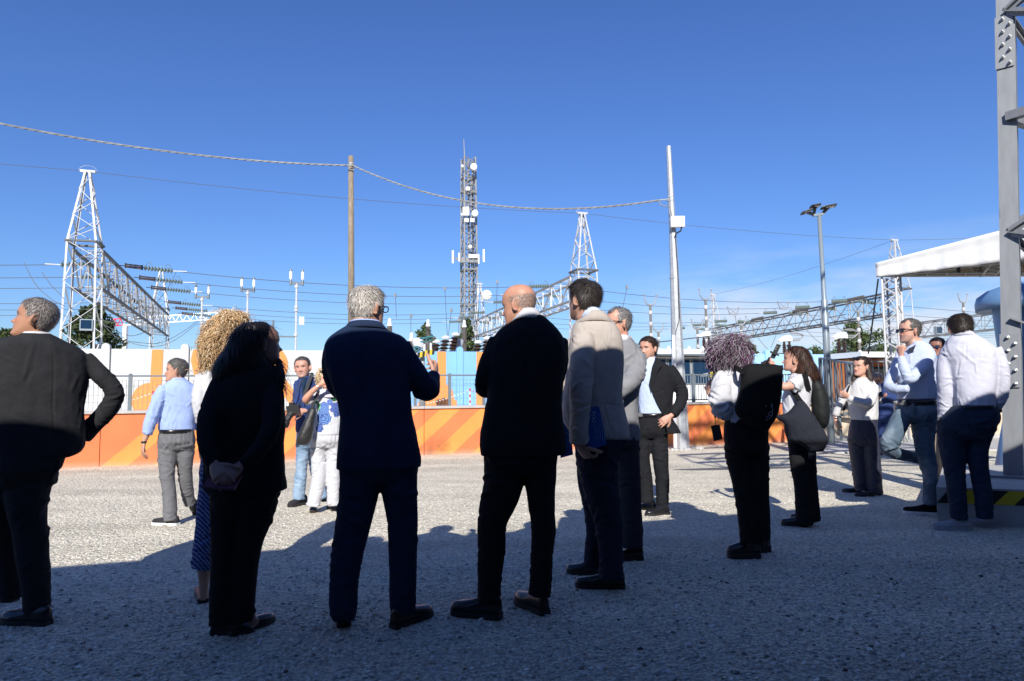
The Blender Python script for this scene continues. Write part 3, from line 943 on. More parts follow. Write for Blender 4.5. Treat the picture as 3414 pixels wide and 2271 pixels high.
DL = ['thin dropper wire just right of the navy suit man\'s glasses', 'thin dropper wire ending above the brown insulator cluster', 'curved dropper wire right of the one above the brown cluster',
      'thin dropper wire above the short white capped column', 'thin dropper wire left of the bald man above the white pot', 'thin dropper wire just left of the bald head', 'slanting dropper wire above the grey suit man\'s head']
for pts, Y in ((((290, 1050), (380, 1100), (440, 1120), (500, 1100)), 34), (((330, 1065), (390, 1125), (470, 1143), (545, 1140), (640, 1085), (690, 1030)), 38),
               (((380, 1085), (430, 1140), (520, 1155), (590, 1130), (672, 1065)), 40), (((300, 1040), (350, 1070), (420, 1075), (470, 1060)), 36),
               (((590, 900), (560, 960), (500, 1030), (440, 1060)), 36), (((80, 875), (120, 950), (175, 1000), (215, 1020)), 27),
               (((140, 908), (170, 950), (205, 985)), 27)):
    jumper(pts, Y, .014, JL.pop(0), 'jumper cables under the left beam')
for pts, Y in ((((2500, 1068), (2530, 1130), (2570, 1175)), 38), (((2660, 1030), (2690, 1100), (2730, 1140), (2770, 1160)), 38), (((2745, 1010), (2790, 1090), (2850, 1120)), 37),
               (((2840, 1000), (2880, 1070), (2930, 1110)), 37), (((2600, 1070), (2590, 1110), (2570, 1160)), 36)):
    jumper(pts, Y, .013, JR.pop(0), 'jumper cables under the right beam')
# droppers from the lines in the middle with small clamps
for (x0, y0, x1, y1), i in zip(((1318, 985, 1322, 1060), (1483, 962, 1492, 1130), (1505, 1034, 1494, 1122), (1370, 1053, 1370, 1150), (1530, 1066, 1528, 1150), (1658, 940, 1652, 1080), (2090, 958, 2073, 1035)), range(9)):
    p, q = at(x0, y0, 30), at(x1, y1, 30)
    m = MB().tube(sagline(p, q, .05, 6), .012, 4)
    m.box(p, (.10, .10, .16))
    obj('dropper', m, M['wire'], label=DL.pop(0), cat='cable', group='dropper wires of the substation')

# disconnector posts with upright horns
def post_base(px, Y): 
    p = at(px, 1300, Y); p.z = UG; return p
def horn_post(px, py, Y, wpx, label, side=0):
    top = at(px, py, Y); b = Vector((top.x, top.y, UG))
    w = wpx * Y / FPX
    t = thing('disconnector_post', b, label, 'switch post')
    m = MB().tube([b, b + ZUP * (top.z - UG)], .048, 8)
    z = top.z
    for zz in (z - .15, z - 1.1, z - 1.25, z - 2.4): m.lathe((b.x, b.y, zz - .06), [(.09, 0), (.09, .12)], 8)
    obj('pole', m, M['lattice'], t)
    obj('crossbar', MB().bar(top - UU * w / 2, top + UU * w / 2, .08, .10), M['rail'], t)
    for sg in (-1, 1):
        c = top + UU * sg * w / 2
        h = MB().tube([c - ZUP * .08, c + ZUP * .18], .045, 6)
        h.lathe(c + ZUP * .18, [(.05, 0), (.07, .06), (.065, .34), (.04, .44), (.02, .50)], 8)
        obj('horn', h, M['white'], t)
        obj('horn_cap', MB().lathe(c + ZUP * .52, [(.055, 0), (.06, .03), (.05, .14), (.02, .16)], 8), M['rail'], t)
        obj('horn_base', MB().lathe(c - ZUP * .10, [(.06, 0), (.065, .04), (.06, .24), (.05, .27)], 8), M['rail'], t)
    obj('gear_box', MB().box(b + ZUP * (z - UG - 1.75) + UU * .24, (.22, .2, .36), UU, VV, ZUP), M['white'], t)
    if side:
        c = b + ZUP * (z - UG - 2.5)
        m = MB().bar(c, c + UU * side * 1.0, .07, .07)
        m.tube([c + UU * side * 1.0, c + UU * side * 1.0 + ZUP * .75], .045, 6)
        obj('side_arm', m, M['rail'], t)
    m = MB()
    for k in range(18):
        m.lathe((b.x, b.y, z - 4.9 + k * .09), [(.09, 0), (.155, .03), (.09, .085)], 9)
    obj('insulator_stack', m, M['porcelain'], t)
    for k in range(3):
        m = MB()
        q = b + UU * (-.75 + .3 * k) - VV * .3
        for j in range(9): m.lathe((q.x, q.y, UG + .35 + j * .085), [(.12, 0), (.17, .03), (.12, .08)], 9)
        m.tube([Vector((q.x, q.y, UG)), Vector((q.x, q.y, UG + .4))], .05, 6)
        obj('side_stack', m, M['greyporc'], t)
    return t
horn_post(674, 990, 36, 39, 'slim switch post with two horns, leftmost of three', 0)
horn_post(826, 968, 34, 38, 'slim switch post with two horns behind the curly hair', 1)
horn_post(989, 945, 31.5, 38, 'slim switch post with two horns above dark ribbed insulators', -1)
def vee_post(px, py, Y, label):
    top = at(px, py, Y); b = Vector((top.x, top.y, UG))
    t = thing('switch_post', b, label, 'switch post', 'V-horned switch posts at the right')
    obj('pole', MB().tube([b, b + ZUP * (top.z - UG)], .06, 7), M['greyporc'], t)
    for k in range(6): obj('joint', MB().lathe((b.x, b.y, top.z - 3.2 + .55 * k), [(.08, 0), (.10, .08), (.08, .18)], 7), M['lattice'], t)
    for sg in (-1, 1):
        m = MB().tube([top, top + UU * sg * .18 + ZUP * .05, top + UU * sg * .30 + ZUP * .22, top + UU * sg * .35 + ZUP * .48], [.045, .035, .028, .02], 6)
        m.blob(top + UU * sg * .35 + ZUP * .5, .05, .05, .045, n=6, m=4)
        obj('horn', m, M['beam'], t)
    return t
for px, py, Y, lab in ((2168, 1018, 33, 'V-horned switch post behind the young man in black'), (2195, 1108, 38, 'low V-horned switch post behind the young man in black'),
                       (2352, 1000, 33, 'V-horned switch post just right of the galvanised pole'), (2325, 1098, 36, 'low V-horned switch post beside the galvanised pole'),
                       (2470, 1085, 38, 'V-horned post behind the purple hair'), (2860, 1040, 34, 'V-horned post behind the lamp post'), (3211, 1010, 38, 'forked switch post left of the blue tank')):
    vee_post(px, py, Y, lab)
# trapezoid spacers on the right conductors
for px, py, Y in ((2445, 1048, 36), (2612, 1030, 36)):
    p = at(px, py, Y); m = MB()
    a, b, c, d = p - UU * .22 - ZUP * 0, p + UU * .22, p + UU * .38 + ZUP * .40, p - UU * .38 + ZUP * .40
    m.bar(a, b, .07); m.bar(b, c, .035); m.bar(a, d, .035); m.bar(a, c, .02); m.bar(b, d, .02)
    obj('line_spacer', m, M['beam'], label='trapezoid spacer hanging from conductors ' + ('above the purple hair' if px < 2500 else 'above the raised phone'), cat='spacer', group='trapezoid spacers on the right conductors')
# pantograph switches with white hoods
for px, py, Y, lab in ((2350, 1122, 30, 'white hooded switch above the purple hair'), (2618, 1136, 28, 'white hooded switch above the raised phone'), (2800, 1126, 26, 'white hooded switch before the right tree')):
    p = at(px, py, Y); b = Vector((p.x, p.y, UG))
    t = thing('hooded_switch', b, lab, 'switchgear')
    m = MB()
    sec = [(-.38, -.02, .07), (-.20, .04, .14), (0, .10, .24), (.20, .10, .24), (.24, .06, .20)]
    m.loft([[p + UU * x + VV * (-.14) * c0 + ZUP * (zc + h_ * s0) for c0, s0 in ((1, -.5), (1, .3), (.6, .5), (-.6, .5), (-1, .3), (-1, -.5))] for x, zc, h_ in sec])
    obj('hood', m, M['white'], t, smooth=False)
    for dx in (-.06, .20):
        m = MB().tube([b + UU * dx, p + UU * dx - ZUP * .05], .05, 6)
        for k in range(10): m.lathe((b.x + UU.x * dx, b.y + UU.y * dx, p.z - .15 - .08 * (k + 1)), [(.05, 0), (.085, .03), (.05, .075)], 8)
        obj('stack', m, M['porcelain'], t)
    m = MB().tube([p + UU * .3, p + UU * .7 + ZUP * .03, p + UU * .95 + ZUP * .22, p + UU * .6 + ZUP * .34, p + UU * .3 + ZUP * .33], [.035, .03, .045, .028, .022], 6)
    m.tube([p + UU * .25 + ZUP * .30, p + UU * .9 + ZUP * .28], .024, 6)
    m.tube([p + UU * .3 + ZUP * .07, p + UU * .8 + ZUP * .10], .022, 6)
    obj('folding_arm', m, M['beam'], t)
# bushings
def bushing(px, py0, Y, wpx, label, m_='greyporc', cap_h=.22, grp=None, hpx=None):
    top = at(px, py0, Y); r = wpx * Y / FPX / 2
    t = thing('bushing', (top.x, top.y, UG), label, 'insulator', grp)
    z0 = UG if hpx is None else top.z - hpx * Y / FPX
    zt = top.z - cap_h
    m = MB(); n = int((zt - z0) / (r * .42)); prof = []
    for k in range(n):
        z = z0 + (zt - z0) * k / n; dz = (zt - z0) / n
        prof += [(r * .72, z), (r, z + dz * .35), (r * .72, z + dz * .8)]
    m.lathe((top.x, top.y, 0), prof, 12)
    obj('ribbed_body', m, M[m_], t)
    obj('cap', MB().lathe((top.x, top.y, 0), [(r * .9, zt), (r * .9, zt + cap_h * .3), (r * .6, zt + cap_h * .4), (r * .6, top.z), (r * .2, top.z + .03)], 12), M['white'], t)
    return t
bushing(1299, 1065, 22, 20, 'grey ribbed insulator column beside the glasses of the navy suit man')
bushing(1427, 1068, 24, 17, 'tall grey ribbed insulator column above the gesturing hand')
bushing(1548, 1070, 23, 17, 'tall grey ribbed insulator column left of the bald man')
bushing(1372, 1112, 22, 20, 'short grey insulator column with a white cap', cap_h=.25)
def stack_group(px, py, Y, label):
    p = at(px, py, Y); t = thing('insulator_cluster', (p.x, p.y, UG), label, 'insulator')
    for i, (dx, tz) in enumerate(((-.28, -.12), (0, 0.0), (.30, .10))):
        b = p + UU * dx; m = MB()
        for k in range(6): m.lathe(b + Vector((.02 * k, 0, -.62 + .1 * k + tz)), [(.07, 0), (.15, .035), (.07, .09)], 10)
        m.tube([Vector((b.x, b.y, UG)), b - ZUP * .6], .05, 6)
        obj('ribbed_stack', m, M['porcelain'], t)
        obj('cap', MB().lathe(b + Vector((.12, 0, tz)), [(.12, 0), (.12, .06), (.05, .09)], 10), M['white'], t)
        obj('foot_cap', MB().lathe(b + Vector((0, 0, -.72 + tz)), [(.14, 0), (.15, .06), (.08, .1)], 10), M['white'], t)
    return t
stack_group(1473, 1130, 20, 'cluster of brown ribbed insulators with white caps before the conifer')
stack_group(1612, 1132, 20, 'cluster of brown ribbed insulators beside the bald man')
for px, py in ((1520, 1150), (1398, 1146)):
    p = at(px, py, 20.5)
    obj('white_pot', MB().lathe((p.x, p.y, 0), [(.06, UG), (.06, p.z - .16), (.16, p.z - .13), (.22, p.z + .04), (.24, p.z + .14), (.05, p.z + .18)], 12), M['white'],
        label='white rounded pot ' + ('beside the bald man\'s insulator column' if px > 1450 else 'beside the teal insulators') + ' above the blue wall', cat='switchgear', group='white pots above the blue wall', smooth=False)
# pole with a tilted tray, hazard stripes and teal insulators, inside the fence
for (px, pt, py0, Y, lab, w, up) in ((1408, 1180, 1360, 15.6, 'pole with a tilted hazard striped tray and teal insulators by the hand', .40, 1), (2368, 1245, 1350, 17.6, 'hazard striped tray on a pole behind the railing', .50, 0)):
    top = at(px, pt, Y); t = thing('tray_pole', (top.x, top.y, UG), lab, 'switchgear')
    if up: obj('pole', MB().tube([Vector((top.x, top.y, UG)), top], [.075, .058], 14), M['galv'], t, smooth=True)
    else: obj('pole', MB().tube([Vector((top.x, top.y, UG)), top], .05, 10), M['galv'], t, smooth=True)
    tx = (UU + ZUP * .22).normalized(); tz = VV.cross(tx) * -1
    tz = tx.cross(VV)
    c = top + UU * .05
    obj('tray', MB().box(c, (w, .34, .05), tx, VV, tz), M['lattice'], t)
    n = 7
    for k in range(n):
        obj('hazard_stripe', MB().plate([c + tx * (-w / 2 + w * (k + a) / n + b) - VV * .172 + tz * z for a, b, z in ((0, -.02, -.06), (1, -.02, -.06), (1, .02, .06), (0, .02, .06))], -VV, .006), M['yellow' if k % 2 else 'hblack'], t)
    if up:
        for dx, h in ((-.19, .17), (.0, .34), (.15, .34)):
            q = c + tx * dx
            obj('stem', MB().tube([q, q + ZUP * h], .025, 6), M['white'], t)
            obj('teal_disc', MB().lathe(q + ZUP * h, [(.02, -.02), (.12, 0), (.11, .025), (.03, .05)], 12), M['tealdisc'], t)
            obj('teal_disc', MB().lathe(q + ZUP * (h - .07), [(.02, -.02), (.10, 0), (.09, .02), (.03, .04)], 12), M['tealdisc'], t)

# ------------------------------------------------------------------ telecom mast
def mast():
    Y = 60.0
    b = at(1566, 1300, Y); b.z = UG
    zt = at(1566, 528, Y).z
    t = thing('telecom_mast', b, 'dark lattice telecom mast with white dishes behind the bald man', 'mast')
    cs = [(-1, -1), (1, -1), (1, 1), (-1, 1)]
    def P(i, z):
        s = lerp(1.32, 1.02, (z - UG) / (zt - UG))
        a = R(20)
        x, y = cs[i][0] * s / 2, cs[i][1] * s / 2
        return Vector((b.x + x * math.cos(a) - y * math.sin(a), b.y + x * math.sin(a) + y * math.cos(a), z))
    for i in range(4):
        obj('leg', MB().bar(P(i, UG), P(i, zt), .13, .13), M['mast'], t)
    m = MB(); z = UG; k = 0
    while z < zt - .5:
        z2 = min(z + .95, zt)
        for i in range(4):
            j = (i + 1) % 4
            m.bar(P(i, z), P(j, z2), .075, .05); m.bar(P(j, z), P(i, z2), .075, .05)
            if k % 2 == 0: m.bar(P(i, z), P(j, z), .06)
        z = z2; k += 1
    m.bar((b.x, b.y, UG), (b.x, b.y, zt), .16, .16)
    m.bar((b.x + .25, b.y - .3, UG), (b.x + .25, b.y - .3, zt - 2), .10)
    obj('bracing', m, M['mast'], t)
    def yz(py): return at(1566, py, Y).z
    for py in (902, 1018, 640, 595):
        m = MB()
        for i in range(4): m.bar(P(i, yz(py)), P((i + 1) % 4, yz(py)), .16, .10)
        obj('platform_ring', m, M['mast'], t)
    obj('whip_antenna', MB().tube([at(1549, 530, Y), at(1546, 463, Y)], [.05, .03], 5), M['beam'], t)
    for px, py, r in ((1579, 559, 12), (1583, 713, 11.5), (1567, 825, 6.5), (1541, 557, 5), (1540, 718, 5)):
        c = at(px, py, Y - 1.0); rr = r * Y / FPX
        obj('dish', MB().lathe(c, [(.05, .35), (rr * .9, .30), (rr, .02), (rr * .96, -.02), (.03, -.05)], 18, (0.12, -1, 0.02)), M['white'], t, smooth=False)
    for px, y0, y1, w in ((1510, 836, 878, 6), (1531, 844, 872, 5), (1613, 832, 874, 6), (1596, 848, 880, 4)):
        a, c = at(px, y0, Y - .8), at(px, y1, Y - .8)
        obj('panel_antenna', MB().box((a + c) / 2, (w * Y / FPX, .18, (a - c).length)), M['white'], t)
    m = MB().bar(at(1505, 862, Y - .6), at(1618, 860, Y - .6), .08)
    m.bar(at(1512, 858, Y - .6), at(1550, 880, Y - .6), .10).bar(at(1540, 640, Y - .6), at(1590, 640, Y - .6), .08)
    obj('antenna_arm', m, M['mast'], t, kind='stuff')
    for px in (1545, 1560, 1575, 1590): obj('radio_box', MB().box(at(px, 868, Y - .7), (.35, .3, .45)), M['mast'], t)
    obj('radio_box', MB().box(at(1554, 705, Y - .9), (.55, .3, .75)), M['white'], t)
    for px, py in ((1560, 630), (1556, 735), (1575, 735), (1570, 855), (1585, 855)):
        obj('radio_box', MB().box(at(px, py, Y - .9), (.35, .3, .30)), M['white'], t)
mast()

# ------------------------------------------------------------------ poles and the twisted cable
Yw = 19.4
wt, wb = at(1170, 521, Yw), at(1172, 1300, Yw)
t = thing('wooden_pole', (wb.x, wb.y, UG), 'brown wooden utility pole behind the grey haired man in navy', 'pole')
m = MB().tube([Vector((wb.x, wb.y, UG - .2)), wb.lerp(wt, .5), wt], [.098, .088, .074], 16)
obj('shaft', m, M['wood'], t, smooth=True)
obj('hook', MB().tube([at(1164, 548, Yw - .1), at(1180, 552, Yw - .1), at(1181, 566, Yw - .1), at(1166, 566, Yw - .1)], .018, 5).lathe(at(1172, 548, Yw), [(.085, 0), (.085, .025)], 12), M['galv'], t)
gb = gp(2273, 1500)
Yg = gb.y
tg = thing('galvanised_pole', gb, 'tall galvanised octagonal pole with a white box', 'pole')
gt = at(2229, 488, Yg)
m = MB()
lvl = [(2229, 488, 8.0), (2243, 780, 12.0), (2256, 1100, 18.5), (2272, 1494, 27.0)]
rings = []
for px, py, hw in lvl:
    c = at(px, py, Yg); r = hw * Yg / FPX
    rings.append([c + Vector((r * math.cos(a), r * math.sin(a), 0)) for a in [2 * math.pi * (k + .5) / 8 for k in range(8)]])
m.loft(rings)
obj('shaft', m, M['galv'], tg)
for px, py, hw in ((2236, 660, 10.6), (2236, 672, 10.8), (2247, 930, 14.6), (2266, 1360, 23.6)):
    c = at(px, py, Yg); r = hw * Yg / FPX
    obj('band', MB().lathe(c, [(r * 1.04, 0), (r * 1.04, .035)], 8), M['galv'], tg)
c = at(2258, 740, Yg - .16)
bxm = MB().box(c, (.30, .12, .23))
obj('white_box', bxm, M['white'], tg)
obj('cable_gland', MB().tube([at(2272, 757, Yg - .15), at(2270, 770, Yg - .15), at(2255, 778, Yg - .12), at(2250, 790, Yg - .1)], .016, 6), M['dark'], tg)
obj('conduit', MB().box((at(2245, 1120, Yg - .16) + at(2251, 1490, Yg - .22)) / 2, (.06, .05, (at(2245, 1120, Yg) - at(2251, 1490, Yg)).length), None, None, (at(2245, 1120, Yg) - at(2251, 1490, Yg)).normalized()), M['white'], tg)
obj('thin_cable', MB().tube([at(2252, 790, Yg - .12), at(2260, 900, Yg - .15), at(2266, 1060, Yg - .19), at(2252, 1110, Yg - .22)], .008, 5), M['dark'], tg)
m = MB()
for k in range(26):
    a = rnd.random() * 6.283; r = .30 + .1 * rnd.random()
    m.blob(gb + Vector((r * math.cos(a), r * math.sin(a), .02)), .05 + .04 * rnd.random(), .05, .04, n=6, m=4)
obj('base_mortar', m, M['concrete'], tg, kind='stuff')
def twisted(p, q, sag, label, r=.014, tw=.62):
    n = 150
    base = sagline(p, q, sag, n)
    m = MB()
    L = (q - p).length
    d = (q - p).normalized(); s = d.cross(ZUP).normalized(); u = s.cross(d)
    for ph in (0, 2.09, 4.19):
        m.tube([b + s * r * 1.05 * math.cos(ph + 6.283 * L * k / n / tw) + u * r * 1.05 * math.sin(ph + 6.283 * L * k / n / tw) for k, b in enumerate(base)], r, 5)
    obj('aerial_cable', m, M['cable'], label=label, cat='cable')
pw = at(1176, 552, Yw - .15)
twisted(at(-420, 318, 15.0), pw, 0.35, 'twisted grey cable sweeping down from the left to the wooden pole', r=.0135)
twisted(pw, at(2200, 667, Yg - .1), .62, 'twisted grey cable from the wooden pole to the galvanised pole', r=.0115)
wire([at(2200, 667, Yg - .1), at(2215, 666, Yg - .1), at(2232, 664, Yg - .15)], .014, 'steel wire grip holding the cable end', m_='lattice', nm='wire_grip')
wire([at(2195, 668, Yg - .1), at(2204, 684, Yg - .12), at(2218, 688, Yg - .14), at(2234, 690, Yg - .18), at(2240, 720, Yg - .2)], .012, 'loose cable tail drooping beside the galvanised pole', m_='cable', nm='cable_tail')
# street lamp
Yl = 14.6
lb, lt = at(2772, 1480, Yl), at(2731, 712, Yl)
t = thing('street_lamp', (lb.x, lb.y, 0), 'grey street lamp with three flat heads at the right', 'street lamp')
lm1 = at(2748, 1000, Yl)
obj('post', MB().tube([lb, lm1, lm1 + (lt - lm1) * .01, lt], [.075, .066, .05, .042], 14), M['lampgrey'], t, smooth=True)
obj('bracket', MB().bar(at(2711, 719, Yl), at(2746, 713, Yl), .07, .05), M['lampgrey'], t)
for (x0, y0, x1, y1, w, sx, sy) in ((2672, 714, 2708, 702, .17, 2713, 716), (2702, 692, 2735, 686, .19, 2712, 716), (2738, 696, 2788, 686, .17, 2742, 712)):
    a, b = at(x0, y0, Yl - .1), at(x1, y1, Yl - .1)
    d = (b - a).normalized(); n = ZUP - d * d.z; n = (n + Vector((0, .22, 0))).normalized(); s = d.cross(n).normalized(); n = s.cross(d)
    c = (a + b) / 2; L = (b - a).length
    h = obj('lamp_head', MB().plate([c + d * L * x + s * w * y for x, y in ((-.5, -.35), (-.3, -.5), (.42, -.5), (.5, -.3), (.5, .3), (.42, .5), (-.3, .5), (-.5, .35))], n, .022), M['dark'], t)
    obj('diffuser', MB().box(c - n * .006 + d * .03, (L * .5, w * .6, .012), d, s, n), M['roofwhite'], h)
    obj('arm', MB().bar(c, at(sx, sy, Yl), .05, .05), M['dark'], t)

# ------------------------------------------------------------------ stage roof on truss towers
def truss(parent, p, q, w, r=.025, step=.35, nm='truss', m_='lattice', up=None):
    p, q = Vector(p), Vector(q); d = (q - p); L = d.length; d.normalize()
    up = Vector(up) if up else (ZUP if abs(d.z) < .8 else Vector((.6, .8, 0)))
    a = d.cross(up).normalized(); b = a.cross(d).normalized()
    def C(i, x): return p + d * x + a * (w / 2 if i in (1, 2) else -w / 2) + b * (w / 2 if i > 1 else -w / 2)
    for i in range(4):
        obj('truss_tube', MB().tube([C(i, 0), C(i, L)], r, 7), M[m_], parent, smooth=True)
    m = MB(); n = int(L / step); st = L / n
    for j in range(n):
        for i in range(4):
            k = (i + 1) % 4
            m.bar(C(i, j * st), C(k, (j + .5) * st), r * 1.1); m.bar(C(k, (j + .5) * st), C(i, (j + 1) * st), r * 1.1)
    obj('truss_lacing', m, M[m_], parent)
Ys = 16.0
cb = at(2926, 925, Ys); zE = cb.z
t = thing('stage_roof', (cb.x, cb.y, 0), 'white stage canopy roof on aluminium truss towers at the right', 'canopy')
e0 = at(2922, 922, Ys); e1 = at(3338, 884, 14.2)
dF = (e1 - e0); dF.z = 0; dF.normalize()
def FE(x, z): return Vector((e0.x, e0.y, 0)) + dF * x + ZUP * z
L1 = (Vector((e1.x, e1.y, 0)) - Vector((e0.x, e0.y, 0))).length
zt0 = at(2922, 878, Ys).z
zt1 = at(3338, 771, 14.2).z
sl = (zt1 - zt0) / L1
# valance: a hanging cloth with folds
NX, NZ = 90, 8
Lv = 8.5
V, F = [], []
nF = Vector((dF.y, -dF.x, 0))
for i in range(NX + 1):
    x = Lv * i / NX
    zt = zt0 + sl * x; zb_ = zE + .006 * math.sin(x * 9)
    for k in range(NZ + 1):
        u = k / NZ
        w = .02 * math.sin(x * 7.3 + 3 * u) * u + .018 * math.sin(x * 17 + 1.7) * u + (.03 if u < .16 else 0)
        V.append(FE(x, lerp(zt, zb_, u)) + nF * w)
for i in range(NX):
    for k in range(NZ):
        a = i * (NZ + 1) + k
        F.append((a, a + NZ + 1, a + NZ + 2, a + 1))
mb = MB(); mb.add(V, F)
o = obj('valance', mb, M['roofwhite'], t, smooth=True)
o.modifiers.new('thickness', 'SOLIDIFY').thickness = .012
# roof skin from the front edge to the back eave, and its back valance
Bk = Vector((0.22, 0.975, 0)).normalized()
W_ = 3.2
def back(x): return Vector((1, 0.03, 0)) * x
m = MB()
f0, f1 = FE(.03, zt0 - .02), FE(Lv, zt0 + sl * Lv - .02)
b0, b1 = Vector((e0.x + .15, e0.y + .15, zt0)), Vector((e0.x + 12, e0.y + .6, zt0))
pk = Vector((e0.x + 12, e0.y - 4, zt0 + sl * Lv + .3))
m.add([f0, f1, pk, b1, b0], [(0, 1, 2, 3, 4)])
m2 = m.mesh('roof_skin')
o = obj('roof_skin', m2, M['underroof'], t); o.modifiers.new('thickness', 'SOLIDIFY').thickness = .03
o = obj('back_valance', MB().box((b0 + b1) / 2 + Vector((0, .02, -(zt0 - zE) / 2 + .02)), ((b1 - b0).length, .03, zt0 - zE - .03), (b1 - b0).normalized()), M['underroof'], t)
truss(t, FE(.25, zE + .18) - nF * .25, FE(Lv, zE + .18 + .02) - nF * .25, .28, nm='truss', step=.4, m_='beam')
for x in (2.4, 4.8, 7):
    pA = FE(x, zE + .2) - nF * .3
    truss(t, pA, Vector((pA.x + 1.0, e0.y + .3, zE + .2)), .28, step=.45, m_='beam')
truss(t, b0 + Vector((.2, -.25, -(zt0 - zE) + .2)), b1 + Vector((0, -.25, -(zt0 - zE) + .2)), .28, step=.45, m_='beam')
lg = Vector((e0.x + .33, e0.y - .02, 0))
truss(t, lg, lg + ZUP * zE, .30, r=.026, step=.42, up=(.75, .66, 0))
lg2 = at(2990, 1300, 19.5); lg2.z = 0
obj('guy_strap', MB().bar(at(2928, 930, Ys - .15), at(2895, 1180, Ys + .6), .035, .01), M['dark'], t)
for x in (1.6, 3.1):
    obj('lamp_hook', MB().tube([FE(x, zE + .05) - nF * .3, FE(x, zE - .08) - nF * .3], .035, 7), M['dark'], t)

# ------------------------------------------------------------------ bolted gantry leg close by on its hazard striped plinth
fp = gp(3128, 1748); fq = gp(3500, 1764)
dP = (fq - fp).normalized(); nP = Vector((dP.y, -dP.x, 0)); 
ZP = .335
t = thing('plinth', fp, 'low concrete plinth with a yellow and black hazard band behind the white shirted man', 'plinth')
Lp = 5.0
def PP(x, o, z): return fp + dP * x - nP * o + ZUP * z
vw = Vector((fp.x + .35, fp.y, 0)).normalized()
obj('block', MB().plate([q + ZUP * ZP for q in (fp, fp + dP * Lp, fp + dP * Lp + vw * 3.4, fp + vw * 2.2)], (0, 0, -1), ZP + .05), M['concrete'], t)
nS_ = 22; sw = .155
for k in range(nS_):
    x = -.02 + k * sw
    a = max(x, 0); 
    poly = [PP(x + (.10 if z > .1 else 0), -.0, z) for z in ()]
    P4 = [PP(max(x + sh, 0.0), -.002, z) for x, sh, z in ((x, 0, .195), (x + sw, 0, .195), (x + sw, .12, .318), (x, .12, .318))]
    obj('hazard_stripe', MB().plate(P4, nP, .004), M['yellow' if k % 2 else 'hblack'], t)
pb = at(3378, 1596, 7.0)
PBX, PBY = pb.x, pb.y
aL = R(40)
nL = Vector((-math.sin(aL), -math.cos(aL), 0)); mL = Vector((math.cos(aL), -math.sin(aL), 0))
t = thing('bolted_pylon', (PBX, PBY, ZP), 'close galvanised gantry leg with bolted plates at the right edge', 'pylon')
pt_ = at(3342, -120, 7.15)
ax = Vector((pt_.x - PBX, 0.12, pt_.z - ZP))
def LP(z): return Vector((PBX, PBY, ZP)) + ax * ((z - ZP) / (pt_.z - ZP))
HZ = 9.0
wL = .165
for z0, z1, nm in ((ZP + .02, HZ, 'flange'),):
    p, q = LP(z0), LP(z1)
    obj('flange', MB().loft([[r_ - mL * wL / 2, r_ + mL * wL / 2, r_ + mL * wL / 2 - nL * .016, r_ - mL * wL / 2 - nL * .016] for r_ in (p, q)]), M['leg'], t)
    obj('flange', MB().loft([[r_ + mL * (wL / 2 - .016) - nL * .017, r_ + mL * wL / 2 - nL * .017, r_ + mL * wL / 2 - nL * .20, r_ + mL * (wL / 2 - .016) - nL * .20] for r_ in (p, q)]), M['leg'], t)
obj('base_plate', MB().box(LP(ZP) + ZUP * .0125 - nL * .06, (.42, .42, .025), mL, nL, ZUP), M['leg'], t)
def zat(py, px=3375): return at(px, py, 7.0).z
for ya, yb in ((35, 212), (1112, 1292)):
    z1, z0 = zat(ya, 3340 if ya < 500 else 3375), zat(yb, 3340 if ya < 500 else 3375)
    p, q = LP(z0), LP(z1)
    pl = obj('splice_plate', MB().loft([[r_ - mL * .094 + nL * .001, r_ + mL * .070 + nL * .001, r_ + mL * .070 + nL * .018, r_ - mL * .094 + nL * .018] for r_ in (p, q)]), M['leg'], t)
    for k in range(8):
        z = lerp(z1, z0, (k + .55) / 8.1)
        c = LP(z) + mL * (-.026 if k % 2 == 0 else .034) + nL * .018
        obj('bolt', MB().lathe(c, [(.021, 0), (.021, .005), (.018, .006), (.018, .023), (.010, .024), (.010, .045), (.003, .048)], 6, nL), M['bolt'], pl)
# bracing of the leg to the three others, only their near ends show
tw = 2.1
e1_ = Vector((math.cos(R(-58)), math.sin(R(-58)), 0)); e2_ = Vector((-e1_.y, e1_.x, 0)); PB_ = Vector((PBX, PBY, 0)); tw = 2.6
oth = [PB_ + e1_ * tw, PB_ + (e1_ + e2_) * tw, PB_ + e2_ * tw]
def OL(i, z):
    c = PB_ + (e1_ + e2_) * tw / 2
    f = ax / (pt_.z - ZP)
    o = oth[i]
    k = (z - ZP)
    lean = abs(f.x)
    dirc = (c - o); dirc.normalize()
    return Vector((o.x, o.y, z)) + dirc * lean * 1.2 * k
for i in range(3):
    obj('flange', MB().bar(OL(i, ZP), OL(i, HZ), .18, .18), M['leg'], t)
seq_ = [-1, 0, 1, 2]
def Q(i, z): return LP(z) if i == 0 else OL(i - 1, z)
zz = [zat(1056), zat(770), zat(380), zat(20, 3340), 6.6, 7.8, 9.0]
for k, (z0, z1) in enumerate(zip(zz[:-1], zz[1:])):
    for i in range(4):
        j = (i + 1) % 4
        p, q = (Q(i, z0), Q(j, z1)) if (k + i) % 2 else (Q(j, z0), Q(i, z1))
        obj('brace', MB().bar(p, q, .09, .012).bar(p, q, .012, .09), M['leg'], t)
    for i in range(4):
        j = (i + 1) % 4
        if k in (2, 4, 6): obj('brace', MB().bar(Q(i, z0), Q(j, z0), .09, .09), M['leg'], t)
obj('brace', MB().bar(LP(zat(1060)) + nL * .01, LP(zat(1060)) + mL * 1.5 - ZUP * .75 + nL * .01, .10, .02), M['leg'], t)
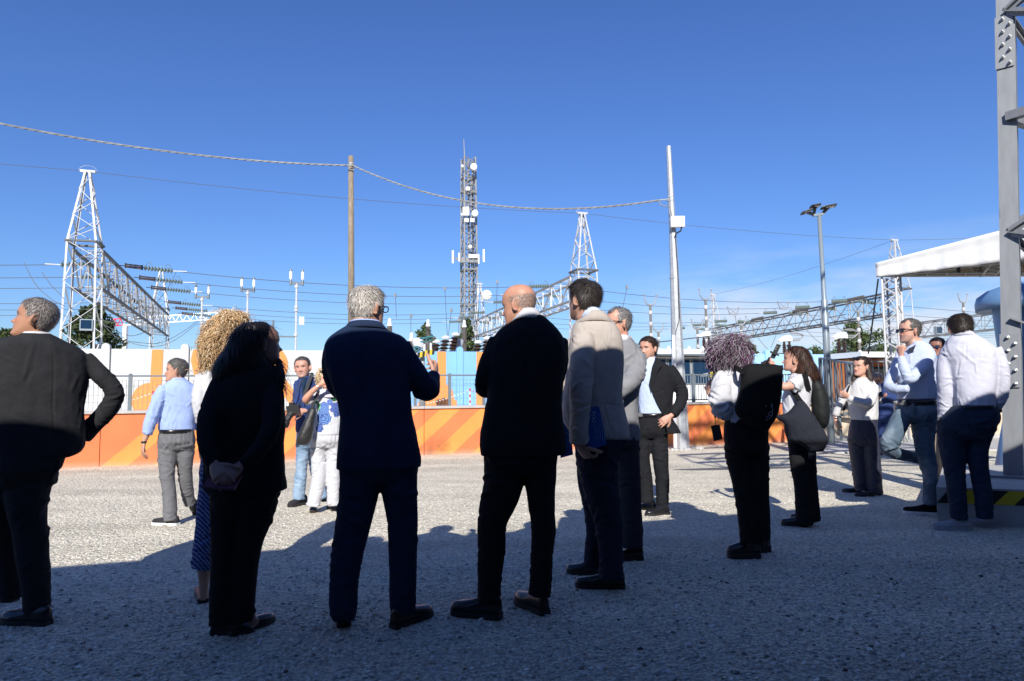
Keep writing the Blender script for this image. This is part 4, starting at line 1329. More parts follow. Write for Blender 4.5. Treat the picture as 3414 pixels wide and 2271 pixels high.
# lattice beams high over the viewer's right carry the lattice whose shadow lies on the gravel
for z0, z1, lab in ((5.1, 6.1, 'galvanised lattice beam overhead at the right, above the picture'), (7.6, 8.6, 'upper galvanised lattice beam overhead at the right, above the picture')):
    beam(Vector((2.9, 3.9, 0)), Vector((4.85, 4.55, 0)), z0, z1, .9, lab, mt='galv', step=.9)

# ------------------------------------------------------------------ pale blue tank with an overhanging rim
pT = gp(3470, 1610); Yt = 9.2
cT = at(3420, 1300, Yt); 
t = thing('tank', (cT.x, cT.y, 0), 'pale blue tank with a rounded overhanging rim behind the gantry leg', 'tank')
def zT(py): return at(3300, py, Yt).z
rr = lambda px: abs(at(px, 1200, Yt).x - cT.x) * .82
obj('body', MB().lathe((cT.x, cT.y, 0), [(rr(3300) * .80, 0.05), (rr(3343) , zT(1560)), (rr(3343), zT(1380)), (rr(3316), zT(1020)), (rr(3316), zT(1010))], 32), M['tankblue'], t, smooth=True)
obj('rim', MB().lathe((cT.x, cT.y, 0), [(rr(3316), zT(1026)), (rr(3275), zT(1030)), (rr(3260), zT(1036)), (rr(3258), zT(1010)), (rr(3266), zT(988)), (rr(3300), zT(968)), (rr(3380), zT(945)), (.02, zT(938))], 32), M['tankblue'], t, smooth=True)
obj('skirt', MB().lathe((cT.x, cT.y, 0), [(rr(3290), 0), (rr(3292), zT(1560)), (rr(3330), zT(1400)), (.1, zT(1395))], 24), M['tankblue'], t, smooth=True)

# ------------------------------------------------------------------ trees, hills, tower crane
leafm = mat('foliage', (0.05, 0.07, 0.025), 0.75, attr='Col', spec=0.25)
bark = mat('bark', (0.10, 0.075, 0.05), 0.9, var=0.2)
def tree(name, px0, px1, pytop, Y, label, cone=False, n=5200, size=.20, col=(.055, .075, .028)):
    a, b = at(px0, 1250, Y), at(px1, 1250, Y)
    c = (a + b) / 2; w = abs(b.x - a.x) / 2
    zt = at((px0 + px1) / 2, pytop, Y).z
    t = thing(name, (c.x, c.y, UG), label, 'tree')
    m = MB().tube([Vector((c.x, c.y, UG)), Vector((c.x + .1, c.y, UG + (zt - UG) * .5)), Vector((c.x, c.y, UG + (zt - UG) * .9))], [.22, .15, .04], 8)
    for k in range(9):
        z = UG + (zt - UG) * (.25 + .06 * k); an = k * 2.4
        m.tube([Vector((c.x, c.y, z)), Vector((c.x + math.cos(an) * w * .7, c.y + math.sin(an) * w * .7, z + w * .35))], [.07, .02], 5)
    obj('trunk', m, bark, t)
    H_ = zt - UG
    K = 60
    cl = []
    for k in range(K):
        u = rnd.random()
        z = UG + H_ * (.12 + .86 * u)
        prof = (1 - u) ** .75 if cone else math.sqrt(max(0.03, 1 - (2 * u - .9) ** 2))
        an = rnd.random() * 6.283; rr_ = w * prof * math.sqrt(rnd.random())
        cl.append((c.x + rr_ * math.cos(an), c.y + rr_ * math.sin(an), z, (.16 + .14 * rnd.random()) * w * (1 if not cone else .8), .7 + .6 * rnd.random()))
    cl = np.array(cl)
    idx = NR.integers(0, K, n)
    D = NR.standard_normal((n, 3)); D /= np.linalg.norm(D, axis=1)[:, None]
    rad = cl[idx, 3][:, None] * (NR.random((n, 1)) ** .4)
    Pn = cl[idx, :3] + D * rad * np.array([[1.15, 1.15, .95]])
    A = NR.standard_normal((n, 3)); A /= np.linalg.norm(A, axis=1)[:, None]
    B = np.cross(A, NR.standard_normal((n, 3))); B /= np.linalg.norm(B, axis=1)[:, None]
    s = size * (.6 + .8 * NR.random((n, 1)))
    V = np.stack([Pn - A * s, Pn + B * s * .45, Pn + A * s, Pn - B * s * .45], 1).reshape(-1, 3)
    F = np.arange(n * 4).reshape(n, 4)
    me = npmesh('crown', V, F)
    g_ = (cl[idx, 4] * (.75 + .5 * NR.random(n)))[:, None]
    cc = np.clip(np.array([col]) * g_ * (1 + .25 * (NR.random((n, 3)) - .5)), .01, .2)
    vcol(me, np.repeat(cc, 4, 0))
    obj('crown', me, leafm, t)
tree('broadleaf_tree', 205, 395, 1030, 46, 'dark green leafy tree behind the left gantry tower', n=7000, size=.17)
tree('broadleaf_tree', -60, 95, 1105, 42, 'low dark green bush by the left man\'s chin', n=3000, size=.15)
tree('conifer', 1375, 1468, 1078, 48, 'small dark conifer behind the tall insulator columns', n=3800, size=.13, col=(.055, .08, .028))
tree('conifer', 1512, 1600, 1066, 50, 'small dark conifer behind the bald man at the mast foot', n=3800, size=.13, col=(.055, .08, .028))
tree('broadleaf_tree', 2765, 2960, 1078, 55, 'feathery green tree behind the right lamp post', n=3600, size=.16, col=(.07, .10, .035))
tree('broadleaf_tree', 2640, 2800, 1165, 60, 'low green shrubs above the pale blue wall', n=2500, size=.16)
tree('broadleaf_tree', 2480, 2540, 1150, 60, 'small pale shrub above the pale blue wall by the phone', n=1500, size=.14, col=(.09, .10, .05))

hillm = mat('hazy_hill_woods', (0.055, 0.075, 0.07), 0.95, var=0.3, vscale=.012)  # distance haze put into the greyed green
V, F = [], []
n = 90
for i in range(n + 1):
    x = -1400 + 3600 * i / n
    h = 40 + 16 * math.sin(i * .31 + 1.0) + 10 * math.sin(i * .77 + 2) + 4 * math.sin(i * 2.1)
    h = max(h, 10) + (82 if x > 400 else 55)
    V += [(x, 1900, 0), (x, 1990, h * .6), (x, 2100, h)]
for i in range(n):
    for k in range(2):
        a = i * 3 + k
        F.append((a, a + 3, a + 4, a + 1))
obj('hills', MB().add(V, F), hillm, kind='structure', smooth=True)
# tower crane far away
Yc = 150
a, b = at(372, 1087, Yc), at(760, 1062, Yc)
t = thing('tower_crane', at(430, 1300, Yc), 'far red and white crane jib low in the sky at the left', 'crane')
d = (b - a).normalized(); m = MB()
def jib(p, q, m):
    L = (q - p).length; n = max(2, int(L / 1.6))
    m.bar(p, q, .22); m.bar(p + ZUP * 1.5, q + ZUP * 1.5, .22)
    for k in range(n):
        u, v = p.lerp(q, k / n), p.lerp(q, (k + 1) / n)
        m.bar(u, u.lerp(v, .5) + ZUP * 1.5, .14); m.bar(u.lerp(v, .5) + ZUP * 1.5, v, .14)
    return m
obj('jib', jib(a.lerp(b, .10), b, MB()), M['white'], t)
obj('counter_jib', jib(a, a.lerp(b, .10), MB()), M['red'], t)
obj('crane_mast', MB().bar(a.lerp(b, .12), Vector((a.lerp(b, .12).x, a.lerp(b, .12).y, 0)), .8), M['white'], t)
# ------------------------------------------------------------------ people: builders
CROPS = {'A': (0, 950, .7650), 'B': (400, 950, .7650), 'C': (1000, 900, .7973), 'D': (1500, 880, .7973), 'E': (1850, 880, .7650),
         'F': (2300, 1000, .6061), 'G': (2750, 1000, .5420), 'H': (850, 1100, .3606)}
def smooth01(x): 
    x = np.clip(x, 0, 1); return x * x * (3 - 2 * x)
def cr(pts, sub=4):
    out = []
    n = len(pts)
    A = [np.array(p, float) for p in pts]
    for i in range(n - 1):
        p0, p1, p2, p3 = A[max(i - 1, 0)], A[i], A[i + 1], A[min(i + 2, n - 1)]
        for k in range(sub):
            t = k / sub
            out.append(.5 * ((2 * p1) + (p2 - p0) * t + (2 * p0 - 5 * p1 + 4 * p2 - p3) * t * t + (3 * p1 - p0 - 3 * p2 + p3) * t ** 3))
    out.append(A[-1])
    return out
HZ_ = np.array([-.50, -.46, -.40, -.30, -.20, -.10, 0, .10, .20, .30, .40, .46, .50])
HW_ = np.array([.09, .17, .225, .268, .288, .302, .315, .325, .33, .318, .262, .185, .05])
HF_ = np.array([.30, .37, .375, .362, .36, .362, .362, .378, .375, .335, .25, .16, .03])
HB_ = np.array([.05, -.03, -.12, -.22, -.32, -.385, -.425, -.445, -.445, -.42, -.34, -.25, -.08])
def head_grid(nz=60, nf=72, jaw=1.0, offset=0.0, nose=1.0):
    t = np.linspace(0.02, math.pi - .02, nz)
    z = -.5 * np.cos(t)
    ph = np.linspace(0, 2 * math.pi, nf, endpoint=False)
    w = np.interp(z, HZ_, HW_); f = np.interp(z, HZ_, HF_); b = np.interp(z, HZ_, HB_)
    k = np.array([1, 2, 3, 2, 1.]) / 9
    def sm(a): return np.convolve(np.pad(a, 2, mode='edge'), k, 'valid')
    w, f, b = sm(w), sm(f), sm(b)
    w = np.where(z < -.15, w * jaw, w)
    c, s = np.cos(ph), np.sin(ph)
    Z = np.repeat(z[:, None], nf, 1)
    sg = lambda a, p: np.sign(a) * np.abs(a) ** p
    X = w[:, None] * sg(s, .88)[None]
    mid = (f + b) / 2; half = (f - b) / 2
    Y = mid[:, None] + half[:, None] * sg(c, .85)[None]
    fr = smooth01((Y - .12) / .16)
    g = lambda x0, z0, sx, sz: np.exp(-((np.abs(X) - x0) / sx) ** 2 - ((Z - z0) / sz) ** 2)
    d = np.zeros_like(X)
    ramp = smooth01((.06 - Z) / .24) * smooth01((Z + .205) / .035)
    d += nose * (.035 + .072 * smooth01((0.02 - Z) / .19)) * ramp * np.exp(-(X / (.032 + .03 * smooth01((-.06 - Z) / .1))) ** 2)
    d += .022 * g(.06, -.17, .022, .03)
    d -= .038 * g(.135, .0, .075, .045)
    d += .018 * g(.12, .085, .12, .035)
    d += .016 * g(.19, -.10, .07, .07)
    d += .020 * g(.0, -.250, .075, .018) + .022 * g(.0, -.305, .06, .020) - .016 * g(.0, -.277, .095, .010) - .012 * g(0, -.35, .08, .022)
    d += .028 * g(.0, -.43, .075, .05)
    d -= .010 * g(.12, -.24, .02, .06)
    Y = Y + d * fr
    V = np.stack([X, Y, Z], 2).reshape(-1, 3)
    F = []
    for i in range(nz - 1):
        for j in range(nf):
            j2 = (j + 1) % nf
            F.append((i * nf + j, i * nf + j2, (i + 1) * nf + j2, (i + 1) * nf + j))
    return V, F, nz, nf
HEADV, HEADF, HNZ, HNF = head_grid()

def hair_mask(P, hl=.29, style='full'):
    x, y, z = P[:, 0], P[:, 1], P[:, 2]
    zl = np.interp(y, [-.45, -.30, -.16, -.09, -.02, .05, .10, .15, .22, .30, .40], [-.30, -.30, -.22, -.06, .07, .02, .0, .14, hl - .05, hl, hl + .03])
    zl = zl - np.where(y > .15, .05 * smooth01((.16 - np.abs(x)) / .2) * 0, 0)
    m = smooth01((z - zl) / .045)
    if style == 'horseshoe':
        m = m * smooth01((.235 - z) / .07) * smooth01((.12 - y) / .06)
    elif style == 'spot':
        m = m * (1 - .96 * np.exp(-((x) / .12) ** 2 - ((y + .20) / .15) ** 2 - ((z - .40) / .16) ** 2 * .3))
    elif style == 'thin':
        q = np.exp(-((x) / .12) ** 2 - ((y + .10) / .15) ** 2) * smooth01((z - .25) / .1)
        m = m * (1 - .85 * q)
    elif style == 'recede':
        m = m * (1 - smooth01((y - .02) / .14) * smooth01((np.abs(x) - .10) / .08) * smooth01((z - .2) / .06))
    return m

SKIN = mat('skin', (.5, .3, .22), 0.5, attr='Col', spec=0.4, bump=.12, bscale=140, bdist=.002)
HAIRM = mat('hair_strands', (.1, .1, .1), 0.5, attr='Col', spec=0.4)
CLOTH = {}
def cloth(name, col, rough=.88, var=.10, bump=.30, bscale=26, bdist=.012, sheen=.0, spec=.2, vscale=14, **kw):
    if name not in CLOTH:
        CLOTH[name] = mat(name, col, rough, 0, var=var, vscale=vscale, bump=bump, bscale=bscale, bdist=bdist, sheen=sheen, spec=spec, **kw)
    return CLOTH[name]

def fold_disp(P, Nn, folds, w):
    # each fold is a soft crest with a valley on either side, running from A to B
    d = np.zeros(len(P))
    Q = P + w * .030
    for A, B, n, wd, am, *xr in folds:
        xr = xr[0] if xr else 0.0
        A = np.array(A); B = np.array(B); n = np.array(n)
        ab = B - A; L2 = max(ab @ ab, 1e-9)
        R_ = math.sqrt(L2) * .5 + wd * 4 + xr
        c = (A + B) / 2
        idx = np.nonzero((np.abs(Q - c) < R_).all(1))[0]
        if len(idx) == 0: continue
        q = Q[idx]
        k = (Nn[idx] @ n) > .25
        if not k.any(): continue
        idx = idx[k]; q = q[k]
        t = ((q - A) @ ab) / L2
        tc = np.clip(t, 0, 1)
        v = q - (A + tc[:, None] * ab)
        v = v - (v @ n)[:, None] * n
        x = np.linalg.norm(v, axis=1) / wd
        prof = (1 - .9 * x * x) * np.exp(-.75 * x * x)
        end = np.sin(np.pi * np.clip(t * .94 + .03, 0, 1)) ** .5
        d[idx] += am * prof * end
    return d

def wrinkle(me, amp, seed=0, sc=(7, 7, 15), lim=None, folds=None):
    P, Nn = coords(me).astype(np.float64), normals(me)
    S = np.array(sc)
    w = np.stack([noise3(P * 5, seed + 3), noise3(P * 5, seed + 5), noise3(P * 5 + 9, seed + 7)], 1) * .35
    # rotate the frame a little so folds run diagonally
    a = .5 + seed * .37
    Q = P.copy()
    Q[:, 2] = P[:, 2] + .55 * math.sin(a) * P[:, 0] + .55 * math.cos(a) * P[:, 1]
    r1 = 1 - np.abs(noise3(Q * S + w * 2, seed)) * 2.4
    r2 = 1 - np.abs(noise3(Q[:, [1, 2, 0]] * 13 + w * 2 + 5, seed + 11)) * 2.4
    r3 = 1 - np.abs(noise3(Q * 24 + w * 3 + 2, seed + 13)) * 2.4
    l = noise3(P * 5.5, seed + 19)
    d = amp * (.30 * r1 + .22 * r2 + .15 * r3 + .55 * l)
    if folds: d = d + fold_disp(P, Nn, folds, w)
    if lim is not None: d = d * lim(P)
    P = P + Nn * d[:, None]
    me.vertices.foreach_set('co', P.astype(np.float32).ravel())
    me.update()
    return me

def strands(me_name, P, D, N, L, W, C, lift=.25, curl=0.0):
    """one tapering, bent ribbon per row"""
    n = len(P)
    L = np.asarray(L).reshape(-1, 1) * np.ones((n, 1)); W = np.asarray(W).reshape(-1, 1) * np.ones((n, 1))
    S = np.cross(D, N); S /= np.maximum(np.linalg.norm(S, axis=1), 1e-6)[:, None]
    p1 = P + D * L * .5 + N * L * lift * .7
    p2 = P + D * L + N * L * lift * (.6 - curl)
    V = np.stack([P - S * W, P + S * W, p1 - S * W * .8, p1 + S * W * .8, p2], 1).reshape(-1, 3)
    b = (np.arange(n) * 5)[:, None]
    F = np.vstack([b + np.array([[0, 1, 3]]), b + np.array([[0, 3, 2]]), b + np.array([[2, 3, 4]])])
    me = npmesh(me_name, V, F)
    vcol(me, np.repeat(np.clip(C, 0, 1), 5, 0))
    return me

def join_np(name, metas):
    """join triangle meshes given as (V, F, C)"""
    o, Vs, Fs, Cs = 0, [], [], []
    for V, F, C in metas:
        Vs.append(V); Fs.append(F + o); Cs.append(C); o += len(V)
    me = npmesh(name, np.vstack(Vs), np.vstack(Fs)); vcol(me, np.clip(np.vstack(Cs), 0, 1))
    return me

def curls(P, N, D, L, r, k, w, C, seg=17):
    """corkscrew locks as three sided tubes"""
    n = len(P)
    S = np.cross(D, N); S /= np.maximum(np.linalg.norm(S, axis=1), 1e-6)[:, None]
    t = np.linspace(0, 1, seg)
    ph0 = NR.random(n) * 6.283
    k = np.asarray(k) * np.ones(n); r = np.asarray(r) * np.ones(n); L = np.asarray(L) * np.ones(n)
    ang = ph0[:, None] + 6.283 * k[:, None] * t[None]
    cen = P[:, None] + D[:, None] * (L[:, None] * t[None])[:, :, None] + N[:, None] * (r[:, None] * (np.cos(ang) * .8 + .5 - .6 * t[None]))[:, :, None] + S[:, None] * (r[:, None] * np.sin(ang))[:, :, None]
    ww = w * (1 - .55 * t)[None, :, None]
    V = []
    for a in (0, 2.09, 4.19):
        V.append(cen + N[:, None] * math.cos(a) * ww + S[:, None] * math.sin(a) * ww)
    V = np.stack(V, 2).reshape(-1, 3)
    base = (np.arange(n) * seg * 3)[:, None, None]
    F = []
    for j in range(seg - 1):
        for a in range(3):
            b = (a + 1) % 3
            F.append((j * 3 + a, j * 3 + b, (j + 1) * 3 + b)); F.append((j * 3 + a, (j + 1) * 3 + b, (j + 1) * 3 + a))
    F = (np.array(F)[None] + base).reshape(-1, 3)
    return V, F, np.repeat(C, seg * 3, 0)

class Person:
    def __init__(s, label, crop, base, skin=(.50, .27, .185), near=True, face=False):
        s.c = crop; s.near = near; s.skin_col = skin
        s.B = gp(*s.px(*base))
        h = Vector((s.B.x - CAM.x, s.B.y - CAM.y, 0)); s.D = h.length
        s.ey = h.normalized(); s.ex = Vector((s.ey.y, -s.ey.x, 0)); s.ez = ZUP
        s.t = thing('person', s.B, label, 'person', 'people standing in the yard')
        s.sk = MB()
        s.paint = []
        s.vx = .0050 if face else (.0062 if near else .0072); s.face = face
        s.exposed = []
    def px(s, x, y, c=None):
        x0, y0, k = CROPS[c or s.c]
        return x0 + x * k, y0 + y * k
    def pt(s, x, y, dd=0.0, c=None):
        d = ray(*s.px(x, y, c))
        return CAM + d * ((s.D + dd) / d.dot(s.ey))
    def mpx(s, x, y, dd=0.0, c=None):
        return (s.pt(x + 10, y, dd, c) - s.pt(x - 10, y, dd, c)).length / 20
    def ring(s, row, grow=0.0, scale=1.0, n=30, p=2.4):
        y, xl, xr, th = row[:4]; dd = row[4] if len(row) > 4 else 0.0
        c = (s.pt(xl, y, dd) + s.pt(xr, y, dd)) / 2
        a = ((s.pt(xr, y, dd) - s.pt(xl, y, dd)).length / 2) * scale + grow
        b = th / 2 * scale + grow
        out = []
        for k in range(n):
            t = 2 * math.pi * k / n
            ct, st = math.cos(t), math.sin(t)
            out.append(c + s.ex * a * math.copysign(abs(ct) ** (2 / p), ct) + s.ey * b * math.copysign(abs(st) ** (2 / p), st))
        return out
    def rows(s, rows, sub=3):
        rows = [tuple(r) + (0.0,) * (5 - len(r)) for r in rows]
        return [tuple(r) for r in cr(rows, sub)]
    def limbp(s, pts, sub=5):
        P = []
        for q in pts:
            x, y, dd, r = q[:4]
            c = q[4] if len(q) > 4 else None
            v = s.pt(x, y, dd, c); P.append((v.x, v.y, v.z, r * s.mpx(x, y, dd, c)))
        P = cr(P, sub)
        return [Vector(p[:3]) for p in P], [max(p[3], .004) for p in P]
    def limb(s, mb, pts, n=16, scale=1.0, grow=0.0):
        P, r = s.limbp(pts)
        mb.tube(P, [q * scale + grow for q in r], n)
        return P, r
    def limb_folds(s, L, dens=1.0, rng=None):
        P, r = s.limbp(L)
        n = len(P); out = []
        if n < 6: return out
        # how much the limb bends decides where the cloth bunches
        bend = [0.15] * n
        for i in range(2, n - 2):
            a, b = (P[i] - P[i - 2]).normalized(), (P[i + 2] - P[i]).normalized()
            v = 1 - max(-1, min(1, a.dot(b)))
            for j in range(max(0, i - 3), min(n, i + 4)): bend[j] += v * .9
        for i in range(int(n * .82), n): bend[i] += .35
        cnt = int(26 * dens)
        for _ in range(cnt):
            i = rng.choices(range(1, n - 1), weights=bend[1:-1])[0]
            t = (P[i + 1] - P[i - 1]).normalized()
            a = t.cross(Vector((.3, .2, 1)) if abs(t.z) < .9 else Vector((0, 1, .1))).normalized(); b = t.cross(a)
            ph = rng.random() * 6.283
            nn = a * math.cos(ph) + b * math.sin(ph)
            if nn.dot(s.ey) > .35: nn = nn - s.ey * 2 * nn.dot(s.ey); nn = (nn - t * nn.dot(t)).normalized()
            ac = t.cross(nn)
            sk_ = rng.uniform(-1.1, 1.1)
            dr = (ac + t * sk_).normalized()
            c = P[i] + nn * r[i]
            L_ = r[i] * rng.uniform(.7, 1.7)
            out.append((c - dr * L_ / 2, c + dr * L_ / 2, nn, r[i] * rng.uniform(.11, .20), r[i] * rng.uniform(.05, .12) * (1 if rng.random() < .75 else -1)))
        return out
    def torso_folds(s, rows, dens=1.0, rng=None):
        rr = s.rows(rows, 3); out = []
        n = len(rr)
        if n < 6: return out
        rings = [s.ring(r) for r in rr]
        hgt = rings[0][0].z - rings[-1][0].z
        for _ in range(int(26 * dens)):
            i = rng.randrange(int(n * .25), n - 2)
            k = rng.randrange(30)
            p = rings[i][k]; cen = sum((Vector(q) for q in rings[i]), Vector()) / 30
            nn = (p - cen).normalized()
            if nn.dot(s.ey) > .3: continue
            side = (p - cen).dot(s.ex)
            w = 1 if side > 0 else -1
            dr = (ZUP * rng.uniform(.35, 1.2) + s.ex * w * rng.uniform(-.25, 1.0))
            dr = (dr - nn * dr.dot(nn)).normalized()
            L_ = rng.uniform(.08, .24)
            out.append((p - dr * L_ / 2, p + dr * L_ / 2, nn, rng.uniform(.008, .017), rng.uniform(.0025, .006) * (1 if rng.random() < .7 else -1)))
        # pulls at the waistband or hem
        for _ in range(int(12 * dens)):
            k = rng.randrange(30); p = rings[-2][k]; cen = sum((Vector(q) for q in rings[-2]), Vector()) / 30
            nn = (p - cen).normalized()
            if nn.dot(s.ey) > .3: continue
            dr = (ZUP + s.ex * rng.uniform(-.5, .5)); dr = (dr - nn * dr.dot(nn)).normalized()
            out.append((p, p + dr * rng.uniform(.05, .14), nn, rng.uniform(.007, .013), rng.uniform(.002, .005)))
        return out
    def garment(s, name, m_, rows, limbs=(), amp=.005, seed=0, vox=None, core=True, extra=None, label=None, sc=(8, 8, 6), cut=None, smooth=2, thick=None, lim=None, fold=1.0, lines=()):
        mb = MB()
        if rows:
            if name in ('trousers', 'jeans'):
                # ease the seat into the thighs
                rows = [tuple(r) + (0.0,) * (5 - len(r)) for r in rows]
                y, a, b, th, dd = rows[-1]
                k = .03 / s.mpx((a + b) / 2, y)
                rows = rows[:-1] + [(y - k, a, b, th, dd), (y + k * .9, a + (b - a) * .012, b - (b - a) * .012, th * .70, dd)]
            rr = s.rows(rows)
            mb.loft([s.ring(r) for r in rr])
            if core: s.sk.loft([s.ring(r, scale=.80, n=18) for r in rr])
        for L in limbs:
            s.limb(mb, L)
            if core: s.limb(s.sk, L, n=10, scale=.66)
        if extra: extra(mb)
        me = remesh(mb, vox or (.0085 if s.near else .0108), smooth)
        if amp:
            rng = random.Random(seed * 7 + 1)
            fl = []
            k = amp / .0065
            if rows: fl += s.torso_folds(rows, fold, rng)
            for L in limbs: fl += s.limb_folds(L, fold, rng)
            fl = [(a, b, n, w_, m * k) for a, b, n, w_, m in fl]
            for x0, y0, x1, y1, w_, am in lines: fl.append((s.pt(x0, y0, -.12), s.pt(x1, y1, -.12), -s.ey, w_, am, .16))
            wrinkle(me, amp, seed, sc, lim, fl)
        if cut:
            import bmesh
            bm = bmesh.new(); bm.from_mesh(me)
            kill = [f for f in bm.faces if cut(f.calc_center_median(), f.normal)]
            bmesh.ops.delete(bm, geom=kill, context='FACES')
            for _ in range(6):
                new = {}
                for e in bm.edges:
                    if e.is_boundary:
                        for a_, b_ in ((e.verts[0], e.verts[1]), (e.verts[1], e.verts[0])):
                            new.setdefault(a_, []).append(b_.co.copy())
                for v_, q_ in new.items(): v_.co = v_.co * .4 + sum(q_, Vector()) / len(q_) * .6
            bm.to_mesh(me); bm.free()
        o = obj(name, me, m_, s.t, smooth=True, label=label)
        if thick: o.modifiers.new('cloth', 'SOLIDIFY').thickness = thick
        return o
    def band(s, name, m_, rows, th=.006, grow=.0, sub=2, parent=None, smooth=True, p=2.3, tilt=0.0, label=None):
        rr = s.rows(rows, sub)
        rings = []
        for r in rr:
            rg = s.ring(r, grow, p=p)
            c = sum((Vector(q) for q in rg), Vector()) / len(rg)
            rings.append([q + ZUP * tilt * (q - c).dot(s.ey) for q in rg])
        mb = MB().loft(rings, cap=False)
        o = obj(name, mb, m_, parent or s.t, smooth=smooth, label=label)
        o.modifiers.new('thickness', 'SOLIDIFY').thickness = th
        return o
    # ---------------------------------------------------------------- head
    def head(s, x, y, H, yaw, pitch=0, roll=0, dd=0.0, jaw=1.0, neck=None, neck_r=.058, hair=None, beard=None, brow=None, lips=(.42, .16, .13),
             eye_open=True, nose=1.0, c=None, ears=True):
        a = R(yaw)
        fwd = -s.ex * math.sin(a) - s.ey * math.cos(a)
        right = fwd.cross(ZUP).normalized()
        M_ = Matrix.Rotation(R(pitch), 3, right)
        fwd = M_ @ fwd; up = M_ @ ZUP
        if roll:
            M2 = Matrix.Rotation(R(roll), 3, fwd); right = M2 @ right; up = M2 @ up
        s.H = H; s.Hc = s.pt(x, y, dd, c)
        s.Hm = np.array([list(right), list(fwd), list(up)]) * H      # rows
        V = (HEADV if jaw == 1.0 and nose == 1.0 else head_grid(jaw=jaw, nose=nose)[0])
        s.HV = V
        s.hw = lambda P: np.asarray(P) @ s.Hm + np.array(s.Hc)
        s.hl = lambda P: (np.asarray(P) - np.array(s.Hc)) @ np.linalg.inv(s.Hm)
        W = s.hw(V)
        nf, nz = HNF, HNZ
        s.sk.loft([[Vector(W[i * nf + j]) for j in range(nf)] for i in range(nz)])
        if ears:
            for sg in (-1, 1):
                c0 = Vector(s.hw([[sg * .325, -.035, -.03]])[0])
                X = (right * sg * .80 - fwd * .6).normalized(); Z = (up * .98 - fwd * .18).normalized(); Y = Z.cross(X)
                s.sk.blob(c0, .016 * H / .235 * 1.0, .021, .030, (X, Y, Z), 12, 8)
                pts = []
                for k in range(13):
                    t = R(-60 + 290 * k / 12)
                    pts.append(c0 + X * .011 + Y * (-.021 * math.sin(t) * -1 if False else .021 * math.cos(t + 1.2)) + Z * .033 * math.sin(t + 1.2))
                s.sk.tube(pts, .0062, 6)
        if neck:
            nb = s.pt(*neck)
            nt = Vector(s.hw([[0, -.10, -.22]])[0]); nm = Vector(s.hw([[0, -.07, -.42]])[0])
            s.sk.tube([nt, nm, nm.lerp(nb, .6), nb], [neck_r * .96, neck_r, neck_r * 1.05, neck_r * 1.25], 20)
        s.feat = dict(beard=beard, brow=brow, lips=lips, eye=eye_open, hair=hair)
        return s
    def hair(s, cols, hl=.29, style='full', thick=.035, n=2600, length=.022, width=.0012, lift=.10, seed=1, rough=0.0, shell=True, fwd=False, name='hair'):
        V = s.HV
        m = hair_mask(V, hl, style)
        Hn = V - np.array([[0, -.04, .02]]); Hn = Hn / np.linalg.norm(Hn, axis=1)[:, None]
        nzv = noise3(V * 9, seed)
        th = thick * m * (1 + .25 * nzv + .15 * noise3(V * 22, seed + 3))
        S = V + Hn * (th - .012 * (m < .05))[:, None]
        W = s.hw(S)
        F = [f for f in HEADF if min(m[i] for i in f) > .12]
        cols = np.array(cols, float)
        metas = []
        Wn = (Hn @ s.Hm); Wn /= np.linalg.norm(Wn, axis=1)[:, None]
        if shell:
            base = cols.mean(0) * .62
            ff = np.array(F); tri = np.vstack([ff[:, [0, 1, 2]], ff[:, [0, 2, 3]]])
            pick = cols[NR.integers(0, len(cols), len(V))] * .35 + base * .6
            metas.append((W, tri, pick))
        pr = m * (m > .12); pr = pr / pr.sum()
        idx = NR.choice(len(V), n, p=pr)
        P = W[idx] + NR.standard_normal((n, 3)) * .0035
        crown = s.hw([[0, -.24, .52]])[0]
        D = P - crown
        Nn = Wn[idx]
        if fwd: D = D + np.array(s.Hm[1] / s.H) * .04
        D = D - Nn * (D * Nn).sum(1)[:, None]
        D = D / np.maximum(np.linalg.norm(D, axis=1), 1e-5)[:, None]
        D = D + .28 * NR.standard_normal((n, 3)); D = D - Nn * (D * Nn).sum(1)[:, None]; D /= np.linalg.norm(D, axis=1)[:, None]
        Cc = cols[NR.integers(0, len(cols), n)] * (.7 + .6 * NR.random((n, 1)))
        L = length * (.5 + NR.random(n))
        me2 = strands('tmp', P - Nn * .002, D, Nn, L, width, Cc, lift)
        V2 = coords(me2).astype(float)
        F2 = np.empty(len(me2.polygons) * 3, dtype=np.int32); me2.polygons.foreach_get('vertices', F2)
        bpy.data.meshes.remove(me2)
        metas.append((V2, F2.reshape(-1, 3), np.repeat(Cc, 5, 0)))
        me = join_np(name, metas)
        s.scalp = (cols.mean(0), hl, style)
        return obj(name, me, HAIRM, s.t, smooth=True)
    def hair_volume(s, rows, cols, n=3000, length=.07, width=.0016, lift=.12, curl=None, vox=.012, down=1.0, amp=.006, seed=2, extra=None, tint=None, name='hair', base=.5, part=None):
        mb = MB()
        mb.loft([s.ring(r) for r in s.rows(rows, 3)])
        if extra: extra(mb)
        me = remesh(mb, vox, 3)
        wrinkle(me, amp, seed, (13, 13, 9))
        V, N = coords(me).astype(float), normals(me).astype(float)
        cols = np.array(cols, float)
        import bmesh
        bm = bmesh.new(); bm.from_mesh(me); bmesh.ops.triangulate(bm, faces=bm.faces)
        bm.to_mesh(me); bm.free()
        F = np.empty(len(me.polygons) * 3, dtype=np.int32); me.polygons.foreach_get('vertices', F); F = F.reshape(-1, 3)
        def colr(P, k):
            c = cols[NR.integers(0, len(cols), k)] * (.6 + .8 * NR.random((k, 1)))
            if tint is not None: c = tint(P, c)
            return c
        metas = [(V, F, colr(V, len(V)) * base)]
        idx = NR.integers(0, len(V), n)
        P, Nn = V[idx], N[idx]
        D = np.tile(np.array([[0, 0, -1.0]]), (n, 1)) * down
        top = V[:, 2].max(); cc = V.mean(0); cc[2] = top
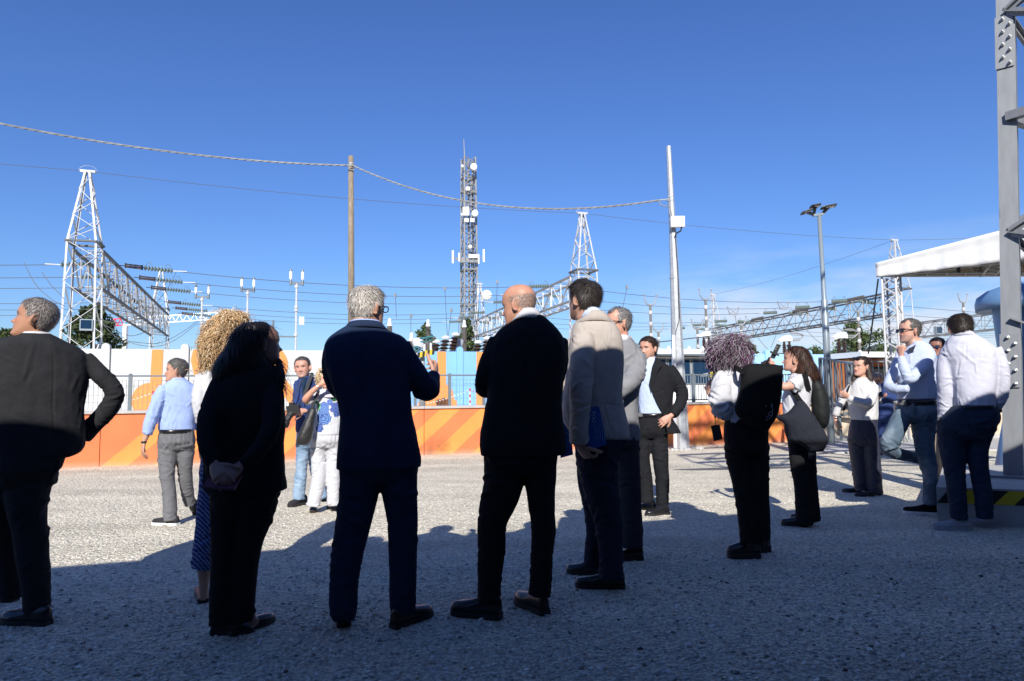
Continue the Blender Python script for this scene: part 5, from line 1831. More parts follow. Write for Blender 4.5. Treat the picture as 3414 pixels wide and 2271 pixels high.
        D = D + (P - cc) * np.array([[6, 6, 0]]) * smooth01((P[:, 2] - (top - .10)) / .10)[:, None]
        D = D + .25 * NR.standard_normal((n, 3))
        D = D - Nn * (D * Nn).sum(1)[:, None]; D /= np.maximum(np.linalg.norm(D, axis=1), 1e-5)[:, None]
        Cc = colr(P, n)
        if curl:
            r, k, w = curl
            metas.append(curls(P - Nn * .004, Nn, D, length * (.6 + .8 * NR.random(n)), r * (.5 + NR.random(n)), k * (.6 + .8 * NR.random(n)), w, Cc))
        else:
            me2 = strands('tmp', P - Nn * .001, D, Nn, length * (.5 + NR.random(n)), width, Cc, lift, curl=.3)
            V2 = coords(me2).astype(float); F2 = np.empty(len(me2.polygons) * 3, dtype=np.int32); me2.polygons.foreach_get('vertices', F2)
            bpy.data.meshes.remove(me2)
            metas.append((V2, F2.reshape(-1, 3), np.repeat(Cc, 5, 0)))
        bpy.data.meshes.remove(me)
        return obj(name, join_np(name, metas), HAIRM, s.t, smooth=True)
    def glasses(s, dark=True, lens=None, frame=None, up=0.0, back=0.0, w=1.0, h=1.0, name='glasses', tilt=0.0):
        fr = frame or M['dark']
        mb = MB()
        E = lambda x, y, z: Vector(s.hw([[x, y + back, z + up]])[0])
        for sg in (-1, 1):
            loop = []
            for k in range(15):
                a = 2 * math.pi * k / 14
                ca, sa = math.cos(a), math.sin(a)
                loop.append(E(sg * (.145 * w + .098 * w * math.copysign(abs(ca) ** .7, ca)), .415 - .03 * abs(.145 + .1 * ca * sg * sg) + tilt * sa * .07, .0 + .068 * h * math.copysign(abs(sa) ** .7, sa)))
            mb.tube(loop, .0030, 5, cap=False)
            mb.tube([E(sg * .245 * w, .40, .035), E(sg * .325, .33, .035), E(sg * .345, .1, .03), E(sg * .345, -.05, .01)], [.0035, .0042, .004, .003], 5)
        mb.tube([E(-.05, .42, .02), E(0, .43, .035), E(.05, .42, .02)], .003, 5)
        o = obj(name, mb, fr, s.t)
        if lens is not None:
            for sg in (-1, 1):
                poly = [E(sg * (.145 * w + .092 * w * math.cos(2 * math.pi * k / 14)), .412 + tilt * math.sin(2 * math.pi * k / 14) * .07, .063 * h * math.sin(2 * math.pi * k / 14)) for k in range(14)]
                obj('lens', MB().plate(poly, s.Hm[1], .003), lens, o)
        return o
    # ---------------------------------------------------------------- hands and shoes
    def hand(s, w, u, n, thumb=1, curl=.35, size=1.0, spread=.12, tcurl=.3, curls_=None, tdir=None):
        """w wrist point, u along the fingers, n palm normal; (ex, ey, ez) components"""
        vec = lambda q: (s.ex * q[0] + s.ey * q[1] + s.ez * q[2]) if not isinstance(q, Vector) else q
        u = vec(u).normalized(); n = vec(n); n = (n - u * n.dot(u)).normalized(); v = u.cross(n) * thumb
        k = size
        S = s.sk
        prof = [(-.035, .024, .019), (0, .026, .018), (.03, .036, .017), (.065, .042, .0145), (.092, .041, .012)]
        S.loft([[w + u * a * k + v * (math.cos(t) * b * k) + n * (math.sin(t) * c * k) for t in [2 * math.pi * j / 14 for j in range(14)]] for a, b, c in prof])
        lens = (.078, .086, .080, .064); offs_ = (.031, .0105, -.0105, -.030)
        for i in range(4):
            cv = curls_[i] if curls_ else curl * (1 + .12 * i)
            p = w + (u * (.086 - .006 * abs(i - 1)) + v * offs_[i]) * k
            d = (u + v * spread * (1.2 - .8 * i)).normalized()
            ax = d.cross(n).normalized()
            pts = [p - d * .02 * k, p]; rr = [.0105 * k, .0102 * k]
            for j, (f, an) in enumerate(((.45, 62), (.31, 85), (.24, 50))):
                d = Matrix.Rotation(R(an * cv), 3, ax) @ d
                p = p + d * lens[i] * f * k
                pts.append(p); rr.append((.0098 - .0011 * j - (.001 if i == 3 else 0)) * k)
            S.tube(pts, rr, 9)
            S.blob(pts[-1], rr[-1], rr[-1], rr[-1], n=8, m=5)
        p = w + (u * .022 + v * .026 + n * .004) * k
        d = vec(tdir).normalized() if tdir else (u * .62 + v * .72 + n * .28).normalized()
        ax = v.cross(n) * -1
        pts = [p, p + d * .042 * k]; d2 = (d + (u * .5 + n * .25 - v * .4) * tcurl * 2).normalized()
        pts += [pts[-1] + d2 * .032 * k, pts[-1] + d2 * .058 * k]
        S.tube(pts, [.0145 * k, .0130 * k, .0118 * k, .0092 * k], 10)
        S.blob(pts[-1], .0092 * k, .0092 * k, .0092 * k, n=8, m=5)
        s.exposed.append((w, .2 * k))
        return v
    def shoe(s, heel, toe, m_, L=.29, w=1.0, h=1.0, sole=None, solem=None, lift=0.0, c=None, pitch=0.0, style='shoe', name='shoe'):
        a, b = gp(*s.px(*heel, c)), gp(*s.px(*toe, c))
        d = b - a; d.z = 0
        if not lift: L = min(max(d.length, .21), max(L, .30))
        if d.length < 1e-3: d = -s.ey
        d.normalize()
        fd = d * math.cos(R(pitch)) + ZUP * math.sin(R(pitch))
        sd = d.cross(ZUP).normalized(); ud = sd.cross(fd)
        o = Vector((a.x, a.y, lift))
        sole = .022 if sole is None else sole
        # t, half width, height of upper
        if style == 'pump': prof = [(0, .020, .055), (.05, .030, .062), (.25, .030, .048), (.45, .034, .030), (.70, .040, .030), (.9, .026, .024), (1, .006, .012)]
        elif style == 'boot': prof = [(0, .030, .13), (.06, .042, .15), (.3, .044, .15), (.42, .046, .10), (.7, .054, .07), (.92, .044, .05), (1, .016, .03)]
        elif style == 'sandal': prof = [(0, .018, .012), (.06, .027, .016), (.3, .029, .016), (.7, .038, .016), (.93, .030, .016), (1, .012, .012)]
        else: prof = [(0, .022, .062), (.05, .034, .074), (.22, .036, .078), (.38, .037, .070), (.56, .043, .052), (.74, .049, .042), (.90, .038, .036), (.97, .024, .028), (1, .008, .016)]
        mb = MB(); rings = []
        for t, hw, hh in cr(prof, 3):
            hh *= h; hw *= w
            rg = []
            for k in range(14):
                an = 2 * math.pi * k / 14
                x = math.cos(an); z = math.sin(an)
                zz = sole + (hh * (max(z, 0) ** .75) if z > 0 else z * .004)
                rg.append(o + fd * t * L + sd * x * hw * (1 - .25 * max(z, 0)) + ud * zz)
            rings.append(rg)
        mb.loft(rings)
        ob = obj(name, mb, m_, s.t, smooth=True)
        sm_ = MB(); rings = []
        for t, hw, hh in cr(prof, 3):
            hw = hw * w + .004
            z0 = 0.0 if (t < .28 or t > .45 or sole > .03) else .006
            rings.append([o + fd * ((t - .5) * 1.02 + .5) * L + sd * x * hw + ud * z for x, z in ((-1, z0), (1, z0), (1, sole + .004), (-1, sole + .004))])
        sm_.loft(rings)
        obj('sole', sm_, solem or M['dark'], ob)
        return o, fd, sd, ud
    # ---------------------------------------------------------------- the body itself
    def finish(s):
        me = remesh(s.sk, s.vx, 1, ratio=.42 if s.face else (.36 if s.near else .40), fac=.4)
        V = coords(me).astype(float)
        n = len(V)
        C = np.tile(np.array([s.skin_col], float), (n, 1))
        C *= (1 + .10 * noise3(V * 30, 4) + .06 * noise3(V * 90, 8))[:, None]
        h = s.hl(V)
        x, y, z = h[:, 0], h[:, 1], h[:, 2]
        inh = (np.abs(z) < .56) & (np.abs(x) < .42) & (np.abs(y) < .6)
        front = inh & (y > .22)
        def mix(col, f):
            nonlocal C
            f = np.clip(f, 0, 1)[:, None]; C = C * (1 - f) + np.array([col]) * f
        ft = s.feat
        red = np.array(s.skin_col) * np.array([1.05, .78, .74])
        mix(red, .55 * np.exp(-((np.abs(x) - .17) / .08) ** 2 - ((z + .12) / .08) ** 2) * front)
        mix(red, .6 * np.exp(-(x / .06) ** 2 - ((z + .15) / .05) ** 2) * front)
        if ft['beard'] is not None:
            bc, bs = ft['beard']
            b = smooth01((-.17 - z) / .06) * inh * smooth01((y + .02) / .10) * (1 - .85 * np.exp(-(x / .085) ** 2 - ((z + .277) / .03) ** 2))
            b = np.maximum(b, inh * np.exp(-(x / .11) ** 2 - ((z + .215) / .022) ** 2) * (y > .3))
            mix(bc, b * bs * (.75 + .5 * noise3(V * 160, 3)))
        mix(ft['lips'], .75 * np.exp(-(x / .085) ** 2 - ((z + .278) / .028) ** 2) * front * (y > .3))
        mix((.13, .045, .04), .8 * np.exp(-(x / .095) ** 4 - ((z + .277) / .010) ** 2) * front * (y > .28))
        bc = ft['brow'] if ft['brow'] is not None else (.06, .04, .03)
        mix(bc, .9 * np.exp(-((np.abs(x) - .125) / .08) ** 4 - ((z - .078 + .25 * (np.abs(x) - .12) ** 2 * 4) / .026) ** 2) * front)
        if ft['eye']:
            mix((.30, .18, .13), .7 * np.exp(-((np.abs(x) - .13) / .07) ** 2 - ((z - .0) / .035) ** 2) * front)
            mix((.55, .50, .47), .7 * np.exp(-((np.abs(x) - .13) / .048) ** 4 - ((z + .002) / .017) ** 2) * front)
            mix((.03, .02, .015), np.exp(-((np.abs(x) - .13) / .020) ** 2 - ((z + .0) / .020) ** 2) * front)
            mix((.05, .03, .02), .85 * np.exp(-((np.abs(x) - .13) / .06) ** 4 - ((z - .022) / .009) ** 2) * front)
        mix((.16, .06, .045), .9 * np.exp(-((np.abs(x) - .028) / .02) ** 2 - ((z + .197) / .014) ** 2) * front * (y > .38))
        if hasattr(s, 'scalp'):
            sc, hl, st = s.scalp
            m = hair_mask(h, hl, st) * inh
            mix(sc * .8, m * (.40 if st == 'horseshoe' else .75))
        vcol(me, C)
        obj('body', me, SKIN, s.t, smooth=True)

LEATHER = mat('black_shoe_leather', (.012, .012, .013), .28, spec=.5, bump=.1, bscale=60, bdist=.003)
BROWNL = mat('dark_brown_leather', (.03, .018, .013), .3, bump=.1, bscale=60, bdist=.003)
SOLEW = mat('white_rubber', (.7, .7, .68), .6)
SUEDE = mat('grey_suede', (.34, .34, .355), .95, var=.12)
BELT = mat('black_belt_leather', (.012, .011, .011), .25)
METAL = mat('buckle_metal', (.5, .5, .5), .3, .9)
LENSD = mat('sunglass_lens', (.012, .012, .06), .05, spec=1.0)
LENSC = mat('clear_lens', (.8, .85, .9), .03, alpha=.18)
# ------------------------------------------------------------------ the people, one by one
C_char = cloth('charcoal_suiting', (.021, .0215, .024), var=.12)
C_navy = cloth('navy_suiting', (.014, .026, .060), var=.12)
C_black = cloth('black_suiting', (.012, .0125, .015), var=.12)
C_black2 = cloth('black_cotton', (.013, .013, .0145), var=.15)
C_beige = cloth('beige_linen', (.42, .37, .325), var=.06)
C_grey = cloth('mid_grey_suiting', (.22, .22, .23), var=.08)
C_dgrey = cloth('dark_grey_trousers', (.035, .037, .045), var=.10)
C_greytr = cloth('grey_chino', (.155, .155, .165), var=.08)
C_navytr = cloth('navy_trousers', (.022, .026, .045), var=.10)
C_white = cloth('white_cotton', (.54, .54, .565), var=.03)
C_whitev = cloth('white_shirting', (.53, .53, .60), var=.03)
C_lblue = cloth('light_blue_shirting', (.34, .44, .74), var=.04)
C_pblue = cloth('pale_blue_shirting', (.48, .56, .72), var=.03)
C_ice = cloth('ice_blue_shirting', (.46, .52, .66), var=.03)
C_denim = cloth('washed_denim', (.19, .28, .40), var=.12, col2=(.30, .40, .52), c2scale=7, c2pos=.55, c2soft=.12)
C_ddenim = cloth('dark_denim', (.022, .035, .060), var=.15)
C_mdenim = cloth('faded_denim', (.10, .145, .20), var=.15, col2=(.22, .28, .34), c2scale=6, c2pos=.6, c2soft=.15)
C_bnavy = cloth('bright_navy_jacket', (.028, .050, .150), var=.08)
C_tweed = cloth('white_boucle', (.57, .56, .55), var=.06, bump=.8, bscale=150, bdist=.006)
C_lining = cloth('blue_lining', (.02, .04, .2), var=.05)
GREY_HAIR = [(.30, .29, .28), (.42, .41, .40), (.18, .17, .165), (.24, .23, .22), (.10, .095, .09)]
WHITE_HAIR = [(.62, .58, .52), (.72, .69, .64), (.45, .41, .36), (.55, .50, .44), (.30, .26, .22)]
BROWN = [(.035, .020, .013), (.05, .03, .018), (.025, .015, .010)]
BLACK = [(.010, .008, .008), (.016, .012, .011), (.007, .006, .006)]

# --- man in charcoal suit, left edge
p = Person('grey haired man in charcoal suit with a hand on his hip at the left edge', 'A', (110, 1478), skin=(.42, .21, .13))
p.head(152, 150, .235, 98, pitch=12, neck=(150, 262, .0), neck_r=.064, nose=1.0, brow=(.05, .04, .035))
p.hair([(.30, .27, .25), (.42, .39, .36), (.20, .17, .15), (.13, .10, .085)], style='full', thick=.030, n=4600, length=.018, width=.0011)
p.garment('jacket', C_char, [(214, 92, 222, .15), (224, 72, 245, .18), (240, 10, 280, .22), (264, -45, 335, .25), (295, -68, 372, .26), (335, -80, 388, .27), (400, -80, 388, .28), (480, -72, 374, .28), (560, -60, 366, .28), (640, -55, 372, .28), (700, -52, 370, .28), (735, -50, 350, .28), (757, -46, 305, .28)],
          [[(368, 318, 0, 40), (432, 385, -.02, 42), (500, 462, -.02, 42), (470, 545, .02, 44), (405, 610, .08, 44), (360, 670, .1, 38)],
           [(-70, 330, 0, 42), (-110, 440, 0, 44), (-130, 560, .0, 42), (-90, 660, -.05, 36)]], amp=.0065, seed=1, lines=[(231, 275, 231, 740, .006, -.0045)])
p.band('shirt_collar', C_white, [(236, 80, 232, .165), (214, 90, 224, .155)], th=.004, tilt=-.12)
p.band('jacket_collar', C_char, [(252, 55, 262, .19), (226, 78, 238, .17)], th=.006, tilt=-.12)
p.garment('trousers', C_char, [(735, -40, 290, .27), (800, -38, 270, .28), (850, -20, 250, .26)],
          [[(150, 780, 0, 105), (118, 900, 0, 105), (118, 985, 0, 92), (132, 1080, 0, 80), (146, 1200, 0, 74), (158, 1320, 0, 66), (162, 1420, 0, 60), (165, 1450, 0, 58)],
           [(20, 800, .05, 90), (10, 950, .12, 80), (18, 1100, .2, 66), (40, 1250, .25, 56), (52, 1370, .25, 48)]], amp=.0055, seed=2, sc=(8, 8, 8))
p.shoe((214, 1482), (2, 1470), LEATHER, L=.30, h=1.1)
p.shoe((70, 1378), (-60, 1378), LEATHER, L=.29)
p.finish()

# --- walking man in light blue shirt
p = Person('man in light blue shirt and grey trousers walking toward the wall', 'A', (722, 1050), near=False, skin=(.52, .28, .19))
p.head(768, 374, .232, 92, pitch=2, neck=(772, 428, .01), neck_r=.060, brow=(.06, .05, .04))
p.hair([(.10, .09, .085), (.16, .15, .14), (.24, .23, .22), (.07, .06, .055)], thick=.034, n=2200, length=.022)
p.garment('shirt', C_lblue, [(410, 748, 806, .13), (420, 735, 818, .16), (432, 718, 835, .19), (450, 703, 850, .22), (475, 696, 856, .23), (520, 692, 856, .24), (570, 690, 853, .25), (610, 692, 848, .25), (636, 694, 846, .25)],
          [[(714, 448, -.04, 24), (690, 500, -.07, 29), (668, 560, -.09, 30), (650, 615, -.09, 27), (640, 652, -.09, 21)], [(848, 455, .03, 20), (862, 530, .08, 22), (862, 590, .12, 20), (850, 630, .12, 18)]], amp=.0085, seed=3)
p.band('shirt_collar', C_lblue, [(424, 735, 815, .155), (408, 742, 808, .145)], th=.005, tilt=-.1)
p.band('belt', BELT, [(645, 694, 847, .26), (628, 694, 846, .26)], th=.005, grow=.004)
p.garment('trousers', C_greytr, [(634, 694, 847, .25), (680, 688, 850, .27), (705, 688, 848, .25)],
          [[(734, 690, 0, 44), (731, 740, 0, 43), (728, 820, -.01, 35), (737, 900, -.01, 31), (741, 980, 0, 30), (742, 1028, 0, 30)],
           [(806, 690, .01, 42), (808, 740, .02, 40), (806, 800, .05, 33), (811, 860, .10, 30), (820, 920, .18, 27), (828, 955, .22, 24)]], amp=.008, seed=4, sc=(8, 8, 8))
p.limb(p.sk, [(641, 650, -.09, 15), (632, 672, -.09, 12.5), (626, 690, -.09, 11)])
p.hand(p.pt(627, 688, -.09), (-.10, .05, -1), (.9, .2, .1), thumb=-1, curl=.28)
p.band('watch', M['dark'], [(688, 613, 640, .065, -.09), (681, 614, 641, .065, -.09)], th=.006)
SNK = cloth('dark_sneaker', (.03, .03, .034), var=.2)
p.shoe((776, 1048), (664, 1042), SNK, L=.30, sole=.020, solem=SOLEW)
p.shoe((838, 1012), (866, 998), SNK, L=.29, sole=.028, solem=M['dark'], lift=.10, pitch=-35)
p.finish()

# --- woman with curly blonde hair
p = Person('woman with big curly blonde hair in white blouse and blue patterned trousers', 'B', (365, 1385), skin=(.50, .28, .19))
p.head(445, 225, .225, 178, neck=(440, 350, .0), neck_r=.05)
BL = [(.55, .38, .20), (.66, .48, .28), (.45, .28, .13), (.75, .60, .40), (.36, .21, .10), (.60, .42, .24)]
p.hair_volume([(118, 460, 512, .09), (130, 440, 530, .16), (155, 415, 542, .23), (190, 388, 552, .27), (235, 366, 552, .29), (280, 356, 548, .28), (320, 352, 520, .25), (352, 352, 470, .19), (372, 358, 425, .12)],
              BL, n=2000, length=.10, curl=(.0075, 2.6, .0032), amp=.022, seed=5, base=.78)
p.garment('blouse', C_white, [(345, 400, 480, .14), (362, 372, 510, .18), (390, 345, 535, .23), (430, 332, 545, .25), (490, 326, 548, .26), (545, 332, 545, .26), (600, 345, 540, .25), (660, 352, 530, .25), (720, 352, 520, .26)],
          [[(358, 395, -.04, 30), (342, 470, -.08, 30), (345, 540, -.1, 26), (352, 600, -.08, 20)]], amp=.008, seed=6)
def skirt_mat():
    m = cloth('blue_woven_pattern', (.035, .055, .17), var=.1)
    nt = m.node_tree; N, L = nt.nodes, nt.links
    b = N['Principled BSDF']
    w = N.new('ShaderNodeTexWave'); w.wave_type = 'BANDS'; w.bands_direction = 'DIAGONAL'
    w.inputs['Scale'].default_value = 22; w.inputs['Distortion'].default_value = 3.5; w.inputs['Detail Scale'].default_value = 6
    tc = N.new('ShaderNodeTexCoord'); L.new(tc.outputs['Object'], w.inputs['Vector'])
    x = N.new('ShaderNodeMix'); x.data_type = 'RGBA'
    mr = N.new('ShaderNodeMapRange'); mr.inputs['From Min'].default_value = .55; mr.inputs['From Max'].default_value = .75
    L.new(w.outputs['Fac'], mr.inputs['Value']); L.new(mr.outputs[0], x.inputs['Factor'])
    x.inputs['A'].default_value = (.030, .05, .17, 1); x.inputs['B'].default_value = (.24, .30, .50, 1)
    L.new(x.outputs['Result'], b.inputs['Base Color'])
    return m
p.garment('trousers', skirt_mat(), [(700, 355, 515, .26), (780, 350, 500, .28), (850, 348, 480, .28)],
          [[(398, 820, 0, 50), (392, 950, 0, 55), (382, 1080, 0, 56), (370, 1180, 0, 56), (362, 1236, 0, 52)], [(448, 820, .05, 48), (440, 960, .08, 50), (430, 1100, .1, 50), (422, 1225, .12, 46)]], amp=.006, seed=7, sc=(8, 8, 4))
for dx, dd in ((0, 0), (60, .12)):
    p.limb(p.sk, [(368 + dx, 1215, dd, 34), (366 + dx, 1290, dd, 24), (364 + dx, 1345, dd, 19), (362 + dx, 1372, dd, 19)])
RED = mat('red_sandal', (.32, .045, .03), .5)
p.shoe((362, 1388), (352, 1332), RED, L=.24, style='sandal', h=1.3)
p.shoe((420, 1368), (440, 1318), RED, L=.24, style='sandal', h=1.3)
p.limb(p.sk, [(352, 590, -.08, 16), (352, 650, -.05, 14), (352, 700, -.02, 12)])
p.hand(p.pt(352, 700, -.02), (.1, .1, -1), (.8, .2, 0), curl=.5, size=.9)
p.finish()
pB = p

# --- dark haired woman in black suit
p = Person('long dark haired woman in black trouser suit with hands behind her back', 'B', (500, 1556), skin=(.30, .165, .12))
p.head(622, 258, .222, -97, pitch=3, neck=(615, 372, .0), neck_r=.052, lips=(.30, .07, .07), brow=(.02, .015, .012))
def lock(mb):
    p.limb(mb, [(690, 320, -.02, 12), (700, 360, -.06, 16), (706, 405, -.08, 14), (716, 436, -.08, 5)])
p.hair_volume([(166, 570, 612, .10), (172, 545, 640, .16), (190, 515, 656, .20), (215, 492, 652, .22), (255, 470, 634, .23), (300, 445, 640, .23), (345, 415, 664, .22), (385, 402, 690, .19), (430, 400, 690, .15), (480, 412, 660, .12), (520, 430, 600, .08)],
              BLACK, n=4200, length=.085, lift=.06, amp=.010, seed=8, extra=lock, base=.8)
p.garment('jacket', C_black, [(350, 575, 672, .15), (366, 530, 690, .19), (385, 478, 700, .23), (420, 430, 708, .25), (470, 400, 714, .26), (540, 374, 718, .27), (620, 362, 720, .27), (700, 358, 716, .27), (780, 362, 718, .29), (840, 366, 722, .30), (896, 372, 730, .31)],
          [[(440, 430, -.02, 44), (398, 530, -.10, 46), (376, 630, -.16, 44), (384, 720, -.2, 38), (412, 785, -.22, 30)], [(660, 430, -.06, 40), (664, 530, -.14, 44), (650, 640, -.2, 44), (595, 730, -.24, 38), (530, 792, -.24, 29)]], amp=.005, seed=9)
p.garment('trousers', C_black2, [(860, 384, 700, .28), (920, 392, 696, .28), (970, 400, 680, .26)],
          [[(462, 940, 0, 70), (458, 1060, 0, 62), (452, 1180, 0, 58), (446, 1300, 0, 55), (442, 1400, 0, 52), (440, 1480, 0, 50)], [(590, 930, 0, 100), (572, 1020, 0, 90), (550, 1120, 0, 74), (538, 1220, 0, 66), (530, 1320, 0, 64), (524, 1410, 0, 62), (522, 1462, 0, 60)]], amp=.005, seed=10, sc=(8, 8, 5))
for (x0, y0, d0), (x1, y1, d1), n_, th in (((410, 782, -.24), (436, 838, -.30), (.4, .7, -.3), 1), ((520, 792, -.26), (462, 840, -.30), (-.1, .7, -.5), -1)):
    w = p.pt(x0, y0, d0); u = p.pt(x1, y1, d1) - w
    p.hand(w, u, p.ex * n_[0] + p.ey * n_[1] + ZUP * n_[2], thumb=th, curl=.30, size=.92, tcurl=.1)
p.limb(p.sk, [(560, 1420, 0, 26), (572, 1455, 0, 24), (590, 1478, -.02, 24)])
p.shoe((478, 1530), (672, 1462), LEATHER, L=.25, style='pump', h=1.1)
p.shoe((398, 1522), (470, 1518), LEATHER, L=.24, style='pump')
p.finish()
a, b, c_, d_ = p.pt(360, 878, -.30), p.pt(500, 888, -.34), p.pt(535, 826, -.26), p.pt(405, 812, -.22)
n_ = (b - a).cross(d_ - a).normalized()
t = thing('phone', (a + c_) / 2, 'burgundy phone held behind the back of the dark haired woman', 'phone')
obj('case', MB().plate([a, b, c_, d_], -n_, .011), mat('burgundy_case', (.10, .018, .04), .35), t)
q = b.lerp(c_, .45) * .82 + a.lerp(d_, .45) * .18
obj('camera_window', MB().box(q + n_ * .003, (.03, .03, .004), (b - a).normalized(), (d_ - a).normalized(), n_), M['glassdark'], t)

# --- man in navy suit, gesturing
p = Person('grey haired man in navy suit and glasses raising his right hand', 'C', (290, 1492), skin=(.46, .25, .17))
p.head(284, 160, .236, -126, pitch=-2, neck=(268, 262, .0), neck_r=.064, brow=(.3, .28, .25))
p.hair(WHITE_HAIR, style='thin', thick=.040, n=5200, length=.026, width=.0011, lift=.10)
p.glasses()
p.garment('jacket', C_navy, [(232, 200, 338, .16), (246, 178, 356, .19), (262, 152, 392, .22), (282, 124, 430, .25), (310, 106, 452, .27), (350, 102, 462, .28), (410, 108, 458, .28), (480, 132, 460, .27), (550, 156, 464, .27), (610, 166, 470, .27), (660, 164, 480, .28), (720, 160, 490, .29), (780, 155, 500, .30), (826, 152, 507, .30)],
          [[(140, 320, 0, 38), (132, 400, .04, 40), (150, 480, .12, 40), (200, 530, .24, 36), (260, 520, .3, 30)],
           [(420, 318, 0, 42), (468, 405, .0, 46), (512, 480, .03, 50), (534, 500, .08, 48), (550, 478, .18, 36), (556, 442, .26, 29)]], amp=.0055, seed=12, lines=[(262, 262, 258, 640, .006, -.004), (378, 630, 380, 828, .007, -.008)])
p.band('shirt_collar', C_lblue, [(250, 195, 350, .19), (222, 206, 338, .165)], th=.004, tilt=-.18)
p.band('jacket_collar', C_navy, [(258, 176, 372, .22), (228, 200, 345, .18)], th=.008, tilt=-.18)
p.garment('trousers', C_navy, [(790, 168, 492, .29), (860, 166, 492, .27)],
          [[(252, 830, 0, 84), (250, 900, 0, 85), (240, 980, 0, 80), (220, 1080, 0, 75), (198, 1190, 0, 67), (185, 1300, 0, 62), (182, 1400, 0, 60), (184, 1458, 0, 48)],
           [(412, 830, 0, 80), (414, 900, 0, 78), (424, 1000, 0, 68), (429, 1100, 0, 63), (431, 1220, 0, 59), (431, 1340, 0, 56), (431, 1430, 0, 54)]], amp=.005, seed=13, sc=(8, 8, 6))
p.band('shirt_cuff', C_lblue, [(444, 524, 586, .072, .27), (428, 526, 582, .068, .29)], th=.004)
p.hand(p.pt(554, 434, .28), (.36, .80, .42), (-.9, .4, .1), thumb=1, curl=.55, tdir=(-.35, .35, 1.0), tcurl=.0)
p.shoe((185, 1495), (175, 1440), BROWNL, L=.30, h=1.1)
p.shoe((388, 1502), (548, 1438), BROWNL, L=.31, h=1.1)
p.finish()

# --- bald man in black suit
p = Person('bald man in black suit with folded arms seen from behind', 'D', (190, 1478), skin=(.50, .25, .165))
p.head(287, 174, .240, 112, pitch=-8, neck=(305, 270, .0), neck_r=.066, brow=(.08, .06, .05), jaw=1.04)
p.hair([(.26, .23, .21), (.18, .16, .145), (.36, .33, .30)], style='horseshoe', thick=.006, n=2600, length=.008, width=.0008, shell=False)
p.garment('jacket', C_black, [(212, 300, 378, .15), (226, 278, 400, .18), (248, 246, 424, .22), (272, 215, 446, .25), (300, 188, 466, .27), (340, 168, 482, .28), (400, 158, 485, .28), (470, 160, 478, .28), (540, 158, 470, .28), (600, 146, 468, .28), (660, 134, 472, .28), (730, 126, 480, .30), (797, 130, 488, .30)],
          [[(205, 318, 0, 40), (168, 410, .0, 44), (143, 500, .03, 38), (160, 528, .14, 34), (260, 505, .27, 30)], [(455, 320, 0, 38), (452, 420, .08, 40), (430, 500, .2, 36), (370, 510, .28, 32)]], amp=.005, seed=14, lines=[(322, 260, 318, 790, .006, -.004)])
p.band('shirt_collar', C_white, [(252, 252, 390, .21), (208, 282, 374, .175)], th=.004, tilt=-.28)
p.garment('trousers', C_black2, [(765, 148, 452, .28), (850, 145, 445, .27)],
          [[(232, 800, 0, 82), (229, 860, 0, 84), (222, 930, 0, 82), (198, 1010, 0, 74), (176, 1090, 0, 60), (174, 1200, 0, 57), (166, 1320, 0, 50), (163, 1412, 0, 46)],
           [(370, 800, 0, 74), (376, 880, 0, 67), (380, 980, 0, 58), (388, 1060, 0, 52), (391, 1110, 0, 52), (386, 1200, 0, 48), (381, 1300, 0, 47), (374, 1385, 0, 48)]], amp=.0055, seed=15, sc=(8, 8, 8))
p.shoe((214, 1486), (2, 1462), LEATHER, L=.30, h=1.25, sole=.03)
p.shoe((402, 1470), (278, 1412), BROWNL, L=.29, h=1.2, sole=.03)
p.finish()

# --- tall man in beige jacket
p = Person('tall dark haired man in beige jacket holding a blue folder', 'D', (640, 1372), skin=(.44, .24, .17))
p.head(560, 152, .252, 128, pitch=2, neck=(590, 250, .0), neck_r=.068, beard=((.03, .022, .018), .75), brow=(.02, .015, .012))
p.hair([(.030, .022, .018), (.045, .034, .028), (.020, .015, .012), (.07, .06, .055)], style='spot', thick=.045, n=5200, length=.032, width=.0012, lift=.12)
p.garment('jacket', C_beige, [(206, 572, 640, .15), (222, 548, 662, .18), (244, 526, 682, .21), (270, 512, 702, .25), (300, 506, 716, .27), (350, 500, 724, .28), (420, 492, 726, .29), (490, 482, 724, .29), (560, 474, 722, .29), (610, 472, 730, .29), (660, 476, 742, .30), (700, 505, 750, .30), (730, 515, 752, .30)],
          [[(562, 300, -.10, 48), (553, 400, -.16, 51), (548, 500, -.19, 48), (546, 580, -.2, 45), (541, 670, -.2, 42), (539, 752, -.19, 40)],
           [(505, 320, .12, 34), (490, 440, .16, 34), (486, 560, .16, 33), (487, 640, .14, 30)]], amp=.006, seed=16, lines=[(640, 585, 690, 735, .007, -.009), (640, 585, 742, 592, .006, -.004), (640, 215, 672, 600, .005, -.003)])
p.band('shirt_collar', C_pblue, [(240, 536, 658, .20), (204, 556, 632, .18)], th=.005, tilt=-.30)
p.band('jacket_collar', C_beige, [(262, 520, 690, .235), (216, 562, 655, .195)], th=.007, tilt=-.26)
p.garment('trousers', C_navytr, [(690, 525, 738, .28), (750, 524, 735, .29), (800, 526, 712, .28)],
          [[(615, 790, 0, 92), (622, 880, 0, 82), (640, 970, 0, 74), (660, 1060, 0, 62), (670, 1150, 0, 54), (674, 1240, 0, 52), (676, 1312, 0, 54)],
           [(585, 820, .12, 55), (588, 930, .16, 50), (604, 1030, .18, 44), (610, 1120, .18, 41), (600, 1220, .18, 38), (596, 1262, .18, 36)]], amp=.0065, seed=17, sc=(8, 8, 8))
p.limb(p.sk, [(539, 745, -.19, 24), (540, 765, -.19, 22)])
p.hand(p.pt(541, 762, -.19), (.55, .35, -.75), (.5, .6, .55), thumb=1, curl=.62, size=1.05)
p.shoe((732, 1356), (508, 1350), LEATHER, L=.31, h=1.1)
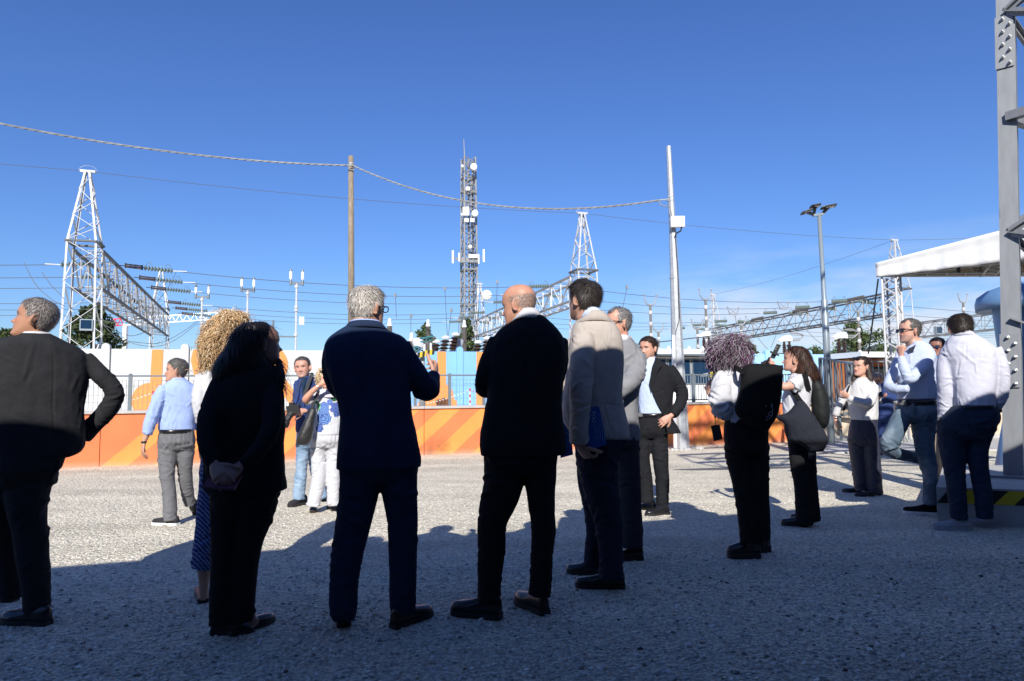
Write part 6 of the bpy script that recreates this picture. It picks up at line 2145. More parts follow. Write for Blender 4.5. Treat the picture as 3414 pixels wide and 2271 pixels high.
p.shoe((622, 1304), (490, 1290), LEATHER, L=.30)
p.finish()
def folder(p, quad, dd, label, text=True):
    P = [p.pt(x, y, d) for (x, y), d in zip(quad, dd)]
    n = (P[1] - P[0]).cross(P[3] - P[0]).normalized()
    if n.dot(p.ey) > 0: n = -n
    t = thing('folder', sum(P, Vector()) / 4, label, 'folder')
    obj('cover', MB().plate(P, -n, .007), mat('blue_folder_card', (.012, .085, .32), .35), t)
    X = (P[1] - P[0]).normalized(); Y = (P[0] - P[3]).normalized()
    ink = mat('pale_print', (.30, .42, .62), .5)
    if text:
        cu = bpy.data.curves.new('lettering', 'FONT'); cu.body = 'oa2a'; cu.size = .034; cu.extrude = .0003
        cu.materials.append(ink)
        oc_ = bpy.data.objects.new('tmp', cu); TMP.collection.objects.link(oc_)
        vl = TMP.view_layers[0]; vl.update()
        me_ = bpy.data.meshes.new_from_object(oc_.evaluated_get(vl.depsgraph), depsgraph=vl.depsgraph)
        bpy.data.objects.remove(oc_)
        me_.materials.clear(); me_.materials.append(ink)
        o = bpy.data.objects.new('lettering', me_)
        zx = Y; zy = -X
        base = p.pt(606, 662, dd[1]) + n * .006
        Mx = Matrix((( zx.x, zy.x, n.x, base.x), (zx.y, zy.y, n.y, base.y), (zx.z, zy.z, n.z, base.z), (0, 0, 0, 1)))
        link(o, t); o.matrix_basis = Mx
    m = MB()
    for k in range(5):
        r = .055 + .013 * k
        c = P[3] + X * .01 + Y * .085
        m.tube([c + n * .004 + X * (r * .95 * math.cos(a)) + Y * (r * 1.5 * math.sin(a)) for a in [R(-8 + 84 * j / 14) for j in range(15)]], .0011, 4)
    obj('printed_arcs', m, ink, t)
folder(p, [(575, 598), (624, 596), (656, 755), (566, 784)], (-.185, -.185, -.185, -.185), 'blue folder with pale arcs held under the arm of the beige jacket')
folder(p, [(470, 640), (500, 640), (515, 798), (462, 812)], (.02, .02, .0, .0), 'edge of a second blue folder between the bald man and beige jacket', text=False)

# --- man in grey suit behind him
p = Person('man in mid grey suit with dark rimmed glasses behind the beige jacket', 'E', (335, 1290), skin=(.60, .31, .22), near=False)
p.head(274, 260, .238, 58, pitch=0, neck=(300, 345, .02), neck_r=.062, brow=(.12, .1, .09))
p.hair(GREY_HAIR, style='recede', thick=.030, n=2600, length=.022, hl=.31)
p.glasses(lens=LENSC)
p.garment('jacket', C_grey, [(325, 268, 330, .15), (338, 245, 342, .18), (362, 218, 360, .23), (390, 200, 376, .26), (430, 190, 384, .27), (500, 188, 380, .27), (570, 190, 366, .27), (650, 193, 364, .28), (710, 192, 368, .29), (768, 190, 372, .29)],
          [[(358, 400, -.03, 38), (354, 460, -.10, 42), (325, 515, -.2, 42), (270, 560, -.27, 36), (220, 585, -.3, 32)], [(205, 410, .05, 36), (190, 500, -.05, 38), (215, 580, -.2, 34), (290, 590, -.27, 30)]], amp=.0085, seed=18)
p.band('shirt_collar', C_white, [(350, 262, 335, .19), (322, 272, 326, .17)], th=.005, tilt=-.2)
p.garment('trousers', C_dgrey, [(740, 200, 372, .28), (800, 205, 366, .28)],
          [[(312, 800, 0, 55), (318, 900, 0, 54), (326, 1000, 0, 51), (331, 1100, 0, 50), (336, 1235, 0, 48)], [(240, 800, .05, 50), (240, 950, .08, 46), (240, 1100, .1, 44), (240, 1225, .1, 42)]], amp=.006, seed=19, sc=(8, 8, 6))
p.shoe((384, 1288), (288, 1290), LEATHER, L=.30, h=1.1)
p.shoe((290, 1268), (200, 1275), LEATHER, L=.30, h=1.1)
p.finish()

# --- young man in open black suit
p = Person('young man in open black suit and pale blue shirt with one hand on his hip', 'E', (440, 1080), skin=(.58, .31, .22), near=False, face=True)
p.head(406, 370, .240, 33, pitch=1, neck=(420, 428, .0), neck_r=.058, beard=((.10, .06, .045), .45), brow=(.04, .025, .018), eye_open=True)
p.hair(BROWN, style='full', thick=.050, n=2400, length=.024, hl=.30)
rowsP = [(408, 392, 444, .13), (420, 378, 458, .16), (436, 362, 482, .20), (456, 354, 502, .23), (500, 352, 514, .25), (560, 356, 514, .25), (620, 360, 506, .25), (660, 362, 500, .25)]
p.garment('shirt', C_pblue, [(y, l + 6, r - 8, t * .93) for y, l, r, t in rowsP], amp=.005, seed=20)
ZH = [p.pt(440, y).z for y in (405, 740)]
def front_open(c, n):
    if n.dot(p.ey) > -.05: return False
    k = (c - p.B).dot(p.ex); z = c.z
    edge = np.interp(z, [p.pt(440, y).z for y in (745, 700, 655, 620, 575, 520, 455, 415)], [(p.pt(x, 560) - p.B).dot(p.ex) for x in (486, 478, 468, 447, 427, 414, 424, 440)])
    return k < edge
p.garment('jacket', C_black, [(y, l - 1, r + 2, t * 1.04) for y, l, r, t in rowsP] + [(700, 358, 530, .27), (737, 356, 550, .27)],
          [[(492, 455, 0, 30), (520, 495, .0, 31), (548, 545, .0, 28), (556, 575, -.01, 26), (544, 615, -.06, 25), (510, 660, -.12, 21)]], amp=.006, seed=21, cut=front_open, thick=.006, core=False)
p.band('shirt_collar', C_pblue, [(432, 384, 452, .175), (405, 390, 440, .15)], th=.006, tilt=.10)
lp = [p.pt(x, y, d) for x, y, d in ((441, 408, -.10), (468, 440, -.145), (446, 472, -.15), (420, 560, -.15), (410, 520, -.15), (424, 452, -.14))]
obj('lapel', MB().plate(lp, p.ey, .006), C_black, p.t)
p.band('belt', BELT, [(668, 362, 480, .26), (650, 362, 486, .26)], th=.005, grow=.003)
obj('buckle', MB().box(p.pt(372, 657, -.125), (.045, .012, .038), p.ex, p.ey), METAL, p.t)
p.garment('trousers', C_black, [(655, 362, 484, .25), (700, 356, 492, .26), (748, 354, 493, .25)],
          [[(392, 700, 0, 34), (388, 770, 0, 35), (381, 850, -.02, 32), (393, 940, 0, 32), (401, 1040, 0, 29)], [(452, 700, 0, 36), (455, 770, .0, 38), (460, 850, -.03, 34), (469, 950, -.01, 30), (468, 1055, 0, 27)]], amp=.0065, seed=22, sc=(8, 8, 8))
p.hand(p.pt(502, 664, -.14), (-.75, -.1, -.55), (-.3, .9, -.2), thumb=1, curl=.25, size=1.0)
p.shoe((434, 1062), (374, 1072), LEATHER, L=.30)
p.shoe((496, 1090), (395, 1098), LEATHER, L=.30)
p.finish()

# --- photographer
p = Person('photographer in navy shirt and jeans squinting with a camera at his waist', 'B', (780, 962), skin=(.56, .29, .215), near=False, face=True)
p.c = 'H'
p.head(440, 350, .243, 16, pitch=0, roll=6, neck=(462, 470, .02), neck_r=.062, beard=((.22, .19, .17), .6), brow=(.05, .035, .03))
p.hair([(.06, .05, .045), (.10, .09, .08), (.18, .17, .16), (.045, .038, .034)], thick=.030, n=2200, length=.018, hl=.33)
p.garment('shirt', C_bnavy, [(428, 430, 530, .14), (446, 405, 560, .18), (475, 390, 580, .22), (530, 383, 592, .24), (620, 380, 594, .26), (720, 377, 590, .27), (820, 376, 585, .27), (900, 378, 570, .27), (945, 380, 555, .27)],
          [[(562, 470, 0, 42), (578, 570, -.04, 44), (560, 670, -.10, 42), (500, 735, -.22, 36), (455, 748, -.3, 30)], [(402, 480, 0, 36), (390, 580, -.05, 38), (388, 680, -.12, 36), (375, 740, -.22, 30)]], amp=.007, seed=23)
p.garment('undershirt', cloth('dark_teal_jersey', (.012, .03, .06)), [(440, 425, 500, .15, -.04), (520, 432, 470, .12, -.075), (600, 436, 452, .10, -.085)], amp=.002, core=False, vox=.009)
p.garment('jeans', C_denim, [(930, 385, 560, .26), (1000, 388, 550, .27), (1060, 392, 540, .26)], [[(442, 1050, 0, 62), (436, 1180, 0, 58), (428, 1320, 0, 52), (420, 1450, 0, 50)], [(530, 1050, .08, 58), (545, 1200, .12, 52), (560, 1340, .15, 46)]], amp=.007, seed=24, sc=(8, 8, 8))
p.c = 'B'
p.garment('jeans_leg', C_denim, [], [[(790, 820, 0, 27), (783, 880, 0, 26), (778, 935, 0, 26)], [(874, 830, .15, 24), (884, 890, .16, 22), (886, 928, .17, 21)]], amp=.006, seed=25)
p.shoe((812, 955), (735, 970), SNK, L=.30, h=1.1, sole=.03)
p.shoe((900, 938), (872, 942), SNK, L=.29, sole=.03)
p.c = 'H'
p.hand(p.pt(452, 748, -.30), (-1, -.15, -.12), (-.1, .9, -.1), thumb=1, curl=.5)
p.hand(p.pt(372, 765, -.24), (-.7, -.2, -.2), (-.1, 0, 1), thumb=-1, curl=.45)
p.finish()
t = thing('camera', p.pt(345, 745, -.32), 'black camera with a long hooded lens held by the photographer', 'camera')
cx, cz = p.ex, ZUP
ctr = p.pt(350, 735, -.34)
obj('camera_body', MB().box(ctr, (.13, .07, .095), (p.ex * .95 + ZUP * .2).normalized(), p.ey, (ZUP * .95 - p.ex * .2).normalized()).box(ctr + ZUP * .055 + p.ex * -.01, (.05, .06, .04)), M['dark'], t)
ld = (-p.ex * .45 - ZUP * .85 - p.ey * .25).normalized()
obj('lens', MB().lathe(ctr - ZUP * .03 - p.ex * .012, [(.036, 0), (.038, .05), (.034, .055), (.034, .10), (.045, .125), (.048, .17), (.04, .168), (.035, .11)], 14, ld), M['dark'], t, smooth=False)
STR = cloth('grey_webbing', (.05, .052, .052), bump=.2)
a = [p.pt(x, y, d) for x, y, d in ((535, 400, .02), (528, 412, -.08), (505, 470, -.15), (478, 545, -.16), (455, 600, -.17))]
m = MB()
for q, r in zip(a[:-1], a[1:]): m.bar(q, r, .034, .005, p.ey)
obj('strap', m, STR, t)
m = MB()
for seq in (((455, 600, -.17), (440, 650, -.2), (415, 700, -.3)), ((436, 460, -.1), (398, 540, -.15), (330, 690, -.33)), ((535, 400, .02), (470, 405, .06), (430, 420, .02), (436, 460, -.1))):
    P = [p.pt(*q) for q in seq]
    for q, r in zip(P[:-1], P[1:]): m.bar(q, r, .010, .004, p.ey)
obj('thin_strap', m, STR, t)

# --- woman in floral blouse
p = Person('blonde woman in floral white blouse shading her face with her hand', 'B', (850, 995), skin=(.58, .28, .185), near=False)
p.c = 'H'
p.head(672, 440, .222, 12, pitch=-6, neck=(690, 560, .02), neck_r=.056, eye_open=False)
p.hair_volume([(352, 640, 700, .08, .03), (365, 605, 735, .14, .03), (395, 582, 755, .18, .03), (430, 572, 765, .20, .03), (465, 570, 770, .19, .04), (495, 580, 765, .14, .05)],
              [(.62, .46, .26), (.72, .58, .38), (.52, .35, .18), (.80, .68, .50)], n=620, length=.06, curl=(.008, 1.4, .004), amp=.012, base=.8, seed=26)
obj('sun_visor', MB().loft([[Vector(p.hw([[.36 * math.cos(a), .10 + (.36 + e) * math.sin(a), .30 + z + .10 * math.sin(a) * (e > .1)]])[0]) for a in [R(-10 + 200 * k / 16) for k in range(17)]] for e, z in ((0, .08), (.02, .0), (.16, .02), (.16, .03), (.02, .02))], cap=False, closed=False), cloth('beige_visor_cloth', (.5, .40, .33)), p.t, smooth=True)
def floral():
    m = cloth('floral_print_cotton', (.56, .56, .575), var=.02)
    nt = m.node_tree; N, L = nt.nodes, nt.links
    b = N['Principled BSDF']; tc = N.new('ShaderNodeTexCoord')
    nz = N.new('ShaderNodeTexNoise'); nz.inputs['Scale'].default_value = 26; nz.inputs['Detail'].default_value = 4
    L.new(tc.outputs['Object'], nz.inputs['Vector'])
    cur = b.inputs['Base Color'].links[0].from_socket
    def flower(c, r, col, col2, rings=True):
        nonlocal cur
        v = N.new('ShaderNodeVectorMath'); v.operation = 'DISTANCE'; L.new(tc.outputs['Object'], v.inputs[0]); v.inputs[1].default_value = tuple(c)
        d = math_node(nt, 'ADD', v.outputs['Value'], math_node(nt, 'MULTIPLY', math_node(nt, 'SUBTRACT', nz.outputs['Fac'], .5), r * .9))
        inside = math_node(nt, 'LESS_THAN', d, r)
        w = math_node(nt, 'SINE', math_node(nt, 'MULTIPLY', d, 6.283 / (r * .30)))
        w = math_node(nt, 'GREATER_THAN', w, .35)
        x = N.new('ShaderNodeMix'); x.data_type = 'RGBA'; L.new(w, x.inputs['Factor'])
        x.inputs['A'].default_value = (*col, 1); x.inputs['B'].default_value = (*col2, 1)
        y = N.new('ShaderNodeMix'); y.data_type = 'RGBA'; L.new(inside, y.inputs['Factor']); L.new(cur, y.inputs['A']); L.new(x.outputs['Result'], y.inputs['B'])
        cur = y.outputs['Result']
    bl, db, vi, gr, lg = (.13, .24, .50), (.05, .09, .27), (.10, .15, .40), (.02, .10, .05), (.25, .55, .30)
    for x, y, d, r, c1, c2 in ((600, 720, -.14, .055, lg, gr), (560, 700, -.13, .05, gr, (.03, .14, .07)), (640, 700, -.15, .05, vi, bl), (690, 665, -.15, .04, vi, bl), (625, 810, -.15, .085, bl, db), (640, 735, -.15, .055, bl, vi),
                               (585, 905, -.15, .055, db, vi), (760, 720, -.15, .07, vi, db), (745, 620, -.14, .055, gr, (.02, .06, .03)), (770, 780, -.15, .05, db, vi)):
        flower(p.pt(x, y, d), r, c1, c2)
    L.new(cur, b.inputs['Base Color'])
    return m
FL = floral()
p.garment('blouse', FL, [(545, 620, 745, .14), (565, 590, 775, .18), (600, 566, 800, .23), (680, 558, 810, .26), (780, 556, 812, .28), (880, 545, 815, .29), (968, 532, 815, .30)],
          [[(596, 600, -.03, 42), (545, 640, -.10, 46), (500, 655, -.16, 44), (478, 655, -.18, 44)]], amp=.006, seed=27)
p.band('collar', C_white, [(610, 610, 770, .24, -.03), (548, 620, 748, .17)], th=.005, tilt=.12)
p.limb(p.sk, [(520, 650, -.16, 32), (472, 650, -.2, 34), (480, 625, -.22, 33), (540, 560, -.24, 27), (590, 518, -.24, 21), (612, 500, -.24, 19)])
p.hand(p.pt(612, 500, -.25), (.78, -.05, .5), (.2, .9, .0), thumb=1, curl=.15, size=.92)
p.hand(p.pt(760, 520, -.22), (-.7, .0, .45), (-.2, .9, .0), thumb=-1, curl=.25, size=.92)
p.limb(p.sk, [(800, 640, -.12, 30), (790, 580, -.2, 26), (762, 524, -.22, 19)])
obj('bracelet', MB().tube([p.pt(582, 524, -.24) + (p.ex * .6 + ZUP * .8).cross(p.ey).normalized() * .028 * math.cos(a) + p.ey * .028 * math.sin(a) for a in [2 * math.pi * k / 12 for k in range(13)]], .005, 5), METAL, p.t)
p.garment('trousers', C_white, [(945, 530, 815, .28), (1000, 522, 815, .29), (1060, 520, 812, .27)], [[(590, 1050, 0, 80), (585, 1150, 0, 70), (582, 1260, -.01, 62), (580, 1350, 0, 56)], [(735, 1050, .0, 78), (730, 1180, 0, 66), (720, 1300, 0, 58)]], amp=.006, seed=28, sc=(8, 8, 8))
p.c = 'C'
p.garment('trouser_leg', C_white, [], [[(86, 800, 0, 32), (78, 880, 0, 30), (60, 960, 0, 28), (57, 988, 0, 28)], [(140, 800, 0, 32), (140, 880, 0, 29), (140, 985, 0, 26)]], amp=.005, seed=29)
SAN = cloth('navy_sandal', (.03, .05, .09))
p.shoe((56, 998), (56, 1026), SAN, L=.25, style='sandal', h=2.0, solem=BROWNL)
p.shoe((120, 998), (165, 1006), SAN, L=.25, style='sandal', h=2.0, solem=BROWNL)
for x, y in ((56, 985), (138, 983)): p.limb(p.sk, [(x, y - 40, 0, 13), (x, y + 4, 0, 12)])
p.finish()
p.c = 'H'
t = thing('handbag', p.pt(470, 900, -.2), 'slouchy black leather shoulder bag beside the floral blouse', 'bag')
BAGL = mat('black_grained_leather', (.022, .021, .02), .42, bump=.6, bscale=160, bdist=.004)
mb = MB().loft([p.ring(r) for r in p.rows([(725, 505, 560, .05, -.2), (770, 488, 562, .09, -.2), (840, 455, 552, .12, -.2), (920, 415, 545, .14, -.2), (1000, 385, 525, .14, -.2), (1045, 384, 505, .12, -.2), (1064, 410, 485, .07, -.2)])])
me = remesh(mb, .009, 3); wrinkle(me, .006, 30, (9, 9, 6)); obj('bag_body', me, BAGL, t, smooth=True)
m = MB()
P = [p.pt(x, y, d) for x, y, d in ((520, 740, -.2), (545, 670, -.2), (570, 600, -.16), (590, 562, -.05))]
for q, r in zip(P[:-1], P[1:]): m.bar(q, r, .024, .006, p.ey)
obj('strap', m, BAGL, t)
# --- woman with purple curly hair
p = Person('woman with curly purple grey hair in white top and wide black trousers', 'F', (330, 1420), skin=(.52, .29, .20))
p.head(205, 285, .222, 105, neck=(225, 390, .02), neck_r=.05)
PUR = [(.12, .03, .10), (.19, .06, .16), (.20, .12, .18), (.045, .018, .04), (.30, .28, .29), (.10, .03, .07), (.09, .075, .08)]
def purp(P, c):
    z = P[:, 2]; zt, zb_ = p.pt(200, 190).z, p.pt(200, 385).z
    u = np.clip((zt - z) / (zt - zb_), 0, 1)
    sil = np.array([[.42, .41, .43]]) * (.6 + .8 * NR.random((len(P), 1)))
    x = (P - np.array(p.B)) @ np.array(p.ex)
    f = np.clip((u - .70) / .25, 0, 1) + .5 * (NR.random(len(P)) < .14) + .3 * (u < .14) * NR.random(len(P)) + .35 * (np.abs(x + .17) < .05) * NR.random(len(P))
    f = np.clip(f, 0, 1)[:, None]
    return c * (1 - f) + sil * f
p.hair_volume([(196, 205, 245, .09), (206, 172, 268, .16), (226, 142, 290, .22), (254, 122, 304, .26), (290, 112, 316, .27), (325, 114, 324, .25), (352, 128, 330, .21), (372, 160, 320, .16), (386, 195, 290, .10)],
              PUR, n=1400, length=.11, curl=(.009, 1.8, .0036), amp=.020, seed=31, tint=purp, base=.35)
p.garment('top', C_white, [(362, 185, 300, .15), (378, 160, 335, .20), (405, 145, 375, .24), (450, 148, 410, .26), (520, 160, 425, .27), (590, 180, 432, .27), (650, 192, 436, .27), (700, 190, 436, .27)],
          [[(190, 410, -.06, 48), (180, 470, -.10, 58), (172, 540, -.12, 60), (178, 595, -.12, 58), (196, 630, -.06, 42)]], amp=.011, seed=32)
p.limb(p.sk, [(170, 590, -.05, 24), (140, 560, .05, 20), (116, 528, .12, 16), (110, 515, .13, 15)])
p.hand(p.pt(112, 520, .12), (-.25, .35, .85), (.4, .6, .2), thumb=-1, curl=.4, size=.92)
p.garment('trousers', C_black2, [(640, 194, 438, .27), (700, 190, 434, .29), (760, 188, 432, .29), (820, 192, 432, .28)],
          [[(265, 800, 0, 76), (274, 900, 0, 70), (296, 1040, 0, 60), (316, 1180, 0, 57), (328, 1335, 0, 56)], [(375, 800, .03, 60), (378, 920, .03, 58), (384, 1060, .03, 54), (396, 1200, .03, 48), (402, 1318, .03, 42)]], amp=.006, seed=33, sc=(8, 8, 4))
p.shoe((384, 1418), (208, 1418), LEATHER, L=.29, style='boot', sole=.045, h=.9)
p.shoe((436, 1382), (300, 1388), LEATHER, L=.29, style='boot', sole=.045, h=.9)
p.garment('boot_shaft', LEATHER, [], [[(335, 1270, 0, 36), (338, 1380, 0, 36)], [(405, 1260, .03, 30), (408, 1350, .03, 30)]], amp=0, core=False)
p.finish()
t = thing('tote_bag', p.pt(380, 520, -.2), 'large black cloth tote bag with a pale print on the purple haired woman\'s back', 'bag')
mb = MB().loft([p.ring(r) for r in p.rows([(352, 340, 380, .05, -.14), (362, 300, 500, .10, -.16), (385, 282, 510, .15, -.17), (440, 280, 512, .18, -.18), (520, 268, 504, .19, -.18), (590, 246, 492, .20, -.18), (640, 262, 478, .19, -.18), (690, 330, 448, .15, -.17), (722, 390, 432, .08, -.16)])])
p.limb(mb, [(480, 400, -.17, 36), (500, 375, -.17, 18), (516, 357, -.17, 4)])
me = remesh(mb, .010, 3); wrinkle(me, .008, 34, (6, 6, 5)); obj('bag_body', me, cloth('black_canvas', (.0075, .0075, .008), bump=.2), t, smooth=True)
m = MB()
for pts in (((415, 585), (423, 578), (420, 590)), ((436, 620), (450, 612), (452, 630), (438, 640), (430, 628), (440, 618)), ((420, 640), (436, 655), (452, 640), (456, 600), (448, 580)), ((418, 655), (425, 665)), ((446, 572), (455, 580), (447, 590))):
    m.tube([p.pt(x, y, -.292) for x, y in pts], .0022, 4)
obj('printed_motif', m, mat('faded_print', (.25, .25, .26), .8), t)
m = MB()
P = [p.pt(x, y, d) for x, y, d in ((300, 400, -.26), (275, 388, -.24), (255, 372, -.18), (245, 365, -.05))]
for q, r in zip(P[:-1], P[1:]): m.bar(q, r, .035, .006, p.ey)
obj('strap', m, cloth('black_canvas', (0, 0, 0)), t)
P4 = [p.pt(x, y, -.10) for x, y in ((115, 692), (164, 685), (180, 766), (132, 778))]
t = thing('badge_pouch', P4[0], 'flat black pouch hanging on a lanyard in front of the orange wall', 'pouch')
obj('pouch_body', MB().plate(P4, p.ey, .012), M['dark'], t)
obj('lanyard', MB().bar(p.pt(139, 690, -.10), p.pt(140, 645, -.10), .004).bar(p.pt(140, 650, -.10), p.pt(132, 585, -.10), .014, .004, p.ey).bar(p.pt(140, 640, -.10), p.pt(140, 620, -.10), .016, .008, p.ey), M['dark'], t)

# --- brunette with phone gimbal
p = Person('brunette in white t-shirt with black backpack facing left beside the tote bag', 'F', (600, 1245), skin=(.60, .33, .24), near=False, face=True)
p.head(570, 326, .222, 88, pitch=3, neck=(590, 400, .02), neck_r=.05, lips=(.5, .14, .13), brow=(.03, .02, .015))
BRU = [(.045, .020, .012), (.065, .028, .016), (.03, .014, .010), (.09, .04, .022), (.02, .011, .009)]
p.hair_volume([(256, 560, 600, .08), (262, 545, 625, .13), (278, 538, 648, .17), (300, 556, 662, .18), (330, 584, 676, .18), (360, 586, 694, .18), (390, 575, 708, .17), (415, 572, 718, .15), (432, 600, 719, .10), (440, 660, 712, .06)],
              BRU, n=3400, length=.07, lift=.05, amp=.006, seed=35, base=.9)
o = MB()
for sg in (-1, 1):
    o.tube([Vector(p.hw([[sg * .15 + .1 * math.cos(a), .20 + .05 * math.sin(a), .50 + .07 * math.sin(a)]])[0]) for a in [2 * math.pi * k / 12 for k in range(13)]], .006, 5)
o.tube([Vector(p.hw([[-.3, .12, .42]])[0]), Vector(p.hw([[0, .22, .52]])[0]), Vector(p.hw([[.3, .12, .42]])[0])], .008, 5)
obj('sunglasses', o, M['dark'], p.t)
p.garment('t_shirt', C_white, [(404, 565, 645, .13), (416, 550, 668, .17), (440, 535, 674, .21), (480, 522, 674, .23), (530, 514, 668, .23), (590, 512, 662, .23), (650, 515, 660, .23), (690, 520, 668, .23)],
          [[(610, 440, -.05, 40), (580, 462, -.12, 42), (556, 476, -.16, 38)]], amp=.006, seed=36)
p.limb(p.sk, [(575, 468, -.14, 27), (535, 476, -.18, 25), (512, 478, -.19, 22), (492, 450, -.17, 20), (472, 400, -.13, 17), (464, 378, -.12, 15)])
p.hand(p.pt(464, 380, -.12), (-.25, .3, .75), (-.6, .5, -.2), thumb=1, curl=.75, size=.92, tdir=(-.05, 0, 1), tcurl=-.05)
p.garment('trousers', C_black2, [(660, 520, 668, .24), (720, 524, 690, .26), (790, 535, 692, .26)], [[(592, 780, 0, 55), (600, 900, 0, 48), (616, 1020, 0, 44), (624, 1140, 0, 44), (632, 1238, 0, 50)], [(650, 790, .05, 46), (655, 920, .05, 40), (670, 1060, .05, 37), (684, 1218, .05, 38)]], amp=.006, seed=37, sc=(8, 8, 5))
p.shoe((650, 1246), (503, 1238), LEATHER, L=.27)
p.shoe((690, 1222), (555, 1208), LEATHER, L=.27)
p.finish()
t = thing('phone_gimbal', p.pt(440, 330, -.14), 'phone on a black gimbal stick raised before the pale blue wall', 'phone')
A_, B_, C2, D2 = [p.pt(x, y, -.12) for x, y in ((440, 318), (478, 242), (502, 248), (466, 325))]
obj('phone', MB().plate([A_, B_, C2, D2], p.ey, .009), M['dark'], t)
cc = (B_ * .8 + A_ * .2) * .7 + (C2 * .8 + D2 * .2) * .3
for k in range(2):
    obj('lens', MB().lathe(cc - (B_ - A_).normalized() * .022 * k - p.ey * .002, [(.008, 0), (.008, .003), (.004, .003)], 10, -p.ey), METAL, t)
obj('clamp', MB().bar((A_ + D2) / 2 + (B_ - A_) * .28 - p.ey * .008, (A_ + D2) / 2 + (B_ - A_) * .40 - p.ey * .008, .085, .02, p.ey), M['dark'], t)
obj('gimbal_arm', MB().tube([p.pt(x, y, -.13) for x, y in ((452, 312), (436, 322), (428, 336), (410, 340), (400, 352), (398, 372), (404, 420))], [.010, .011, .012, .011, .014, .016, .016], 8).box(p.pt(404, 350, -.13), (.035, .03, .03)), M['dark'], t)
t = thing('backpack', p.pt(710, 580, .08), 'black backpack worn by the brunette in the white t-shirt', 'bag')
mb = MB().loft([p.ring(r) for r in p.rows([(404, 652, 682, .08, .05), (425, 648, 704, .16, .06), (460, 655, 730, .24, .07), (510, 662, 755, .28, .08), (570, 668, 768, .29, .08), (630, 672, 770, .28, .08), (680, 690, 762, .22, .08), (708, 715, 745, .12, .08)])])
me = remesh(mb, .011, 3); wrinkle(me, .005, 38, (8, 8, 8)); obj('bag_body', me, cloth('black_nylon', (.016, .017, .017), rough=.6, bump=.2), t, smooth=True)
m = MB(); P = [p.pt(x, y, d) for x, y, d in ((655, 415, 0), (630, 408, -.10), (640, 440, -.13), (655, 500, -.10))]
for q, r in zip(P[:-1], P[1:]): m.bar(q, r, .045, .008, p.ey)
P = [p.pt(x, y, d) for x, y, d in ((560, 480, -.13), (580, 520, -.14), (600, 550, -.16), (625, 580, -.17))]
for q, r in zip(P[:-1], P[1:]): m.bar(q, r, .05, .006, p.ey)
obj('strap', m, cloth('black_canvas', (0, 0, 0)), t)
obj('zip_pull', MB().bar(p.pt(715, 595, -.06), p.pt(717, 625, -.06), .010), M['dark'], t)
t = thing('draped_coat', p.pt(640, 700, -.22), 'dark navy coat draped over the arm of the brunette', 'coat')
mb = MB().loft([p.ring(r) for r in p.rows([(556, 590, 628, .05, -.17), (585, 570, 650, .09, -.18), (620, 535, 672, .12, -.19), (645, 490, 690, .13, -.20), (668, 510, 705, .14, -.20), (700, 535, 728, .15, -.20), (740, 542, 752, .15, -.20), (772, 545, 764, .14, -.20), (800, 615, 750, .10, -.18), (835, 655, 738, .07, -.16)])])
p.limb(mb, [(530, 650, -.2, 26), (500, 648, -.2, 17), (477, 643, -.2, 6)])
p.limb(mb, [(672, 790, -.15, 26), (672, 850, -.14, 22), (672, 880, -.14, 20)])
me = remesh(mb, .010, 3); wrinkle(me, .009, 39, (7, 7, 4)); obj('coat_body', me, cloth('dark_navy_wool', (.018, .020, .028)), t, smooth=True)

# --- woman in white boucle jacket
p = Person('dark haired woman in white jacket and wide navy trousers with an arm folded', 'G', (250, 1195), skin=(.60, .33, .235), near=False, face=True)
p.head(222, 412, .228, 40, pitch=3, neck=(238, 478, .02), neck_r=.05, brow=(.03, .02, .015), lips=(.5, .17, .15))
def fall(mb):
    p.limb(mb, [(184, 440, .02, 10), (182, 480, -.02, 14), (172, 508, -.04, 14), (160, 520, -.05, 6)])
    p.limb(mb, [(262, 400, -.01, 18), (272, 450, -.03, 17), (280, 490, -.06, 14), (292, 512, -.05, 6)])
DK = [(.030, .018, .014), (.045, .026, .018), (.020, .013, .011), (.06, .036, .025)]
p.hair_volume([(348, 205, 250, .07, .05), (356, 188, 266, .13, .05), (375, 180, 278, .17, .06), (405, 176, 286, .18, .07), (440, 178, 290, .17, .07), (475, 180, 298, .14, .06), (505, 195, 305, .10, .05)],
              DK, n=2600, length=.07, lift=.05, amp=.006, seed=40, extra=fall, base=.9)
p.hair(DK, style='recede', thick=.04, n=900, length=.03, hl=.36, name='fringe')
o = MB()
for sg in (-1, 1):
    o.plate([Vector(p.hw([[sg * .16 + .11 * math.cos(a), .32 - .06 * math.sin(a), .43 + .07 * math.sin(a)]])[0]) for a in [2 * math.pi * k / 12 for k in range(12)]], p.hw([[0, .5, .6]])[0] - np.array(p.Hc), .006)
o.tube([Vector(p.hw([[-.33, .1, .36]])[0]), Vector(p.hw([[-.22, .30, .43]])[0]), Vector(p.hw([[0, .34, .44]])[0]), Vector(p.hw([[.22, .30, .43]])[0]), Vector(p.hw([[.33, .1, .36]])[0])], .006, 5)
obj('sunglasses', o, M['dark'], p.t)
p.garment('blouse', C_white, [(486, 205, 268, .12), (510, 185, 285, .17), (560, 165, 300, .21), (640, 160, 310, .23), (735, 165, 318, .24)], amp=.003, seed=41)
p.garment('jacket', C_tweed, [(478, 208, 274, .13), (492, 180, 294, .17), (512, 160, 310, .22), (545, 146, 322, .25), (600, 136, 328, .26), (660, 140, 328, .27), (700, 150, 328, .27), (738, 160, 329, .27)],
          [[(166, 530, -.02, 26), (128, 580, -.05, 26), (100, 630, -.07, 24), (78, 680, -.07, 24), (66, 712, -.07, 22)],
           [(304, 530, -.02, 28), (296, 590, -.10, 30), (270, 632, -.2, 29), (205, 625, -.26, 26), (145, 600, -.26, 22)]], amp=.006, seed=42)
